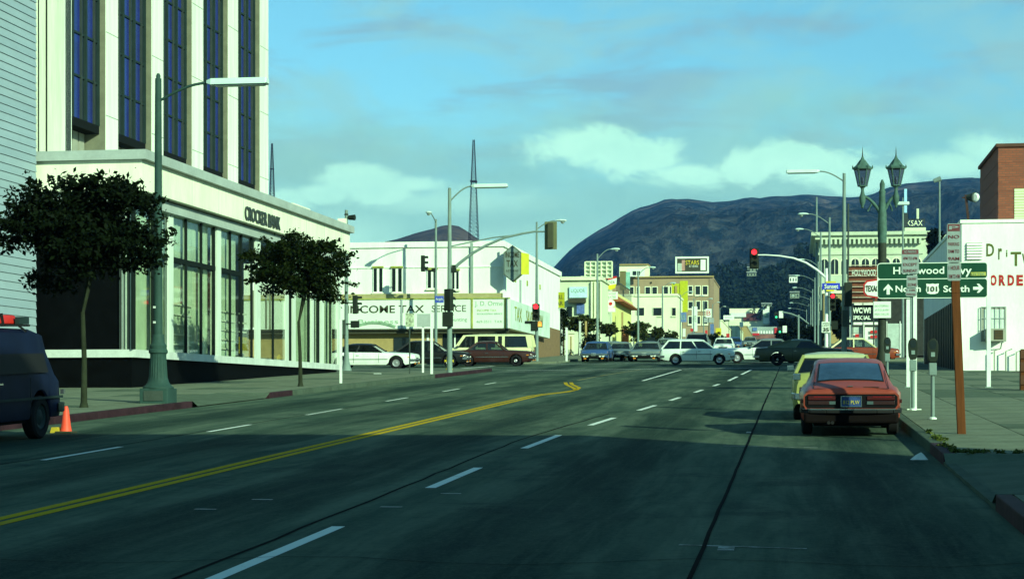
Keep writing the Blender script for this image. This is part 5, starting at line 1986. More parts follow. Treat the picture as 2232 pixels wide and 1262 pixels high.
# cross traffic. heading +X (to the right in the picture) is rz = 0
ycar = 97.5
vehicle('parked_car', 'white coupe with black roof leaving the crossing beside the signal pole', xat(822, 95.0) - .35, 95.0, R(2),
        sedan(L=4.9, belt=.86, roof=1.28, paint_=P_WHITE, roofp=P_BLACK, glass=M_CARGLD, cabins=[dict(pts=((.75, .86), (.15, 1.24), (-1.0, 1.24), (-1.9, .86)), wb=.83, wr=.66, pillars=(-.6,), glass=M_CARGLD, paint=P_BLACK)], doors=(.6, -.7), handles=(-.5,)))
vehicle('sedan_car', 'black sedan half hidden behind the signal pole and the thin white posts', xat(935, 101), 101, R(2), sedan(L=4.4, belt=.88, roof=1.36, paint_=P_BLACK, glass=M_CARGLD))
vehicle('sedan_car', 'dark maroon sedan driving right past the yellow hydrant', xat(1073, 104.5), 104.5, R(2), sedan(L=4.75, W=1.8, belt=.88, roof=1.34, paint_=P_MAROON, R=.31, hr=.32,
        cabins=[dict(pts=((.80, .88), (.25, 1.31), (-.75, 1.31), (-1.35, .88)), wb=.80, wr=.64, pillars=(-.2,), glass=M_CARGL)]))
# cream high-roofed van
hL = 2.55
vehicle('station_van', 'cream high-roofed wagon standing behind the maroon sedan', xat(1070, 109.5), 109.5, R(182),
        dict(L=4.95, W=1.9, paint=P_CREAM, wf=1.5, wr=-1.45, R=.34, top=[(-2.475, .95), (-2.4, 1.02), (1.7, 1.02), (2.0, 1.0), (2.4, .94), (2.475, .80)],
             cabins=[dict(pts=((1.95, 1.02), (1.45, 1.70), (-2.30, 1.70), (-2.44, 1.02)), wb=.88, wr=.80, pillars=(.75, -.45, -.85), upright=True, pw=.16, cpw=.3, glass=M_CARGLD, seats=True)],
             doors=(1.2, .2), handles=(.4,), ends=[(-2.475, .97), (1.8, 1), (2.475, .9)]), cat='van')
# wagon in the middle
vehicle('estate_car', 'pale mint station wagon crossing in the middle of the junction', xat(1521, 106.5), 106.5, R(1),
        dict(L=4.12, W=1.62, paint=P_MINT, wf=1.22, wr=-1.22, R=.30, top=[(-2.06, .70), (-1.98, .90), (0, .92), (.75, .91), (1.75, .82), (2.0, .74), (2.06, .68)],
             cabins=[dict(pts=((.92, .91), (.30, 1.36), (-1.62, 1.36), (-2.0, .91)), wb=.73, wr=.60, pillars=(.0, -.95), pw=.06, glass=M_CARGLD)],
             doors=(.72, -.05, -.95), handles=(.1, -.8), strip=.60, trim=M_GRMET, hub=M_HUB, headlight='box', shoulder=.06))
vehicle('sedan_car', 'long white sedan behind the mint wagon, its roof dark against the diner', xat(1668, 112.5), 112.5, R(181),
        sedan(L=5.2, belt=.92, roof=1.36, paint_=P_WHITE, glass=M_CARGLD, roofp=P_GREY))
vehicle('fastback_car', 'dark olive fastback coupe turning across the right side of the junction', xat(1752, 104.0), 104.0, R(2),
        dict(L=5.3, W=1.95, paint=P_OLIVE, wf=1.60, wr=-1.45, R=.34, hub=M_CHROME, hr=.22,
             top=[(-2.65, .74), (-2.58, .92), (-1.9, .97), (-.6, .96), (.9, .93), (2.2, .86), (2.58, .80), (2.65, .70)],
             cabins=[dict(pts=((1.05, .93), (.35, 1.32), (-.70, 1.34), (-1.95, .96)), wb=.86, wr=.64, pillars=(-.55,), blind=(1,), cpw=.16, glass=M_CARGLD, paint=P_OLROOF)],
             doors=(.8, -.65), handles=(-.5,)))
vehicle('sedan_car', 'red-brown sedan with pale roof waiting behind the twin lantern post', xat(1872, 113), 113, R(2),
        sedan(L=4.6, belt=.90, roof=1.40, paint_=P_RUST, roofp=P_CREAM))
# waiting traffic facing the camera
FR = -PI2
for (x, Y, lab, pp, L, W, rf, nm) in ((1294, 119.0, 'blue sedan with amber indicators first in line at the left kerb', P_BLUE, 4.5, 1.78, 1.42, 'sedan_car'),
                                      (1328, 126, 'grey-green sedan tucked between the blue and silver cars', P_GREY, 4.4, 1.7, 1.40, 'sedan_car'),
                                      (1348, 124, 'small silver-blue car waiting right of the tucked-in sedan', P_GREY, 3.9, 1.55, 1.36, 'hatchback_car'),
                                      (1404, 119.5, 'wide silver-blue sedan with four headlights in the turning lane', P_GREY, 5.2, 1.98, 1.40, 'sedan_car')):
    S = sedan(L=L, W=W, belt=.78, roof=rf - .20, paint_=pp, headlight='round' if nm != 'hatchback_car' else 'box', hlk=2 if W > 1.75 else 1)
    vehicle(nm, lab, xat(x, Y), Y + L / 2, FR, S, group='cars waiting at the far stop line')
vehicle('parked_car', 'dark roofed sedan seen over the top of the mint wagon', xat(1515, 134), 137, FR, sedan(L=4.9, roof=1.75, belt=1.2, paint_=P_GREY, roofp=P_GREY, glass=M_CARGLD))
for k, (x, Y, pp, lab) in enumerate(((1455, 150, P_GREY, 'grey car roof glimpsed left of the mint wagon'), (1578, 170, P_WHITE, 'white car far up the street above the white sedan'),
                                     (1600, 220, P_BLUE, 'tiny blue car in the distance left of the road centre'), (1635, 260, P_GREY, 'tiny grey car in the distance before the diner'))):
    vehicle('distant_car', lab, xat(x, Y), Y, FR, sedan(paint_=pp), group='cars far up the street')

# ------------------------------------------------------------------ the orange coupe at the right kerb
ZX, ZY = 0.92, 33.0
S = dict(L=4.14, W=1.63, paint=P_ORANGE)


def loft(stations, mats, name, rt, smooth=42, close=True, closed_ring=False):
    mb = MB()
    n = len(stations[0])
    vv_ = [q for s_ in stations for q in s_]
    ff_ = []
    for i in range(len(stations) - 1):
        for k in range(n - 1 + (1 if closed_ring else 0)):
            k2 = (k + 1) % n
            ff_.append((i * n + k, (i + 1) * n + k, (i + 1) * n + k2, i * n + k2))
    if close:
        ff_.append(tuple(range(n)))
        ff_.append(tuple(range((len(stations) - 1) * n, len(stations) * n))[::-1])
    mb.add(vv_, ff_)
    return mb.build(name, mats, rt, smooth=smooth, local=True)


def coupe():
    zr = root('sports_coupe', (ZX, ZY, gz(ZY)), 'orange-red fastback sports coupe parked nearest at the right kerb, seen from behind', 'car')
    Mt = Matrix.Rotation(ROADPITCH, 4, 'X') @ Matrix.Rotation(PI2, 4, 'Z')
    zr.rotation_euler = Mt.to_euler()
    zr.location = (ZX, ZY, gz(ZY) + .004)
    ROOTINV[zr.name] = (Matrix.Translation(Vector(zr.location)) @ Mt).inverted()
    hw = .815
    # x, half width, sill z, shoulder z, cabin foot half width, cabin top half width, roof z
    #  x      w    zb   zs    cf    ct   zr
    K = [(-2.06, .74, .41, .715, .62, .56, .735),
         (-2.02, .765, .40, .745, .64, .58, .775),
         (-1.90, .785, .39, .765, .66, .60, .815),
         (-1.70, .80, .37, .785, .68, .60, .870),
         (-1.50, .81, .24, .795, .69, .60, .935),
         (-1.20, .815, .24, .80, .69, .595, 1.035),
         (-.90, .81, .24, .80, .69, .585, 1.125),
         (-.60, .80, .22, .80, .69, .575, 1.195),
         (-.30, .795, .20, .80, .69, .565, 1.235),
         (0, .79, .20, .80, .69, .56, 1.245),
         (.30, .79, .20, .80, .69, .55, 1.225),
         (.50, .79, .20, .80, .69, .57, 1.12),
         (.85, .79, .20, .80, .68, .60, .92),
         (1.1, .79, .20, .79, .66, .60, .83),
         (1.5, .78, .22, .76, .62, .5, .79),
         (1.85, .74, .27, .70, .56, .4, .72),
         (2.05, .62, .36, .58, .45, .3, .60)]
    xs = [k[0] for k in K]

    def P(x, j):
        return float(np.interp(x, xs, [k[j] for k in K]))

    R_ = .31
    Ra = .375
    st = sorted(set(xs + [round(c + Ra * math.sin(a * math.pi / 14), 3) for c in (-1.12, 1.18) for a in range(-7, 8)] + [round(-2.06 + .1 * i, 3) for i in range(42)]))
    st = [q for q in st if -2.06 <= q <= 2.05]
    ST = []
    for x in st:
        w, zb, zs, cf, ct, zt_ = (P(x, j) for j in range(1, 7))
        arch = 0
        bul = 0
        for c in (-1.12, 1.18):
            if abs(x - c) <= Ra:
                arch = max(arch, R_ + math.sqrt(max(0, Ra * Ra - (x - c) ** 2)))
            bul = max(bul, .018 * math.exp(-((x - c) / .35) ** 2))
        w += bul
        zb = max(zb, arch)
        zm = max(.50, zb + .03)
        zs = max(zs, zm + .03)
        ring = [(w * .93 if arch < .3 else w * .985, zb), (w * .985, min(zb + .1, zm)), (w, zm), (w * .985, zs - .10), (w * .93, zs - .02), (cf + .02, zs + .01), ((cf * .45 + ct * .55), zs + (zt_ - zs) * .55),
                (ct, zt_ - .045 * min(1, (zt_ - zs) / .2 + .2)), (ct * .88, zt_ - .012), (ct * .5, zt_ + .008), (0, zt_ + .014)]
        ST.append([(x, a, b) for a, b in ring] + [(x, -a, b) for a, b in ring[:-1][::-1]])
    loft(ST, P_ORANGE, 'body', zr, smooth=50)
    # rear window: sits proud of the hatch by a few millimetres, dark rubber round it
    def hatch(x, y, lift):
        zt_ = P(x, 6)
        ct = P(x, 5)
        t = abs(y) / ct
        z = zt_ + .014 - .006 * (t / .5) if t < .5 else zt_ + .008 - .020 * ((t - .5) / .38)
        return (x, y, z + lift)
    for nm, x0_, x1_, w0, w1, lift, mm in (('window_rubber', -1.63, -.70, .545, .500, .006, M_TRIM), ('rear_window', -1.59, -.735, .520, .478, .012, mat('z_glass', (0.022, 0.045, 0.075), .06, var=.5, scale=1.2, spec=.6))):
        mb = MB()
        nx_, ny_ = 8, 10
        for i in range(nx_ + 1):
            x = x0_ + (x1_ - x0_) * i / nx_
            w = w0 + (w1 - w0) * i / nx_
            for j in range(ny_ + 1):
                mb.v.append(hatch(x, -w + 2 * w * j / ny_, lift))
        for i in range(nx_):
            for j in range(ny_):
                a = i * (ny_ + 1) + j
                mb.f.append((a, a + ny_ + 1, a + ny_ + 2, a + 1))
                mb.m.append(0)
        mb.build(nm, mm, zr, smooth=60, local=True)
    # side windows
    for s in (1, -1):
        pts = [(-1.05, .86), (-.55, .84), (.62, .84), (.25, 1.13), (-.2, 1.165), (-.6, 1.13)]
        vv_ = []
        for x, z in pts:
            t = (z - P(x, 3)) / max(.05, P(x, 6) - P(x, 3))
            y = P(x, 4) + (P(x, 5) - P(x, 4)) * t + .012
            vv_.append((x, s * y, z))
        MB().add(vv_, [tuple(range(6)) if s < 0 else tuple(range(6))[::-1]]).build('side_window', M_CARGLD if False else mat('z_glass', (0, 0, 0)), zr, local=True)
    # windscreen
    MB().add([(.50, -.53, 1.135), (.50, .53, 1.135), (1.02, .60, .865), (1.02, -.60, .865)], [(0, 1, 2, 3)]).build('windscreen', mat('z_glass', (0, 0, 0)), zr, local=True)
    # black tail panel
    xr = -2.075
    pl = [(-.70, .47), (-.735, .52), (-.735, .66), (-.69, .695), (.69, .695), (.735, .66), (.735, .52), (.70, .47)]
    tp = MB().prism([(xr - .012, a, b) for a, b in pl], (.03, 0, 0)).build('tail_panel', mat('tail_black', (0.004, 0.004, 0.005), .55, var=0, spec=.1), zr, local=True)
    MB().prism([(xr - .005, a * 1.035, .5825 + (b - .5825) * 1.2) for a, b in pl], (.02, 0, 0)).build('tail_surround', P_ORANGE, zr, local=True)
    for s in (1, -1):
        for z0_, z1_, mm in ((.60, .665, M_LAMPR), (.525, .585, mat('lamp_dark', (0.03, 0.012, 0.012), .2, spec=.5))):
            MB().box(xr - .03, xr - .012, s * .47 - .22, s * .47 + .22, z0_, z1_).build('tail_light', mm, zr, local=True, bevel=.006)
        MB().box(xr - .034, xr - .03, s * .47 - .17, s * .47 + .13, .648, .658).build('lamp_strip', mat('lamp_red_bright', (0.22, 0.01, 0.012), .3), zr, local=True)
        MB().box(xr - .032, xr - .012, s * .30 - .05, s * .30 + .05, .53, .58).build('reversing_light', mat('lamp_clear', (0.06, 0.09, 0.09), .2, spec=.6), zr, local=True)
        for x_ in (-1.12, 1.18):
            wheel(zr, x_, s * .70, R_, s, w=.18)
        MB().box(-1.96, -1.82, s * .80 - .01, s * .80 + .012, .55, .61).build('side_marker', M_LAMPR, zr, local=True)
    # number plate
    np_ = MB().box(xr - .03, xr - .012, -.155, .155, .50, .655).build('number_plate', mat('plate_blue', (0.03, 0.06, 0.17), .4, var=.3, scale=8), zr, local=True)
    kid(np_)
    mf = MB()
    for a, b, c, d in ((-.165, .165, .655, .666), (-.165, .165, .489, .50), (-.168, -.155, .49, .665), (.155, .168, .49, .665)):
        mf.box(xr - .036, xr - .012, a, b, c, d)
    mf.build('plate_frame', M_CHROME, zr, local=True)
    # yellow characters on the plate (they read from behind)
    wr0 = ROOTINV[zr.name].inverted()
    mid = wr0 @ Vector((xr - .034, 0, .565))
    text('812 PLW', mid, .06, mat('plate_yellow', (0.50, 0.42, 0.05), .5), zr, width=.26)
    # bumper
    mb = MB()
    pts = [(-1.72, .80), (-1.98, .775), (-2.10, .66), (-2.135, .4), (-2.145, 0), (-2.135, -.4), (-2.10, -.66), (-1.98, -.775), (-1.72, -.80)]
    for a, b in zip(pts[:-1], pts[1:]):
        mb.bar((a[0], a[1], .425), (b[0], b[1], .425), .05, .075)
    mb.build('bumper', M_TRIM, zr, local=True, bevel=.012)
    mb = MB()
    for a, b in zip(pts[1:-2], pts[2:-1]):
        mb.bar((a[0] - .024, a[1], .452), (b[0] - .024, b[1], .452), .016, .018)
    mb.build('bumper_strip', M_CHROME, zr, local=True)
    MB().box(-2.10, -1.6, -.755, .755, .22, .40).build('rear_valance', mat('valance', (0.006, 0.004, 0.004), .7, spec=.05), zr, local=True, bevel=.04)
    MB().tube([(-2.16, .36, .235), (-1.7, .36, .24)], .028, 10).tube([(-2.16, .30, .235), (-1.7, .30, .24)], .028, 10).build('exhaust_pipe', M_TRIM, zr, local=True)
    MB().box(-1.9, 1.8, -.60, .60, .17, .40).build('underbody', M_UNDER, zr, local=True)
    MB().box(-1.99, -1.93, -.03, .05, .815, .825).build('hatch_catch', M_CHROME, zr, local=True)
    mb = MB()
    for s in (1, -1):
        mb.bar((-1.97, s * .60, .785), (-1.05, s * .575, 1.06), .008, .008)
    mb.bar((-1.985, -.60, .782), (-1.985, .60, .782), .008, .008)
    mb.build('hatch_gap', M_TRIM, zr, local=True)
    MB().bar((-1.955, -.45, .806), (-1.95, -.20, .808), .05, .006).build('hatch_badge', M_GRMET, zr, local=True)
    for s in (1,):
        MB().box(.55, .66, s * .80, s * .93, .86, .97).build('mirror', M_CHROME, zr, local=True, bevel=.01)
    # inside: parcel shelf and seat backs just visible through the glass are shown as paler panel behind it
    return zr


coupe()
# yellow saloon in front of the coupe
vehicle('compact_car', 'yellow compact car with pale roof parked in front of the orange coupe', 0.80, 38.6, PI2,
        dict(L=4.2, W=1.66, paint=P_YELLOW, wf=1.25, wr=-1.2, R=.31, top=[(-2.1, .78), (-2.0, .90), (-1.2, .93), (.8, .92), (1.9, .84), (2.1, .72)],
             cabins=[dict(pts=((.95, .92), (.30, 1.22), (-1.15, 1.23), (-1.75, .90)), wb=.76, wr=.60, pillars=(-.3,), pw=.06, cpw=.08, glass=M_CARGLD, paint=P_YELLOW, roofpaint=P_CREAMR)],
             doors=(.8, -.5), handles=(-.3,), plate=M_TXT))
pr = MB()

# ------------------------------------------------------------------ navy van with roof load, left edge
VX, VY = -13.27, 28.75


def van():
    vr = root('cargo_van', (VX, VY, gz(VY)), 'dark navy panel van with a red-loaded roof rack parked at the left edge', 'van')
    Mt = Matrix.Rotation(ROADPITCH, 4, 'X') @ Matrix.Rotation(PI2, 4, 'Z')
    vr.rotation_euler = Mt.to_euler()
    ROOTINV[vr.name] = (Matrix.Translation(Vector(vr.location)) @ Mt).inverted()
    # local x forward is up the street: the far, sloping nose end
    hw = .92
    K = [(-4.6, 1.74, .92), (-4.4, 1.80, .97), (1.1, 1.82, .97), (1.40, 1.77, .95), (1.54, 1.50, .96), (1.72, 1.16, .97), (1.86, 1.08, .95), (1.93, .80, .93), (1.95, .55, .93)]
    xs = [k[0] for k in K]
    R_, Ra, wc = .36, .44, 1.05
    st = sorted(set(xs + [round(wc + Ra * math.sin(a * math.pi / 14), 3) for a in range(-7, 8)] + [round(-2.4 + Ra * math.sin(a * math.pi / 14), 3) for a in range(-7, 8)] + [-4 + .5 * i for i in range(12)]))
    ST = []
    for x in st:
        zt_ = float(np.interp(x, xs, [k[1] for k in K]))
        w = hw * float(np.interp(x, xs, [k[2] for k in K]))
        zb = .34
        for c in (wc, -2.4):
            if abs(x - c) <= Ra:
                zb = max(zb, R_ + math.sqrt(max(0, Ra * Ra - (x - c) ** 2)))
        z1 = max(.62, zb + .02)
        z2 = max(1.0 if zt_ > 1.1 else zt_ - .15, z1 + .03)
        z3 = max(zt_ - .30, z2 + .02) if zt_ > 1.35 else z2 + .02
        ring = [(w * .97, zb), (w * .99, min(zb + .05, z1)), (w, z1), (w * 1.0, z2), (w * (.93 if zt_ > 1.35 else .97), z3), (w * .88, max(zt_ - .06, z3 + .01)), (w * .72, max(zt_, z3 + .02)), (0, max(zt_ + .03, z3 + .03))]
        ST.append([(x, a, b) for a, b in ring] + [(x, -a, b) for a, b in ring[:-1][::-1]])
    loft(ST, P_NAVY, 'body', vr, smooth=40)
    yv = -hw
    # dark side windows band on the street side (local -y)
    MB().add([(-4.3, yv * 1.004, 1.10), (1.30, yv * 1.004, 1.10), (1.16, yv * .972, 1.42), (-4.3, yv * .972, 1.42)], [(0, 1, 2, 3)]).build('side_window', M_TRIM, vr, local=True)
    MB().add([(1.50, -.74, 1.48), (1.34, -.68, 1.74), (1.34, .68, 1.74), (1.50, .74, 1.48), (1.745, .78, 1.13), (1.745, -.78, 1.13)], [(0, 1, 2, 3, 4, 5)]).build('windscreen', M_DKGL, vr, local=True)
    mb = MB()
    mb.box(-4.5, 1.9, yv * 1.012 - .003, yv * 1.012 + .005, .66, .70)
    mb.build('side_trim', M_GRMET, vr, local=True)
    mb = MB()
    for x in (.55, -.85):
        mb.box(x - .007, x + .007, yv * 1.006 - .003, yv * 1.006 + .003, .42, 1.02)
    mb.build('door_gap', M_TRIM, vr, local=True)
    MB().box(-.74, -.60, yv * 1.03 - .012, yv * 1.03 + .012, .93, .96).build('door_handle', M_CHROME, vr, local=True)
    for x in (wc, -2.4):
        for s in (1, -1):
            wheel(vr, x, s * (hw - .13), R_, s, w=.22, hub=M_GRMET)
    mb = MB()
    pts = [(1.72, .96), (1.99, .88), (2.04, 0), (1.99, -.88), (1.72, -.96)]
    for a, b in zip(pts[:-1], pts[1:]):
        mb.bar((a[0], a[1], .50), (b[0], b[1], .50), .08, .16)
    mb.build('bumper', M_GRMET, vr, local=True, bevel=.015)
    MB().box(1.86, 1.95, -.96, -.90, .72, .80).build('side_marker', M_CHROME, vr, local=True)
    MB().box(-4.3, 1.7, -.78, .78, .28, .60).build('underbody', M_UNDER, vr, local=True)
    # rack
    mb = MB()
    for s in (1, -1):
        mb.bar((-4.2, s * .70, 1.88), (1.05, s * .70, 1.88), .035, .035)
        for x in (-3.6, -2.2, -.8, .6):
            mb.bar((x, s * .70, 1.88), (x, s * .84, 1.78), .03, .03)
    for x in (-4.1, -3.0, -2.0, -1.0, 0, .9):
        mb.bar((x, -.76, 1.88), (x, .76, 1.88), .03, .03)
    mb.build('roof_rack', M_TRIM, vr, local=True)
    return vr


vr = van()
wv_ = ROOTINV[vr.name].inverted()


def vp(x, y, z):
    return wv_ @ Vector((x, y, z))


rr = root('rolled_load', tuple(vp(-.3, -.45, 1.90)), 'bright red case strapped to the roof rack of the navy van', 'case')
X0v = -4.0
mb = MB()
P_ = [vp(-4.0, -.64, 1.90), vp(.92, -.64, 1.90), vp(.92, -.10, 1.90), vp(-4.0, -.10, 1.90)]
T_ = [vp(-4.0, -.60, 2.05), vp(.70, -.60, 2.05), vp(.70, -.14, 2.05), vp(-4.0, -.14, 2.05)]
mb.add(P_ + T_, [(0, 3, 2, 1), (4, 5, 6, 7), (0, 1, 5, 4), (1, 2, 6, 5), (2, 3, 7, 6), (3, 0, 4, 7)])
mb.build('shell', mat('case_red', (0.50, 0.022, 0.015), .45, var=.2, scale=2), rr, bevel=.03)
mb = MB()
for x in (-.55, -1.5, .1):
    mb.bar(vp(x, -.65, 1.88), vp(x, -.62, 2.07), .07, .012)
    mb.bar(vp(x, -.62, 2.065), vp(x, -.12, 2.065), .07, .012)
mb.build('strap', M_TRIM, rr)
mb = MB()
mb.bar(vp(-.30, -.655, 1.96), vp(-.30, -.64, 2.01), .08, .012)
mb.build('buckle', M_BAND, rr)
for p0, p1, w_, d_ in (((.55, -.70, 1.96), (.98, -.70, 1.96), .06, .12), ((.4, -.55, 2.02), (.85, -.3, 2.02), .05, .05)):
    MB().bar(vp(*p0), vp(*p1), w_, d_).build('end_bracket', M_GRMET, rr)
# ------------------------------------------------------------------ poles, lamps, signals
M_POLE = mat('pole_green', (0.026, 0.058, 0.050), .65, var=.2, scale=2)
M_POLEG = mat('pole_grey', (0.17, 0.23, 0.21), .6, var=.15, scale=2)
M_POLEW = mat('pole_white', (0.70, 0.76, 0.68), .6, var=.1, scale=2)
M_POLED = mat('pole_dark', (0.045, 0.06, 0.05), .6, var=.2)
M_SIG = mat('signal_case', (0.016, 0.022, 0.016), .6, var=.15)
M_SIGO = mat('signal_olive', (0.13, 0.14, 0.07), .6, var=.15)
M_REDON = mat('signal_red_on', (1.0, 0.02, 0.03), .4, var=0, emit=2.2)
M_OFF = mat('signal_off', (0.03, 0.03, 0.02), .3, var=0)
M_ORON = mat('walk_orange_on', (1.0, 0.30, 0.05), .4, var=0, emit=.9)
M_GRON = mat('signal_green_on', (0.05, 0.9, 0.35), .4, var=0, emit=.7)
M_FIX = mat('lamp_fixture', (0.52, 0.66, 0.60), .5, var=.08)
M_LENS = mat('lamp_lens', (0.30, 0.36, 0.32), .3, spec=.5)


def streetlight(name, label, base, ztop, tip, head='cobra', arm0=None, m=M_POLEG, rad=(.11, .06), ped=False, group=None, hl=.75, cat='street lamp'):
    """pole with a curved arm ending in a luminaire; tip is the far end of the luminaire"""
    b = Vector(base)
    r_ = root(name, tuple(b), label, cat, group=group)
    MB().tube([b, (b.x, b.y, b.z + (ztop - b.z) * .5), (b.x, b.y, ztop)], [rad[0], (rad[0] + rad[1]) / 2, rad[1]], 12).build('pole', m, r_, smooth=40)
    tip = Vector(tip)
    d = Vector((tip.x - b.x, tip.y - b.y, 0))
    dl = d.length
    d.normalize()
    hz = tip.z
    a0 = Vector((b.x, b.y, arm0 if arm0 else ztop - .35))
    ax = tip - d * hl
    pts = []
    for k in range(9):
        t = k / 8
        q = a0.lerp(Vector((ax.x, ax.y, a0.z)), t)
        q.z = a0.z + (hz - a0.z) * math.sin(t * math.pi / 2)
        pts.append(q)
    MB().tube(pts, .032 if rad[0] < .14 else .04, 8).build('arm', m, r_, smooth=60)
    s_ = Vector((-d.y, d.x, 0))
    if head == 'bar':
        mb = MB()
        P_ = []
        for t, w, h0, h1 in ((0, .09, -.02, .05), (.12, .16, -.06, .08), (hl, .16, -.06, .08), (hl + .03, .12, -.04, .06)):
            q = ax + d * t
            P_.append([q + s_ * w + Vector((0, 0, h0)), q - s_ * w + Vector((0, 0, h0)), q - s_ * w * .8 + Vector((0, 0, h1)), q + s_ * w * .8 + Vector((0, 0, h1))])
        for a, c in zip(P_[:-1], P_[1:]):
            o = len(mb.v)
            mb.v += [tuple(q) for q in a + c]
            mb.f += [(o, o + 1, o + 5, o + 4), (o + 1, o + 2, o + 6, o + 5), (o + 2, o + 3, o + 7, o + 6), (o + 3, o, o + 4, o + 7)]
            mb.m += [0] * 4
        mb.add(P_[0], [(3, 2, 1, 0)])
        mb.add(P_[-1], [(0, 1, 2, 3)])
        mb.build('luminaire', M_FIX, r_)
        q0, q1 = ax + d * .2, ax + d * (hl - .05)
        MB().bar(q0 + Vector((0, 0, -.075)), q1 + Vector((0, 0, -.075)), .22, .03).build('lens', M_LENS, r_)
    else:
        mb = MB()
        n = 12
        rings = []
        for t, w, up, dn in ((0, .04, .03, -.03), (.12, .10, .07, -.04), (.35, .17, .10, -.06), (.62, .17, .08, -.07), (.72, .08, .03, -.04)):
            q = ax + d * t
            ring = []
            for k in range(n):
                an = 2 * math.pi * k / n
                ring.append(q + s_ * w * math.cos(an) + Vector((0, 0, (up if math.sin(an) > 0 else -dn) * math.sin(an))))
            rings.append(ring)
        for i in range(len(rings) - 1):
            o = len(mb.v)
            mb.v += [tuple(q) for q in rings[i] + rings[i + 1]]
            for k in range(n):
                k2 = (k + 1) % n
                mb.f.append((o + k, o + k2, o + n + k2, o + n + k))
                mb.m.append(0)
        mb.add(rings[0], [tuple(range(n))[::-1]])
        mb.add(rings[-1], [tuple(range(n))])
        mb.build('luminaire', M_FIX, r_, smooth=50)
        q = ax + d * .48
        MB().lathe((q.x, q.y, q.z - .19), [(.02, 0), (.09, .03), (.13, .13)], 12).build('lens', M_LENS, r_, smooth=50)
    if ped:
        # fluted cast-iron foot on a square plinth
        MB().box(b.x - .34, b.x + .34, b.y - .34, b.y + .34, b.z - .03, b.z + .34).build('plinth', m, r_, bevel=.02)
        MB().box(b.x - .23, b.x + .23, b.y - .36, b.y - .341, b.z + .05, b.z + .28).build('plinth_panel', M_POLED, r_)
        mb = MB()
        nf = 20
        prof = [(.36, .34), (.36, .37), (.31, .40), (.25, .48), (.215, .60), (.20, .85), (.185, 1.10), (.19, 1.14), (.22, 1.17), (.22, 1.23), (.19, 1.26), (.20, 1.33), (.15, 1.40), (.13, 1.6)]
        vv_, ff_ = [], []
        for r0, z in prof:
            for k in range(nf * 2):
                an = math.pi * k / nf
                rr_ = r0 * (1 - (.07 if k % 2 and .5 < z < 1.12 else 0))
                vv_.append((b.x + rr_ * math.cos(an), b.y + rr_ * math.sin(an), b.z + z))
        n2 = nf * 2
        for i in range(len(prof) - 1):
            for k in range(n2):
                k2 = (k + 1) % n2
                ff_.append((i * n2 + k, i * n2 + k2, (i + 1) * n2 + k2, (i + 1) * n2 + k))
        mb.add(vv_, ff_)
        mb.build('fluted_foot', m, r_, smooth=30)
        MB().lathe((b.x, b.y, ztop - .1), [(.05, 0), (.07, .05), (.05, .1), (.055, .16), (.03, .22)], 10).build('finial', m, r_, smooth=40)
        for z in (b.z + 1.85, b.z + 2.2):
            MB().box(b.x - .07, b.x - .02, b.y - .16, b.y - .12, z, z + .05).build('access_plate', M_BAND, r_)
    return r_


# near left lamp with long fixture
b = G(345, 878, .15)
zt1 = at(345, 172, b.y).z
tp = at(581, 178, b.y)
streetlight('street_lamp', 'nearest street lamp with fluted cast foot and long bar light reaching over the left lane', b, zt1, tp, 'bar', arm0=at(345, 222, b.y).z, m=M_POLE, rad=(.115, .075), ped=True, hl=1.42)
b = G(980, 812, .15)
tp = at(1105, 405, b.y)
streetlight('street_lamp', 'tall plain street lamp with long bar light beside the yellow hydrant', b, at(980, 410, b.y).z, tp, 'bar', arm0=at(980, 440, b.y).z, rad=(.12, .07), hl=1.5)
# lamp leaning over the cross street, left: seen end on
P_ = at(950, 785, 113.5)
streetlight('street_lamp', 'street lamp with round-looking head in front of the white tax office wall', (P_.x, P_.y, gz(113.5) + .15), at(950, 478, 113.5).z, (at(936, 466, 111.5).x, 111.0, at(940, 466, 112).z), 'cobra', arm0=at(950, 485, 113.5).z, rad=(.10, .07))
b = Vector((at(1170, 795, 113.2).x, 113.2, gz(113.2) + .15))
LP = streetlight('street_lamp', 'street lamp with cobra head standing over the far left red signal', b, at(1170, 484, b.y).z, at(1236, 481, b.y), 'cobra', arm0=at(1170, 500, b.y).z, rad=(.11, .06))
# row up the left side
rowL = [(1302, 1352, 543, 143.5), (1391, 1430, 583, 181), (1444, 1474, 617, 216), (1483, 1512, 636, 252), (1512, 1536, 645, 290), (1534, 1554, 651, 330), (1553, 1570, 659, 375), (1569, 1583, 668, 425)]
for k, (xp, xh, yh, Y_) in enumerate(rowL):
    t_ = at(xh, yh, Y_)
    where = ('nearest lamp of the row beyond the tax office', 'second lamp of the far left row, by the penthouse', 'third lamp of the far left row, before the cream block', 'fourth lamp of the far left row, by the yellow sign',
             'fifth lamp of the far left row', 'sixth lamp of the far left row', 'seventh lamp of the far left row', 'last lamp of the far left row')[k]
    streetlight('street_lamp', where, (at(xp, 700, Y_).x, Y_, gz(Y_) + .15), t_.z - .35 + (.35 if False else 0), t_, 'cobra', arm0=t_.z - .75, rad=(.11, .07), group='cobra lamps along the left kerb')
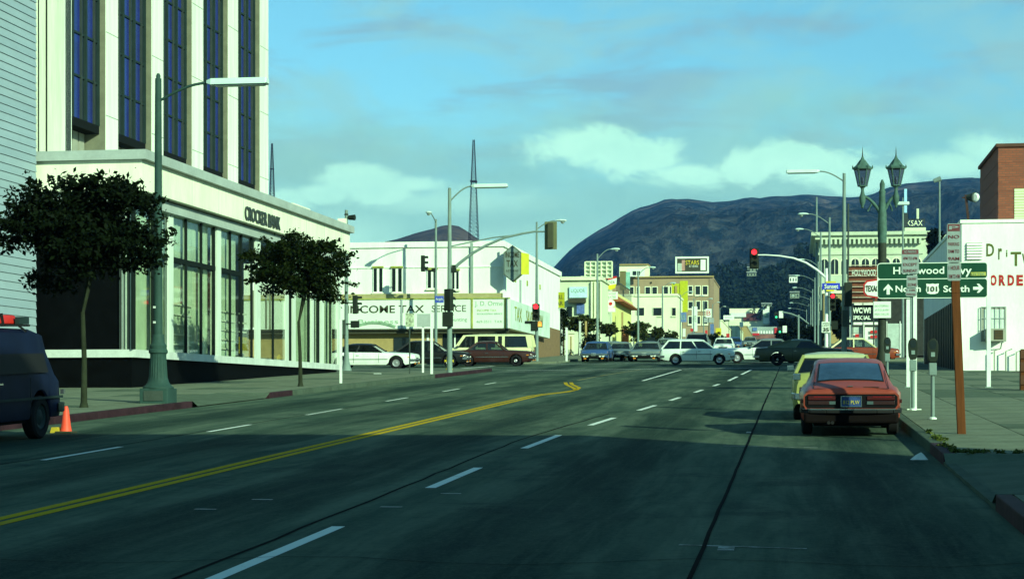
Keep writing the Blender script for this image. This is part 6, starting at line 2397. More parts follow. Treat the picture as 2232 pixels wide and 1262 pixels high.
# right side: near corner lamp with bar light, then the receding row
b = Vector((at(1840, 820, 88).x, 88, gz(88) + .15))
streetlight('street_lamp', 'tall street lamp with long pale bar light reaching left over the right signal', b, at(1834, 378, 88).z, at(1715, 375, 88), 'bar', arm0=at(1834, 396, 88).z, rad=(.13, .07), hl=1.5, m=M_POLEG)
rowR = [(1808, 1738, 467, 128), (1789, 1732, 500, 160), (1783, 1738, 566, 196), (1776, 1730, 601, 232), (1771, 1726, 627, 270), (1767, 1723, 645, 310), (1763, 1720, 660, 360), (1758, 1717, 672, 420)]
for k, (xp, xh, yh, Y_) in enumerate(rowR):
    t_ = at(xh, yh, Y_)
    X_ = at(xp, 700, Y_).x
    where = ('highest lamp of the right row, just past the crossing', 'second lamp of the right row, under the highest one', 'third lamp of the right row, before the office block', 'fourth lamp of the right row',
             'fifth lamp of the right row', 'sixth lamp of the right row', 'seventh lamp of the right row', 'last lamp of the right row')[k]
    streetlight('street_lamp', where, (X_, Y_, gz(Y_) + .15), t_.z - .25, t_, 'cobra', arm0=t_.z - .7, rad=(.11, .07), group='cobra lamps along the right kerb', hl=.75)
# plain masts and aerials on the skyline
for (x, y0_, y1_, Y_, m_, lab, nm, cat) in ((2048, 388, 560, 150, M_POLEG, 'pale round pole with a cap above the white shop roof', 'flood_pole', 'pole'),
                                     (1780, 430, 510, 530, M_POLEG, 'thin flagpole on the office block roof', 'flagpole', 'flagpole'),
                                     (1849, 444, 640, 200, M_POLED, 'dark thin mast in front of the office block cornice', 'mast', 'mast'),
                                     (1968, 446, 760, 140, M_POLEG, 'slim lamp post with flat pale head beside the blue pylon', 'street_lamp', 'street lamp')):
    P_ = at(x, y1_, Y_)
    r_ = root(nm, (P_.x, Y_, gz(Y_)), lab, cat)
    zt_ = at(x, y0_, Y_).z
    MB().tube([(P_.x, Y_, gz(Y_)), (P_.x, Y_, zt_)], [.10 * Y_ / 140, .06 * Y_ / 140], 8).build('pole', m_, r_, smooth=40)
    if nm == 'flood_pole':
        MB().tube([(P_.x - .45, Y_, zt_ - .25), (P_.x + .10, Y_, zt_ - .05)], [.16, .20], 10).build('cap', M_POLEG, r_, smooth=40)
    if nm == 'street_lamp':
        MB().box(P_.x - .45, P_.x + .45, Y_ - .2, Y_ + .2, zt_ - .05, zt_ + .2).build('luminaire', M_FIX, r_, bevel=.05)
        MB().bar((P_.x, Y_, zt_ + .2), (P_.x, Y_, zt_ + .5), .06).build('stub', m_, r_)
# flood lamp on the white shop roof
Yf = 99
P_ = at(2112, 476, Yf)
r_ = root('flood_lamp', (P_.x, Yf, P_.z), 'leaning wooden mast with a big round floodlight beside the brick building', 'flood lamp')
q = at(2105, 425, Yf)
MB().bar((P_.x, Yf, P_.z - .4), (q.x, Yf, q.z), .12, .12).build('mast', mat('old_wood', (0.06, 0.035, 0.03), .9, var=.3), r_)
c_ = at(2121, 431, Yf)
MB().tube([(c_.x - .33, Yf + .05, c_.z + .03), (c_.x, Yf - .05, c_.z), (c_.x + .08, Yf - .12, c_.z)], [.12, .25, .27], 14).build('housing', M_POLED, r_, smooth=40)
MB().tube([(c_.x + .10, Yf - .13, c_.z), (c_.x + .05, Yf - .22, c_.z)], [.23, .16], 14).build('lens', M_LAMPW, r_, smooth=40)
MB().bar(at(2097, 431, Yf), at(2120, 433, Yf), .07).build('cross_arm', mat('old_wood', (0, 0, 0)), r_)


def signal_head(rt, x, y, z, w=.36, h=1.05, face='back', m=M_SIG, lit=None, visors=True, rz=0.0, name='signal_head', d=.22):
    """three-lamp head; 'front' faces -Y, 'back' shows its plain back, 'side' faces +X"""
    M4 = Matrix.Translation((x, y, z)) @ Matrix.Rotation(rz, 4, 'Z')

    def T(a, b, c):
        return M4 @ Vector((a, b, c))
    mb = MB()
    P_ = [T(a, b, c) for c in (-h / 2, h / 2) for a, b in ((-w / 2, -d / 2), (w / 2, -d / 2), (w / 2, d / 2), (-w / 2, d / 2))]
    mb.add(P_, [(0, 3, 2, 1), (4, 5, 6, 7), (0, 1, 5, 4), (1, 2, 6, 5), (2, 3, 7, 6), (3, 0, 4, 7)])
    hd = mb.build(name, m, rt, bevel=.02)
    kid(hd)
    rr_ = w * .36
    for k in range(3):
        zc_ = h / 2 - h * (k + .5) / 3
        a, b = T(0, -d / 2 - .012, zc_), T(0, -d / 2 + .01, zc_)
        MB().tube([a, b], rr_, 16).build('lamp', (M_REDON if lit == 0 else M_GRON if lit == 2 else M_OFF) if lit == k else M_OFF, hd, smooth=40)
        if visors:
            vm = MB()
            n = 8
            vv_ = []
            for L_ in (0, .20):
                for j in range(n + 1):
                    an = math.pi * j / n * 1.0
                    vv_.append(T(math.cos(an) * rr_ * 1.12, -d / 2 - L_, zc_ + math.sin(an) * rr_ * 1.12))
            vm.add(vv_, [(j, j + 1, n + 2 + j, n + 1 + j) for j in range(n)])
            vm.add([v + Vector((0, 0, .008)) for v in vv_], [(n + 1 + j, n + 2 + j, j + 1, j) for j in range(n)])
            vm.build('visor', m, hd)
    return hd


# mast-arm signal from the tall lamp, far head seen from the back of its olive plate
b = G(980, 812, .15)
Ym = b.y
r_ = root('traffic_signal', (b.x + .01, Ym - .16, b.z + 1.5), 'mast-arm traffic signal with olive backplate hung over the left lanes', 'traffic signal')
pts = [at(*q, Ym) for q in ((983, 592), (1000, 575), (1030, 552), (1060, 535), (1100, 518), (1140, 509), (1165, 505), (1190, 505))]
MB().tube(pts, [.07, .065, .06, .055, .05, .045, .04, .035], 8).build('mast_arm', M_POLEG, r_, smooth=60)
MB().tube([at(*q, Ym) for q in ((983, 537), (1030, 527), (1075, 518), (1110, 514))], .03, 6).build('tie_rod', M_POLEG, r_, smooth=60)
X0, X1, z0, z1 = rect(1187, 483, 1214, 544, Ym)
MB().box(X0, X1, Ym - .02, Ym + .02, z0, z1).build('backplate', M_SIGO, r_, bevel=.02)
signal_head(r_, (X0 + X1) / 2, Ym - .10, (z0 + z1) / 2, w=.24, h=(z1 - z0) * .9, m=mat('signal_olive_dark', (0.055, 0.06, 0.035), .6), rz=R(180), d=.16)
MB().box(*rect(986, 578, 994, 594, Ym)[:2], Ym - .12, Ym + .12, *rect(986, 578, 994, 594, Ym)[2:]).build('clamp', M_SIG, r_)
# heads fixed to the tall lamp pole
for (x0_, y0_, x1_, y1_, lab, fc) in ((967, 630, 989, 677, 'black signal head on the tall lamp pole above the hydrant', R(150)), (965, 680, 987, 712, 'black walk signal boxes below the head on the tall lamp pole', R(150))):
    X0, X1, z0, z1 = rect(x0_, y0_, x1_, y1_, Ym - .25)
    r_ = root('traffic_signal', ((X0 + X1) / 2, Ym - .25, z0), lab, 'traffic signal')
    if y0_ == 630:
        signal_head(r_, (X0 + X1) / 2, Ym - .25, (z0 + z1) / 2, w=(X1 - X0) * .8, h=z1 - z0, rz=fc)
        MB().bar((X0, Ym - .1, z1 - .1), (X1, Ym - .1, z1 - .1), .05).build('bracket', M_SIG, r_)
    else:
        MB().box(X0, X1, Ym - .38, Ym - .16, z0, z1).build('walk_signal', M_SIG, r_, bevel=.02)
        MB().bar((X0 + .1, Ym - .1, z1 - .1), (X1, Ym - .1, z1 - .1), .05).build('bracket', M_SIG, r_)
# side-on head on the far lamp (925,575)
Ys_ = 113
r_ = root('traffic_signal', (at(925, 600, Ys_).x, Ys_, at(925, 600, Ys_).z), 'side-on black signal head bracketed left of the far lamp before the white wall', 'traffic signal')
X0, X1, z0, z1 = rect(918, 557, 926, 592, Ys_)
hd = signal_head(r_, (X0 + X1) / 2, Ys_, (z0 + z1) / 2, w=.30, h=z1 - z0, rz=R(90))
MB().tube([at(926, 585, Ys_), at(934, 590, Ys_), at(949, 592, Ys_)], .05, 6).build('bracket', M_SIG, r_)
MB().box(*rect(941, 585, 949, 592, Ys_)[:2], Ys_ - .1, Ys_ + .1, *rect(941, 585, 949, 592, Ys_)[2:]).build('clamp', M_SIG, r_)
# street name plate
r_ = root('street_name_sign', (at(957, 652, 112.5).x, 112.5, at(957, 660, 112.5).z), 'small blue street name plate on the far lamp before the signboard', 'street sign')
panel('plate', 948, 645, 967, 660, 112.5, mat('plate_street_blue', (0.06, 0.10, 0.42), .5), r_, d=.03)
put('Argyle', 950, 649, 965, 656, M_BOARD, Y=112.48, rt=r_)
# pole at the bank corner with signals and small speaker-like lamp
b = Vector((at(755, 805, 82.5).x, 82.5, gz(82.5) + .15))
r_ = root('signal_pole', tuple(b), 'grey signal pole with round foot at the bank corner', 'pole')
MB().tube([b, (b.x, b.y, at(755, 458, 82.5).z)], [.10, .07], 10).build('shaft', M_POLEG, r_, smooth=40)
MB().lathe(tuple(b), [(.24, 0), (.24, .06), (.19, .2), (.13, .5), (.10, .9)], 12).build('foot', M_POLEG, r_, smooth=30)
MB().lathe((b.x, b.y, at(755, 470, 82.5).z), [(.08, 0), (.10, .05), (.07, .1), (.04, .25)], 8).build('finial', M_POLED, r_)
X0, X1, z0, z1 = rect(760, 468, 774, 481, 82.5)
MB().tube([((X0), 82.5, (z0 + z1) / 2), (X1, 82.45, (z0 + z1) / 2)], [.10, .13], 12).build('small_lamp', M_SIG, r_, smooth=40)
MB().box(*rect(745, 697, 752, 730, 82.3)[:2], 82.3, 82.5, *rect(745, 697, 752, 730, 82.3)[2:]).build('control_box', M_POLED, r_)
r_ = root('traffic_signal', (at(770, 680, 82.4).x, 82.4, at(770, 680, 82.4).z), 'black signal head on the bank corner pole over the signboard lettering', 'traffic signal')
X0, X1, z0, z1 = rect(769, 644, 779, 684, 82.4)
signal_head(r_, (X0 + X1) / 2, 82.4, (z0 + z1) / 2, w=.22, h=z1 - z0, rz=R(90), d=.2)
MB().box(*rect(764, 699, 781, 714, 82.3)[:2], 82.3, 82.5, *rect(764, 699, 781, 714, 82.3)[2:]).build('walk_signal', M_SIG, r_)
MB().bar(at(755, 660, 82.4), at(770, 660, 82.4), .05).bar(at(755, 706, 82.4), at(766, 706, 82.4), .05).build('bracket', M_SIG, r_)
# red signal on lamp at 1170
Yr = 113.0
r_ = root('traffic_signal', (at(1169, 700, Yr).x, Yr - .3, at(1169, 700, Yr).z), 'lit red signal on the far left lamp with orange walk hand below', 'traffic signal')
X0, X1, z0, z1 = rect(1161, 663, 1178, 699, Yr)
signal_head(r_, (X0 + X1) / 2, Yr - .25, (z0 + z1) / 2, w=(X1 - X0) * .9, h=z1 - z0, lit=0)
MB().box(*rect(1158, 700, 1172, 722, Yr)[:2], Yr - .3, Yr - .1, *rect(1158, 700, 1172, 722, Yr)[2:]).build('walk_signal', M_SIG, r_)
MB().box(*rect(1173, 700, 1183, 714, Yr)[:2], Yr - .34, Yr - .14, *rect(1173, 700, 1183, 714, Yr)[2:]).build('walk_signal', M_SIGO, r_)
a, b_, c, d = rect(1174.5, 701, 1182, 712, Yr)
hand = MB()
hand.box(a, b_, Yr - .36, Yr - .342, c, c + (d - c) * .5)
for k in range(4):
    hand.box(a + (b_ - a) * (k * .25 + .03), a + (b_ - a) * (k * .25 + .2), Yr - .36, Yr - .342, c + (d - c) * .5, d - (.03 if k in (0, 3) else 0))
hand.build('lit_hand', M_ORON, r_)
MB().box(*rect(1145, 700, 1160, 706, Yr)[:2], Yr - .3, Yr - .1, *rect(1145, 700, 1160, 706, Yr)[2:]).build('side_signal', M_SIG, r_)
# dark signal head at 1213,690 on brown post
r_ = root('traffic_signal', (at(1215, 700, 146).x, 146, at(1215, 712, 146).z), 'dark signal box beside the olive sign and the row of shop fronts', 'traffic signal')
signal_head(r_, at(1218, 700, 146).x, 146, at(1218, 700, 146).z, w=.5, h=1.1, rz=R(20))
MB().bar(at(1221, 705, 146.2), at(1221, 795, 146.2), .10).build('post', M_POLED, r_)

# right red signal on its mast arm
Ya = 114.5
pb = at(1801, 780, Ya)
r_ = root('signal_pole', (pb.x, Ya, gz(Ya) + .15), 'pale signal pole with a long curved mast arm on the far right corner', 'pole')
MB().tube([(pb.x, Ya, gz(Ya) + .15), (pb.x, Ya, at(1801, 585, Ya).z)], [.12, .09], 10).build('shaft', M_POLEW, r_, smooth=40)
MB().tube([at(*q, Ya) for q in ((1801, 606), (1780, 588), (1757, 573), (1730, 563), (1700, 558), (1670, 556), (1650, 556))], [.08, .075, .065, .055, .05, .045, .04], 8).build('mast_arm', M_POLEW, r_, smooth=60)
r_ = root('traffic_signal', (at(1643, 583, Ya).x, Ya, at(1643, 583, Ya).z), 'lit red signal at the tip of the right mast arm against the mountain', 'traffic signal')
X0, X1, z0, z1 = rect(1636, 543, 1652, 584, Ya)
signal_head(r_, (X0 + X1) / 2, Ya - .1, (z0 + z1) / 2, w=(X1 - X0), h=z1 - z0, lit=0, d=.2)
MB().box(X0 - .06, X1 + .06, Ya + .01, Ya + .03, z0 - .05, z1 + .05).build('backplate', M_SIG, r_)
r_ = root('traffic_signal', (at(1815, 700, Ya).x, Ya - .3, at(1815, 670, Ya).z), 'lit red signal under the blue street name plate on the right corner', 'traffic signal')
X0, X1, z0, z1 = rect(1808, 640, 1822, 678, Ya)
signal_head(r_, (X0 + X1) / 2, Ya - .3, (z0 + z1) / 2, w=(X1 - X0) * .9, h=z1 - z0, lit=0)
MB().box(*rect(1812, 700, 1826, 718, Ya)[:2], Ya - .3, Ya - .1, *rect(1812, 700, 1826, 718, Ya)[2:]).build('walk_signal', M_SIG, r_)
MB().bar(at(1801, 648, Ya), at(1812, 648, Ya), .05).bar(at(1801, 708, Ya), at(1815, 708, Ya), .05).build('bracket', M_SIG, r_)
r_ = root('street_name_sign', (at(1811, 625, Ya).x, Ya - .2, at(1811, 632, Ya).z), 'blue Sunset street name plate with yellow edging over the right signal', 'street sign')
panel('plate', 1792, 617, 1831, 631, Ya - .2, mat('plate_street_blue2', (0.03, 0.05, 0.50), .5), r_, d=.04)
panel('edging', 1800, 613, 1822, 617, Ya - .2, mat('sign_yellow2', (0, 0, 0)), r_, d=.04)
panel('edging', 1801, 631, 1818, 635, Ya - .2, mat('sign_yellow2', (0, 0, 0)), r_, d=.04)
put('Sunset', 1797, 619, 1827, 629, M_BOARD, Y=Ya - .22, rt=r_, bold=.02)
r_ = root('regulatory_sign', (at(1800, 725, Ya).x, Ya - .2, at(1800, 725, Ya).z), 'white speed limit sign low on the right signal pole', 'road sign')
panel('plate', 1791, 701, 1810, 725, Ya - .2, M_BOARD, r_, d=.03)
put('SPEED', 1793, 703, 1808, 706.5, M_TXT, Y=Ya - .22, rt=r_)
put('LIMIT', 1793, 708, 1808, 711.5, M_TXT, Y=Ya - .22, rt=r_)
put('35', 1794, 714, 1807, 723, M_TXT, Y=Ya - .22, rt=r_, bold=.03)
# signals on the near right lamp: big black heads seen from behind
Yn = 87.5
for (x0_, y0_, x1_, y1_, lab) in ((1839, 616, 1858, 668, 'big black signal head on the near right lamp beside the green road sign'), (1834, 676, 1850, 712, 'grey signal box lower on the near right lamp')):
    X0, X1, z0, z1 = rect(x0_, y0_, x1_, y1_, Yn)
    r_ = root('traffic_signal', ((X0 + X1) / 2, Yn, z0), lab, 'traffic signal')
    signal_head(r_, (X0 + X1) / 2, Yn - .05, (z0 + z1) / 2, w=(X1 - X0) * .85, h=z1 - z0, rz=R(190), m=M_SIG if y0_ < 650 else M_POLED)
    MB().bar((X0, Yn + .2, z1 - .15), (X1, Yn + .2, z1 - .15), .05).build('bracket', M_SIG, r_)
# next crossing: small signals far away
Yg = 300
r_ = root('traffic_signal', (at(1750, 700, Yg).x, Yg, gz(Yg)), 'far mast-arm signal with tiny green lights and white boards', 'traffic signal')
MB().bar(at(1741, 745, Yg), at(1741, 686, Yg), .25).build('shaft', M_POLEG, r_)
MB().tube([at(*q, Yg) for q in ((1763, 706), (1745, 692), (1725, 684), (1706, 680))], .12, 6).build('mast_arm', M_POLEG, r_)
for x0_, y0_ in ((1692, 680), (1700, 712)):
    MB().box(*rect(x0_ - 4, y0_, x0_ + 3, y0_ + 16, Yg)[:2], Yg, Yg + .3, *rect(x0_ - 4, y0_, x0_ + 3, y0_ + 16, Yg)[2:]).build('signal_head', M_SIG, r_)
    q = at(x0_, y0_ + 11, Yg - .1)
    MB().tube([(q.x, Yg - .12, q.z), (q.x, Yg - .02, q.z)], .16, 10).build('lamp', M_GRON, r_)
    panel('board', x0_ + 6, y0_ - 2, x0_ + 15, y0_ + 13, Yg, M_BOARD, r_, d=.1)

# ------------------------------------------------------------------ thin posts with signs on the left walk
for (x, yb, ytop, w, lab, m_) in ((743, 835, 697, 5, 'thin white post nearest the bank end, with no plate', M_POLEW), (941, 815, 684, 5, 'white signpost right of the grey plate, taller of the pair', M_POLEW),
                                  (922, 812, 684, 4, 'white signpost holding the pale grey plate', M_POLEW), (1235, 793, 714, 4, 'thin white post on the far left corner before the passage', M_POLEW),
                                  (893, 815, 715, 2.5, 'thin dark post with a mottled plate before the signboard', M_POLED)):
    b = G(x, yb, .15)
    if b.y > 88:
        b = Vector((at(x, 790, 113).x, 113, gz(113) + .15))
    r_ = root('sign_post', tuple(b), lab, 'post')
    k_ = b.y / FPX
    MB().box(b.x - w * k_ / 2, b.x + w * k_ / 2, b.y - w * k_ / 2, b.y + w * k_ / 2, b.z, at(x, ytop, b.y).z).build('post', m_, r_)
    if x == 922:
        panel('plate', 909, 684, 939, 712, b.y - .08, M_CAPG, r_, d=.03)
    if x == 893:
        panel('plate', 884, 683, 902, 712, b.y - .08, mat('mottled_plate', (0.33, 0.38, 0.26), .7, var=.9, scale=9), r_, d=.03)

# hydrant
b = G(979, 812, .15)
b = Vector((at(979, 812, 84.6).x, 84.6, gz(84.6) + .15))
hy = root('fire_hydrant', tuple(b), 'yellow fire hydrant at the kerb beside the tall street lamp', 'hydrant')
MH = mat('hydrant_yellow', (0.50, 0.38, 0.02), .55, var=.15)
MB().lathe(tuple(b), [(.17, 0), (.17, .05), (.115, .07), (.115, .48), (.15, .50), (.15, .54), (.12, .56), (.11, .62), (.07, .68), (.03, .70), (.03, .76)], 14).build('barrel', MH, hy, smooth=40)
for s in (1, -1):
    MB().tube([(b.x, b.y, b.z + .40), (b.x + s * .19, b.y, b.z + .40), (b.x + s * .20, b.y, b.z + .40)], [.06, .06, .075], 10).build('side_cap', MH, hy, smooth=40)
MB().tube([(b.x, b.y, b.z + .33), (b.x, b.y - .2, b.z + .33)], [.08, .08], 12).build('front_cap', MH, hy, smooth=40)

# cone and chock
b = G(144, 943, 0)
cn = root('traffic_cone', tuple(b), 'orange-red traffic cone standing behind the navy van', 'traffic cone')
MC = mat('cone_orange', (0.80, 0.075, 0.035), .55, var=.1, spec=.3)
MB().lathe(tuple(b), [(.105, .025), (.098, .05), (.082, .14), (.05, .40), (.032, .46), (.028, .47)], 20).build('cone', MC, cn, smooth=40)
MB().box(b.x - .15, b.x + .15, b.y - .15, b.y + .15, b.z, b.z + .03).build('base', M_TXT, cn, bevel=.01)
b = G(122, 943, 0)
ch = root('wheel_chock', tuple(b), 'small yellow wheel chock lying next to the traffic cone', 'chock')
MB().prism([(b.x - .08, b.y - .08, b.z), (b.x + .09, b.y - .08, b.z), (b.x + .05, b.y - .08, b.z + .10), (b.x - .05, b.y - .08, b.z + .10)], (0, .16, 0)).build('wedge', mat('chock_yellow', (0.45, 0.33, 0.03), .7), ch)

# ------------------------------------------------------------------ twin lantern post
Yt = 66.0
b = Vector((at(1923, 830, Yt).x, Yt, gz(Yt) + .15))
tw = root('twin_lantern_post', tuple(b), 'ornate green lamp post with two glass lanterns on scrolled arms', 'street lamp')
MV = mat('verdigris', (0.060, 0.115, 0.095), .6, var=.3, scale=5)
MVD = mat('post_dark', (0.030, 0.036, 0.026), .65, var=.3, scale=4)


def tzz(y):
    return at(1920, y, Yt).z - b.z


MB().lathe(tuple(b), [(.26, 0), (.26, .1), (.22, .15), (.20, .7), (.17, .8), (.15, 1.0), (.145, tzz(530))], 14).build('shaft', MVD, tw, smooth=30)
MB().lathe(tuple(b), [(.145, tzz(530)), (.16, tzz(500)), (.17, tzz(498)), (.15, tzz(490)), (.15, tzz(470)), (.12, tzz(452)), (.13, tzz(448)), (.11, tzz(440)), (.10, tzz(425)), (.12, tzz(418)), (.08, tzz(412)), (.09, tzz(402)), (.03, tzz(392))], 14).build('capital', MV, tw, smooth=30)
for s, xl_, yl in ((-1, 1880, 1), (1, 1953, 1)):
    q = at(xl_, 420, Yt)
    dx = q.x - b.x
    pts = []
    for k in range(9):
        t = k / 8
        pts.append((b.x + dx * t, Yt, b.z + tzz(470) + (tzz(428) - tzz(470)) * math.sin(t * math.pi / 2) * 1.0))
    MB().tube(pts, [.07, .065, .06, .06, .055, .05, .05, .055, .06], 8).build('scroll_arm', MV, tw, smooth=60)
    pts2 = [(b.x + dx * (.18 + .55 * t), Yt, b.z + tzz(462) + (tzz(442) - tzz(462)) * math.sin(t * math.pi) * .9 + .02) for t in [k / 6 for k in range(7)]]
    MB().tube(pts2, .03, 6).build('scroll', MV, tw, smooth=60)
    z0 = tzz(452)
    MB().lathe((q.x, Yt, b.z), [(.02, z0 - .03), (.05, z0), (.045, z0 + .05), (.10, tzz(440)), (.115, tzz(430)), (.08, tzz(424)), (.05, tzz(415)), (.06, tzz(410)), (.13, tzz(405))], 10).build('cup', MV, tw, smooth=35)
    # six-sided lantern: glass panes, corner bars, roof, spike
    r0, r1 = .155, .285
    za, zb_ = tzz(405), tzz(368)
    lan = MB().lathe((q.x, Yt, b.z), [(.05, za - .04), (r0 + .02, za - .02), (r0 + .02, za + .01)], 6).build('lantern', MV, tw)
    kid(lan)
    for k in range(6):
        a0, a1 = math.pi / 3 * k, math.pi / 3 * (k + 1)
        P_ = [(q.x + r0 * math.cos(a0), Yt + r0 * math.sin(a0), b.z + za), (q.x + r0 * math.cos(a1), Yt + r0 * math.sin(a1), b.z + za),
              (q.x + r1 * math.cos(a1), Yt + r1 * math.sin(a1), b.z + zb_), (q.x + r1 * math.cos(a0), Yt + r1 * math.sin(a0), b.z + zb_)]
        MB().add(P_, [(0, 1, 2, 3)]).build('pane', glass_mat('lantern_glass', (0.42, 0.46, 0.62), .6, .25), lan)
        MB().bar(P_[0], P_[3], .03).bar(P_[2], P_[3], .03).build('corner_bar', MV, lan)
    MB().lathe((q.x, Yt, b.z + zb_), [(r1 + .05, -.02), (r1 + .06, .03), (r1 * .80, .12), (.10, .30), (.06, .34), (.05, .38), (.03, .42)], 6).build('lantern_roof', MV, lan)
    for k in range(6):
        a0 = math.pi / 3 * k
        MB().lathe((q.x + (r1 + .05) * math.cos(a0), Yt + (r1 + .05) * math.sin(a0), b.z + zb_ + .01), [(.025, 0), (.03, .05), (.005, .12)], 5).build('cresting', MV, lan)
    MB().lathe((q.x, Yt, b.z + zb_ + .40), [(.035, 0), (.02, .06), (.012, .2), (.004, .36)], 6).build('spike', MVD, lan)
    MB().lathe((q.x, Yt, b.z + za + .05), [(.03, 0), (.06, .1), (.05, .22), (.01, .28)], 8).build('bulb', M_LAMPW, lan, smooth=60)
# white notice on the post
r_ = root('notice_sign', (at(1923, 693, Yt - .3).x, Yt - .3, at(1923, 693, Yt - .3).z), 'pale green notice plate fixed to the twin lantern post under the road sign', 'sign')
panel('plate', 1904, 657, 1942, 693, Yt - .25, M_BOARD, r_, d=.03, bevel=.0)
for k, w in enumerate(('NO STOPPING', '4 TO 6 PM', 'MON THRU FRI')):
    put(w, 1908, 664 + k * 9, 1938, 669 + k * 9, M_TXTG, Y=Yt - .27, rt=r_)

# ------------------------------------------------------------------ green road sign
Yg2 = 54.5
MGR = mat('sign_green', (0.007, 0.052, 0.028), .55, var=.15, scale=1.5)
X0, X1, z0, z1 = rect(1912, 571, 2153, 651, Yg2)
gs = root('road_sign', ((X0 + X1) / 2, Yg2, gz(Yg2) + .15), 'large green freeway direction sign with white lettering and arrows', 'road sign')


def rrect(x0, x1, z0_, z1_, r, n=5):
    out = []
    for cx, cz, a0 in ((x1 - r, z1_ - r, 0), (x0 + r, z1_ - r, 90), (x0 + r, z0_ + r, 180), (x1 - r, z0_ + r, 270)):
        for k in range(n + 1):
            a = R(a0 + 90 * k / n)
            out.append((cx + r * math.cos(a), cz + r * math.sin(a)))
    return out


MB().prism([(a, Yg2, c) for a, c in rrect(X0, X1, z0, z1, .10)], (0, .04, 0)).build('border', M_BOARD, gs)
zm_ = at(2000, 608, Yg2).z
for nm, a, c in (('upper_panel', zm_ + .012, z1 - .022), ('lower_panel', z0 + .022, zm_ - .012)):
    MB().prism([(p_, Yg2 - .006, q_) for p_, q_ in rrect(X0 + .022, X1 - .022, a, c, .07)], (0, .005, 0)).build(nm, MGR, gs)
Yl = Yg2 - .012
put('Hollywood', 1947, 581, 2058, 600 + 3, M_BOARD, Y=Yl, rt=gs, bold=.015)
put('Fwy', 2072, 580, 2118, 600 + 4, M_BOARD, Y=Yl, rt=gs, bold=.015)
put('North', 1952, 622, 2007, 637, M_BOARD, Y=Yl, rt=gs, bold=.02)
put('South', 2056, 622, 2113, 637, M_BOARD, Y=Yl, rt=gs, bold=.02)
a, b_, c, d = rect(2018, 618, 2047, 641, Yg2)
cx_, w_ = (a + b_) / 2, (b_ - a) / 2
sh = [(a, c + (d - c) * .35), (a + w_ * .2, c + (d - c) * .08), (cx_ - w_ * .35, c), (cx_, c - .0), (cx_ + w_ * .35, c), (b_ - w_ * .2, c + (d - c) * .08), (b_, c + (d - c) * .35), (b_ - w_ * .12, d - (d - c) * .3), (b_ - w_ * .05, d), (cx_ + w_ * .4, d - .015),
      (cx_, d), (cx_ - w_ * .4, d - .015), (a + w_ * .05, d), (a + w_ * .12, d - (d - c) * .3)]
MB().prism([(p_, Yl, q_) for p_, q_ in sh], (0, .004, 0)).build('route_shield', M_WHITE, gs)
put('101', 2022, 624, 2043, 636, M_TXT, Y=Yl - .006, rt=gs, bold=.02)


def arrow(pts, nm='arrow'):
    MB().prism([at(x, y, Yl) for x, y in pts], (0, .005, 0)).build(nm, M_BOARD, gs)


arrow([(1936, 619), (1946, 630), (1946, 634), (1939.5, 629), (1939.5, 642), (1932.5, 642), (1932.5, 629), (1926, 634), (1926, 630)])
arrow([(2144, 628), (2134, 638), (2129, 638), (2134, 631.5), (2121, 631.5), (2121, 625), (2134, 625), (2129, 618.5), (2134, 618.5)])
MB().box(*rect(2116, 593, 2149, 601, Yl)[:2], Yl - .004, Yl, *rect(2116, 593, 2149, 601, Yl)[2:]).build('sticker', mat('sticker', (0.40, 0.40, 0.08), .6, var=.3), gs)
put('LITTER', 2118, 595, 2147, 600, M_TXTG, Y=Yl - .008, rt=gs)
for xp in (1980, 2155):
    P_ = at(xp, 700, Yg2 + .08)
    MB().box(P_.x - .055, P_.x + .055, Yg2 + .045, Yg2 + .13, gz(Yg2) + .15, z1 - .05).build('post', M_POLEW, gs)
    MB().box(P_.x - .11, P_.x + .11, Yg2 + .0, Yg2 + .18, gz(Yg2) + .148, gz(Yg2) + .17).build('base_plate', M_POLEG, gs)

# ------------------------------------------------------------------ posts with parking signs
M_PSIGN = mat('parking_sign', (0.24, 0.29, 0.28), .6, var=.15, scale=8)
M_PRED = mat('parking_sign_red', (0.16, 0.05, 0.055), .7, var=.2)
b = Vector((at(1992, 893, 38.5).x, 38.5, gz(38.5) + .15))
hp = root('sign_post', tuple(b), 'white steel post with two stacked parking plates behind the meters', 'post')
MB().box(b.x - .075, b.x - .02, b.y - .04, b.y + .04, b.z, at(1992, 560, 38.5).z).build('web', M_POLEG, hp)
MB().box(b.x - .018, b.x + .055, b.y - .06, b.y + .06, b.z, at(1992, 555, 38.5).z).build('flange', M_POLEW, hp)
MB().box(b.x - .14, b.x + .14, b.y - .12, b.y + .12, b.z - .002, b.z + .02).build('base_plate', M_BOARD, hp)


def parking_sign(x0, y0, x1, y1, Y, label, rows, red=True, rt=None):
    X0, X1, z0, z1 = rect(x0, y0, x1, y1, Y)
    r_ = root('parking_sign', ((X0 + X1) / 2, Y, z0), label, 'parking sign')
    MB().prism([(a, Y, c) for a, c in rrect(X0, X1, z0, z1, .03)], (0, .006, 0)).build('plate', M_PSIGN, r_)
    if red:
        MB().box(X0 + .012, X1 - .012, Y - .004, Y - .001, z1 - (z1 - z0) * .2, z1 - .012).build('header', M_PRED, r_)
        text(rows[0], ((X0 + X1) / 2, Y - .008, z1 - (z1 - z0) * .11), (z1 - z0) * .09, M_PSIGN, r_, width=(X1 - X0) * .7, bold=.02)
    rest = rows[1:] if red else rows
    y_hi = z1 - (z1 - z0) * (.25 if red else .06)
    rh = (y_hi - z0) / max(1, len(rest))
    for k, w in enumerate(rest):
        text(w, ((X0 + X1) / 2, Y - .008, y_hi - rh * (k + .5)), rh * .48, M_PRED, r_, width=(X1 - X0) * .8, bold=.01)
    return r_


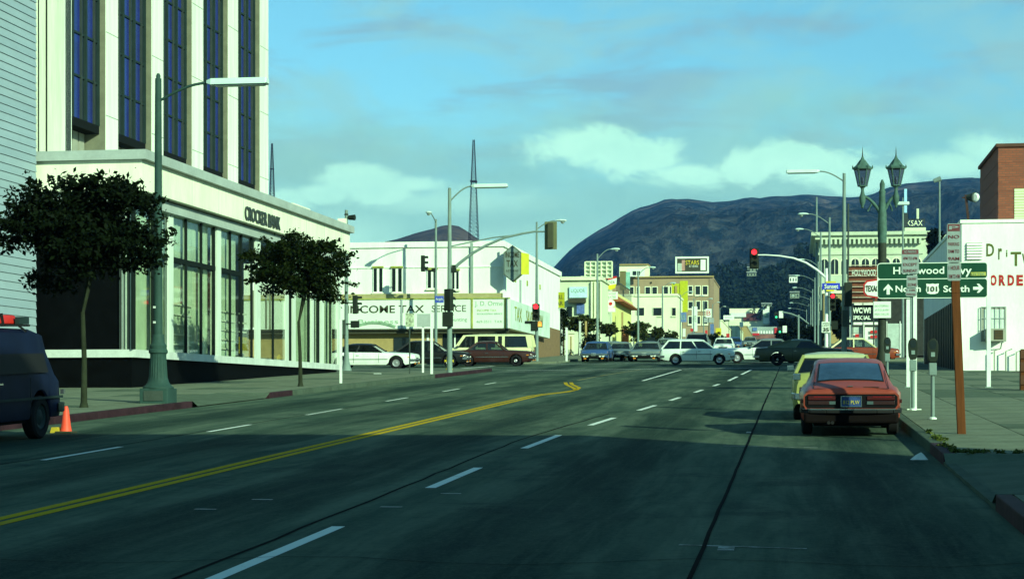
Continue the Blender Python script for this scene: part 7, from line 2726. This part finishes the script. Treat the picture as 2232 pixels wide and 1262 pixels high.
parking_sign(1965, 543, 2003, 597, 38.4, 'parking plate with brown header in front of the green sign letters', ['NO PARKING', '4PM TO 6PM', 'EXCEPT', 'SUNDAY'])
parking_sign(1976, 600, 2000, 627, 38.4, 'small grey plate below the brown-headed parking plate', ['TOW-AWAY', 'ZONE'], red=False)
parking_sign(1974, 627, 1998, 646, 38.42, 'lowest small grey plate on the white steel post', ['1 HR', 'PARKING'], red=False)
b = Vector((at(2096, 945, 29.2).x, 29.2, gz(29.2) + .15))
wp = root('wooden_post', tuple(b), 'square brown wooden post leaning slightly on the right pavement', 'post')
MWD = mat('brown_wood', (0.11, 0.036, 0.011), .8, var=.25, scale=6, stretch=(4, 4, .3), bump=.3)
tx_ = at(2083, 640, 29.2)
mb = MB()
mb.bar((b.x, b.y, b.z - .02), (tx_.x, b.y, tx_.z), .125, .10, up=(0, 1, 0))
mb.bar((tx_.x, b.y, tx_.z), (at(2079, 488, 29.2).x, b.y, at(2079, 488, 29.2).z), .125, .10, up=(0, 1, 0))
mb.build('timber', MWD, wp, bevel=.008)
parking_sign(2064, 487, 2094, 572, 29.0, 'tall parking plate with two dark squares at the top of the wooden post', ['P', 'NO', 'PARKING', '7AM TO', '9AM'])
parking_sign(2065, 572, 2095, 612, 29.02, 'grey parking plate under the tall one on the wooden post', ['1 HOUR', '9AM TO 4PM'], red=False)


def meter(x, yb, ytop, Y, label):
    b = Vector((at(x, yb, Y).x, Y, gz(Y) + .15))
    r_ = root('parking_meter', tuple(b), label, 'parking meter', group='parking meters along the right kerb')
    zt_ = b.z + 1.28
    MB().tube([b, (b.x, b.y, zt_ - .28)], .034, 10).build('pipe', M_POLEG, r_, smooth=40)
    MB().lathe(tuple(b), [(.07, 0), (.07, .025), (.04, .04)], 10).build('foot', M_POLEW, r_)
    MB().box(b.x - .065, b.x + .065, b.y - .06, b.y + .06, zt_ - .50, zt_ - .28).build('coin_vault', M_POLEG, r_, bevel=.01)
    # head: flat body, domed window top
    pr_ = [(-.055, -.27), (.055, -.27), (.085, -.20), (.095, -.05), (.095, .04), (.08, .10), (.045, .145), (0, .16), (-.045, .145), (-.08, .10), (-.095, .04), (-.095, -.05), (-.085, -.20)]
    MB().prism([(b.x + a, b.y - .055, zt_ + c) for a, c in pr_], (0, .11, 0)).build('head', M_SIG, r_, bevel=.012)
    MB().prism([(b.x + a * .6, b.y - .062, zt_ + .06 + c * .35) for a, c in pr_], (0, .004, 0)).build('dial_window', M_DKGL, r_)
    MB().box(b.x - .035, b.x + .035, b.y - .068, b.y - .056, zt_ - .17, zt_ - .09).build('coin_plate', M_POLEG, r_)
    return r_


meter(2033, 915, 760, 34.2, 'nearer parking meter with black head, standing clear of the white post')
meter(1990, 893, 752, 38.2, 'parking meter just in front of the white steel post')
meter(1934, 850, 755, 52.0, 'parking meter half hidden right of the orange coupe roof')
# brown post piece at the right frame edge
P_ = at(2230, 850, 52)
r_ = root('brown_barrier', (P_.x, 52, gz(52) + .13), 'short dark brown timber barrier at the right edge of the lot', 'barrier')
MB().box(P_.x - .06, P_.x + .5, 52, 52.3, gz(52) + .13, at(2228, 763, 52).z).build('board', MWD, r_)
for k in range(3):
    MB().box(P_.x - .07, P_.x + .5, 51.96, 51.998, gz(52) + .3 + .35 * k, gz(52) + .55 + .35 * k).build('rail', mat('wood_dark2', (0.10, 0.045, 0.025), .85), r_)
# littered thing in the gutter: crumpled white paper cup
b = G(2004, 1003, 0)
r_ = root('paper_litter', (b.x, b.y, b.z), 'crumpled pale paper lying in the gutter by the red kerb end', 'litter')
mb = MB()
pts = [(-.09, -.09, 0), (.10, -.06, 0), (.12, .06, 0), (-.02, .12, 0), (-.12, .02, 0), (.02, -.02, .10), (.06, .04, .07), (-.05, .03, .06)]
mb.add([(b.x + p_[0], b.y + p_[1], b.z + .008 + p_[2]) for p_ in pts], [(0, 1, 5), (1, 2, 6), (1, 6, 5), (2, 3, 6), (3, 7, 6), (6, 7, 5), (3, 4, 7), (4, 0, 5), (4, 5, 7), (0, 4, 3, 2, 1)])
mb.build('paper', mat('paper', (0.55, 0.60, 0.55), .8), r_)
b = G(507, 0, .15) if False else G(823, 815, .15)
r_ = root('paper_litter', tuple(b), 'tiny scrap of white paper on the left pavement under the tax sign', 'litter')
MB().box(b.x - .14, b.x + .14, b.y - .1, b.y + .1, b.z + .004, b.z + .03).build('paper', mat('paper', (0, 0, 0)), r_)


# ------------------------------------------------------------------ trees: trunks, limbs, crowns of many leaves
def leafmat(name, a, b):
    m = bpy.data.materials.new(name)
    m.use_nodes = True
    bs = m.node_tree.nodes['Principled BSDF']
    N = NT(m.node_tree)
    oi = N.n('ShaderNodeNewGeometry')
    q = N.mix(oi.outputs['Random Per Island'], a, b)
    N.l(q, bs.inputs['Base Color'])
    bs.inputs['Roughness'].default_value = .6
    bs.inputs['Specular IOR Level'].default_value = .03
    return m


def leaves(centers, n_per, spread, size, rg):
    """arrays of small bent leaf quads round clump centres"""
    C_ = np.repeat(np.array(centers), n_per, axis=0)
    n = len(C_)
    off = rg.normal(size=(n, 3)) * np.array(spread) * rg.uniform(.5, 1.25, (len(centers), 1)).repeat(n_per, axis=0)
    Pc = C_ + off
    a = rg.normal(size=(n, 3))
    a /= np.linalg.norm(a, axis=1)[:, None]
    t = rg.normal(size=(n, 3))
    bb = np.cross(a, t)
    bb /= np.linalg.norm(bb, axis=1)[:, None]
    s_ = size * rg.uniform(.35, 1.65, (n, 1))
    v0 = Pc - a * s_
    v1 = Pc + bb * s_ * .5
    v2 = Pc + a * s_
    v3 = Pc - bb * s_ * .5
    V = np.stack([v0, v1, v2, v3], 1).reshape(-1, 3)
    F = np.arange(n * 4).reshape(-1, 4)
    return V, F


def np_mesh(name, V, F, m, rt=None):
    me = bpy.data.meshes.new(name)
    inv = ROOTINV[rt.name] if rt else Matrix.Identity(4)
    A_ = np.array(inv)
    V = V @ A_[:3, :3].T + A_[:3, 3]
    me.from_pydata(V.tolist(), [], F.tolist())
    me.materials.append(m)
    o = bpy.data.objects.new(name, me)
    COL.objects.link(o)
    if rt:
        o.parent = rt
    return o


M_BARK = mat('bark', (0.022, 0.027, 0.015), .9, var=.35, scale=5, bump=.5)
M_LEAF = leafmat('leaf_dark', (0.002, 0.004, 0.002), (0.006, 0.011, 0.004))
M_LEAF2 = leafmat('leaf_mid', (0.003, 0.009, 0.002), (0.012, 0.016, 0.004))
M_LEAF3 = leafmat('leaf_far', (0.016, 0.034, 0.008), (0.045, 0.045, 0.014))


def tree(label, base, trunk_top, crown, m, seed, n_clump=260, n_leaf=36, size=.05, lean=(0, 0), rad=.075, flat=1.0, sprig=.14, group='street trees', name='street_tree'):
    """crown = (cx, cz, rx, rz) in the plane of the trunk"""
    rg = np.random.default_rng(seed)
    b = Vector(base)
    r_ = root(name, tuple(b), label, 'tree', group=group)
    fork = Vector((b.x + lean[0], b.y + lean[1], trunk_top))
    cx, cz, rx, rz = crown
    mb = MB()
    midp = b.lerp(fork, .5) + Vector((lean[0] * .25 + .03, 0, 0))
    mb.tube([b + Vector((0, 0, -.02)), b + Vector((0, 0, .12)), midp, fork], [rad * 1.7, rad * 1.15, rad * .9, rad * .75], 10)
    mb.build('trunk', M_BARK, r_, smooth=60)
    lm = MB()
    ends = []
    for k in range(9):
        an = 2 * math.pi * k / 9 + rg.uniform(-.3, .3)
        far_ = .62 if k > 2 else .35
        e = Vector((cx + rx * far_ * math.cos(an), b.y + rx * far_ * math.sin(an), cz + rz * rg.uniform(-.2, .6)))
        st_ = fork + Vector((0, 0, -.05)) if k < 3 else Vector((cx * .7 + fork.x * .3, b.y, cz - rz * .45))
        m1 = st_.lerp(e, .45) + Vector((0, 0, .10 * rz))
        lm.tube([st_, m1, e], [rad * .55, rad * .35, rad * .12], 6)
        ends.append(e)
        for j in range(2):
            e2 = e + Vector(rg.normal(size=3).tolist()) * rx * .22
            lm.tube([m1.lerp(e, .5), e2], [rad * .2, rad * .06], 5)
    lm.build('limbs', M_BARK, r_, smooth=60)
    cs = []
    while len(cs) < n_clump:
        p_ = rg.uniform(-1, 1, 3)
        rr_ = np.linalg.norm(p_)
        # lumpy ball, thinner underneath
        lump = .93 + .28 * math.sin(3.1 * p_[0] + seed) * math.cos(2.7 * p_[2] * 2 + seed * 1.7) + .15 * math.sin(7 * p_[0] + 5 * p_[1] + seed) * math.cos(6 * p_[2])
        if rr_ > lump or rr_ < .30:
            continue
        if p_[2] < -.55 and rg.random() < .5:
            continue
        q = (cx + p_[0] * rx, b.y + p_[1] * rx * flat, cz + p_[2] * rz)
        cs.append(q)
    V, F = leaves(cs, n_leaf, (rx * .085, rx * .085, rz * .085), size, rg)
    # sprigs that break the outline
    sp_ = []
    for k in range(int(n_clump * sprig)):
        an = rg.uniform(0, 2 * math.pi)
        ph = rg.uniform(-.35, 1.0)
        d_ = Vector((math.cos(an) * math.cos(ph), math.sin(an) * math.cos(ph), math.sin(ph)))
        for t in (.92, 1.0, 1.08, 1.15, 1.22)[:rg.integers(1, 6)]:
            sp_.append((cx + d_.x * rx * t, b.y + d_.y * rx * t, cz + d_.z * rz * t))
    if sp_:
        V2, F2 = leaves(sp_, 7, (rx * .025, rx * .025, rz * .03), size * 1.05, rg)
        F = np.concatenate([F, F2 + len(V)])
        V = np.concatenate([V, V2])
    np_mesh('crown', V, F, m, r_)
    return r_


b = G(183, 888, .15)
k1 = 1 / FPX
def crownpx(x0, x1, y0, y1, Y):
    a, c = at(x0, y1, Y), at(x1, y0, Y)
    return ((a.x + c.x) / 2, (a.z + c.z) / 2, (c.x - a.x) / 2, (c.z - a.z) / 2)


cr = crownpx(12, 336, 386, 630, b.y)
tree('round-headed dark street tree beside the navy van, biggest of the trees', b, at(180, 680, b.y).z, cr, M_LEAF, 3, n_clump=400, n_leaf=46, size=.056, lean=(-.03, 0), rad=.065, sprig=.34)
b = G(655, 842, .15)
cr = crownpx(546, 758, 512, 672, b.y)
tree('round-headed street tree in front of the bank entrance', b, at(648, 700, b.y).z, cr, M_LEAF2, 8, n_clump=320, n_leaf=42, size=.056, lean=(-.06, 0), rad=.06, sprig=.28)
k = 0
labs = ['bushy green tree right of the passage wall, nearest of the far row', 'small thin tree just right of the bushy green tree', 'wide dark-green tree behind the silver-blue sedan', 'low round tree right of the wide dark-green tree',
        'small tree left of the mint wagon roof', 'small far tree over the mint wagon roof', 'dark round tree in the far left row above the wagon bonnet']
for (x0_, x1_, y0_, y1_, Y_, xt) in ((1228, 1308, 688, 728, 152, 1262), (1308, 1346, 704, 732, 168, 1328), (1358, 1420, 700, 745, 186, 1388), (1420, 1446, 712, 740, 205, 1436), (1448, 1478, 722, 745, 232, 1464),
                                     (1500, 1540, 728, 760, 260, 1520), (1540, 1582, 726, 762, 280, 1562)):
    cr = crownpx(x0_, x1_, y0_, y1_, Y_)
    b = Vector((at(xt, 760, Y_).x, Y_, gz(Y_) + .15))
    tree(labs[k], b, cr[1] - cr[3] * .6, cr, M_LEAF3 if k != 6 else M_LEAF2, 20 + k, n_clump=110, n_leaf=26, size=.11, rad=.07, sprig=.15, group='street trees up the left side', name='street_tree')
    k += 1
# dark trees at the right, behind the far signals
for j, (x0_, x1_, y0_, y1_, Y_, lab) in enumerate(((1692, 1760, 690, 760, 330, 'big dark tree mass behind the far green signal'), (1752, 1800, 712, 762, 250, 'dark tree behind the speed limit sign pole'), (1812, 1850, 655, 745, 200, 'dark tree between the signal pole and the near right lamp'),
                                                    (2020, 2060, 500, 560, 300, 'dark tree over the white shop roof slope'))):
    cr = crownpx(x0_, x1_, y0_, y1_, Y_)
    b = Vector((cr[0], Y_, gz(Y_) + .1))
    tree(lab, b, cr[1] - cr[3] * .5, cr, M_LEAF, 60 + j, n_clump=150, n_leaf=28, size=.22, rad=.16, sprig=.12, group='dark trees on the right side', name='street_tree')
# ivy and shrub in the passage
for j, (x0_, x1_, y0_, y1_, lab) in enumerate(((1202, 1236, 676, 720, 'dark climbing shrub under the olive sign'), (1206, 1228, 720, 790, 'narrow upright shrub in the passage beside the white post'), (1270, 1300, 730, 790, 'leafy shrub hanging at the pale green shop corner'))):
    cr = crownpx(x0_, x1_, y0_, y1_, 147.4)
    rg = np.random.default_rng(90 + j)
    r_ = root('shrub', (cr[0], 147.4, gz(147.4)), lab, 'shrub')
    cs = [(cr[0] + rg.uniform(-1, 1) * cr[2], 147.4 + rg.uniform(-.5, .5), cr[1] + rg.uniform(-1, 1) * cr[3]) for _ in range(120)]
    V, F = leaves(cs, 22, (.12, .12, .12), .09, rg)
    np_mesh('foliage', V, F, M_LEAF2, r_)
    MB().bar((cr[0], 147.5, gz(147.4)), (cr[0], 147.5, cr[1]), .08).build('stem', M_BARK, r_)

# wood on the far slope
rg = np.random.default_rng(5)
wood = bpy.data.objects.get('wooded_hill')
dg = bpy.context.evaluated_depsgraph_get()
cs = []
bpy.context.view_layer.update()
tries = 0
while len(cs) < 620 and tries < 6000:
    tries += 1
    x = rg.uniform(1520, 2080)
    Y_ = rg.uniform(640, 1240)
    q = at(x, 700, Y_)
    hit, loc, nor, idx = wood.ray_cast(Vector((q.x, q.y, 900)), Vector((0, 0, -1)))
    if hit:
        # denser where the photograph shows dark trees
        pyy = 871 - (loc.z - EYE) / (q.y * CP - q.x * SP) * FPX
        if pyy > 712:
            continue
        cs.append((loc.x, loc.y, loc.z))
allV, allF = [], []
o_ = 0
for c in cs:
    h = rg.uniform(6, 15)
    w = h * rg.uniform(.30, .55)
    cc = []
    for _ in range(26):
        p_ = rg.normal(size=3)
        p_ /= np.linalg.norm(p_)
        p_ *= rg.uniform(.6, 1)
        cc.append((c[0] + p_[0] * w, c[1] + p_[1] * w, c[2] + h * .52 + p_[2] * h * .5))
    V, F = leaves(cc, 7, (w * .12,) * 3, 1.15, rg)
    allV.append(V)
    allF.append(F + o_)
    o_ += len(V)
o = np_mesh('woods', np.concatenate(allV), np.concatenate(allF), leafmat('leaf_wood', (0.006, 0.014, 0.010), (0.016, 0.026, 0.018)))
tagm(o, 'dark evergreen wood covering the slope at the end of the street', 'woods', kind='stuff')

# weeds along the kerb joint
rg = np.random.default_rng(12)
cs = []
for k in range(38):
    t = rg.random()
    if rg.random() < .75:
        P_ = (XR + .17 + rg.normal() * .03, 24.6 + rg.random() ** 2 * 6, 0)
    else:
        P_ = (XR + .25 + rg.random() * 1.0, 24.5 + rg.normal() * .10, 0)
    cs.append((P_[0], P_[1], SL * P_[1] + .165))
V, F = leaves(cs, 26, (.03, .05, .012), .026, rg)
o = np_mesh('weeds', V, F, leafmat('leaf_weed', (0.03, 0.055, 0.012), (0.08, 0.095, 0.02)))
tagm(o, 'low green weeds growing along the kerb joint and ramp edge', 'weeds', kind='stuff')
print('objects', len(bpy.data.objects), 'polys', sum(len(m.polygons) for m in bpy.data.meshes))

# ------------------------------------------------------------------ air
hz = bpy.data.materials.new('air')
hz.use_nodes = True
ht = hz.node_tree
ht.nodes.clear()
pv = ht.nodes.new('ShaderNodeVolumePrincipled')
pv.inputs['Color'].default_value = (0.15, 0.42, 1.0, 1)
pv.inputs['Density'].default_value = 0.00007
pv.inputs['Anisotropy'].default_value = 0.0
ho = ht.nodes.new('ShaderNodeOutputMaterial')
ht.links.new(pv.outputs[0], ho.inputs['Volume'])
o = MB().box(-5200, 5200, -900, 5600, -110, 640).build('haze', hz)
o['kind'] = 'stuff'
o['label'] = 'thin blue afternoon haze over the whole town'
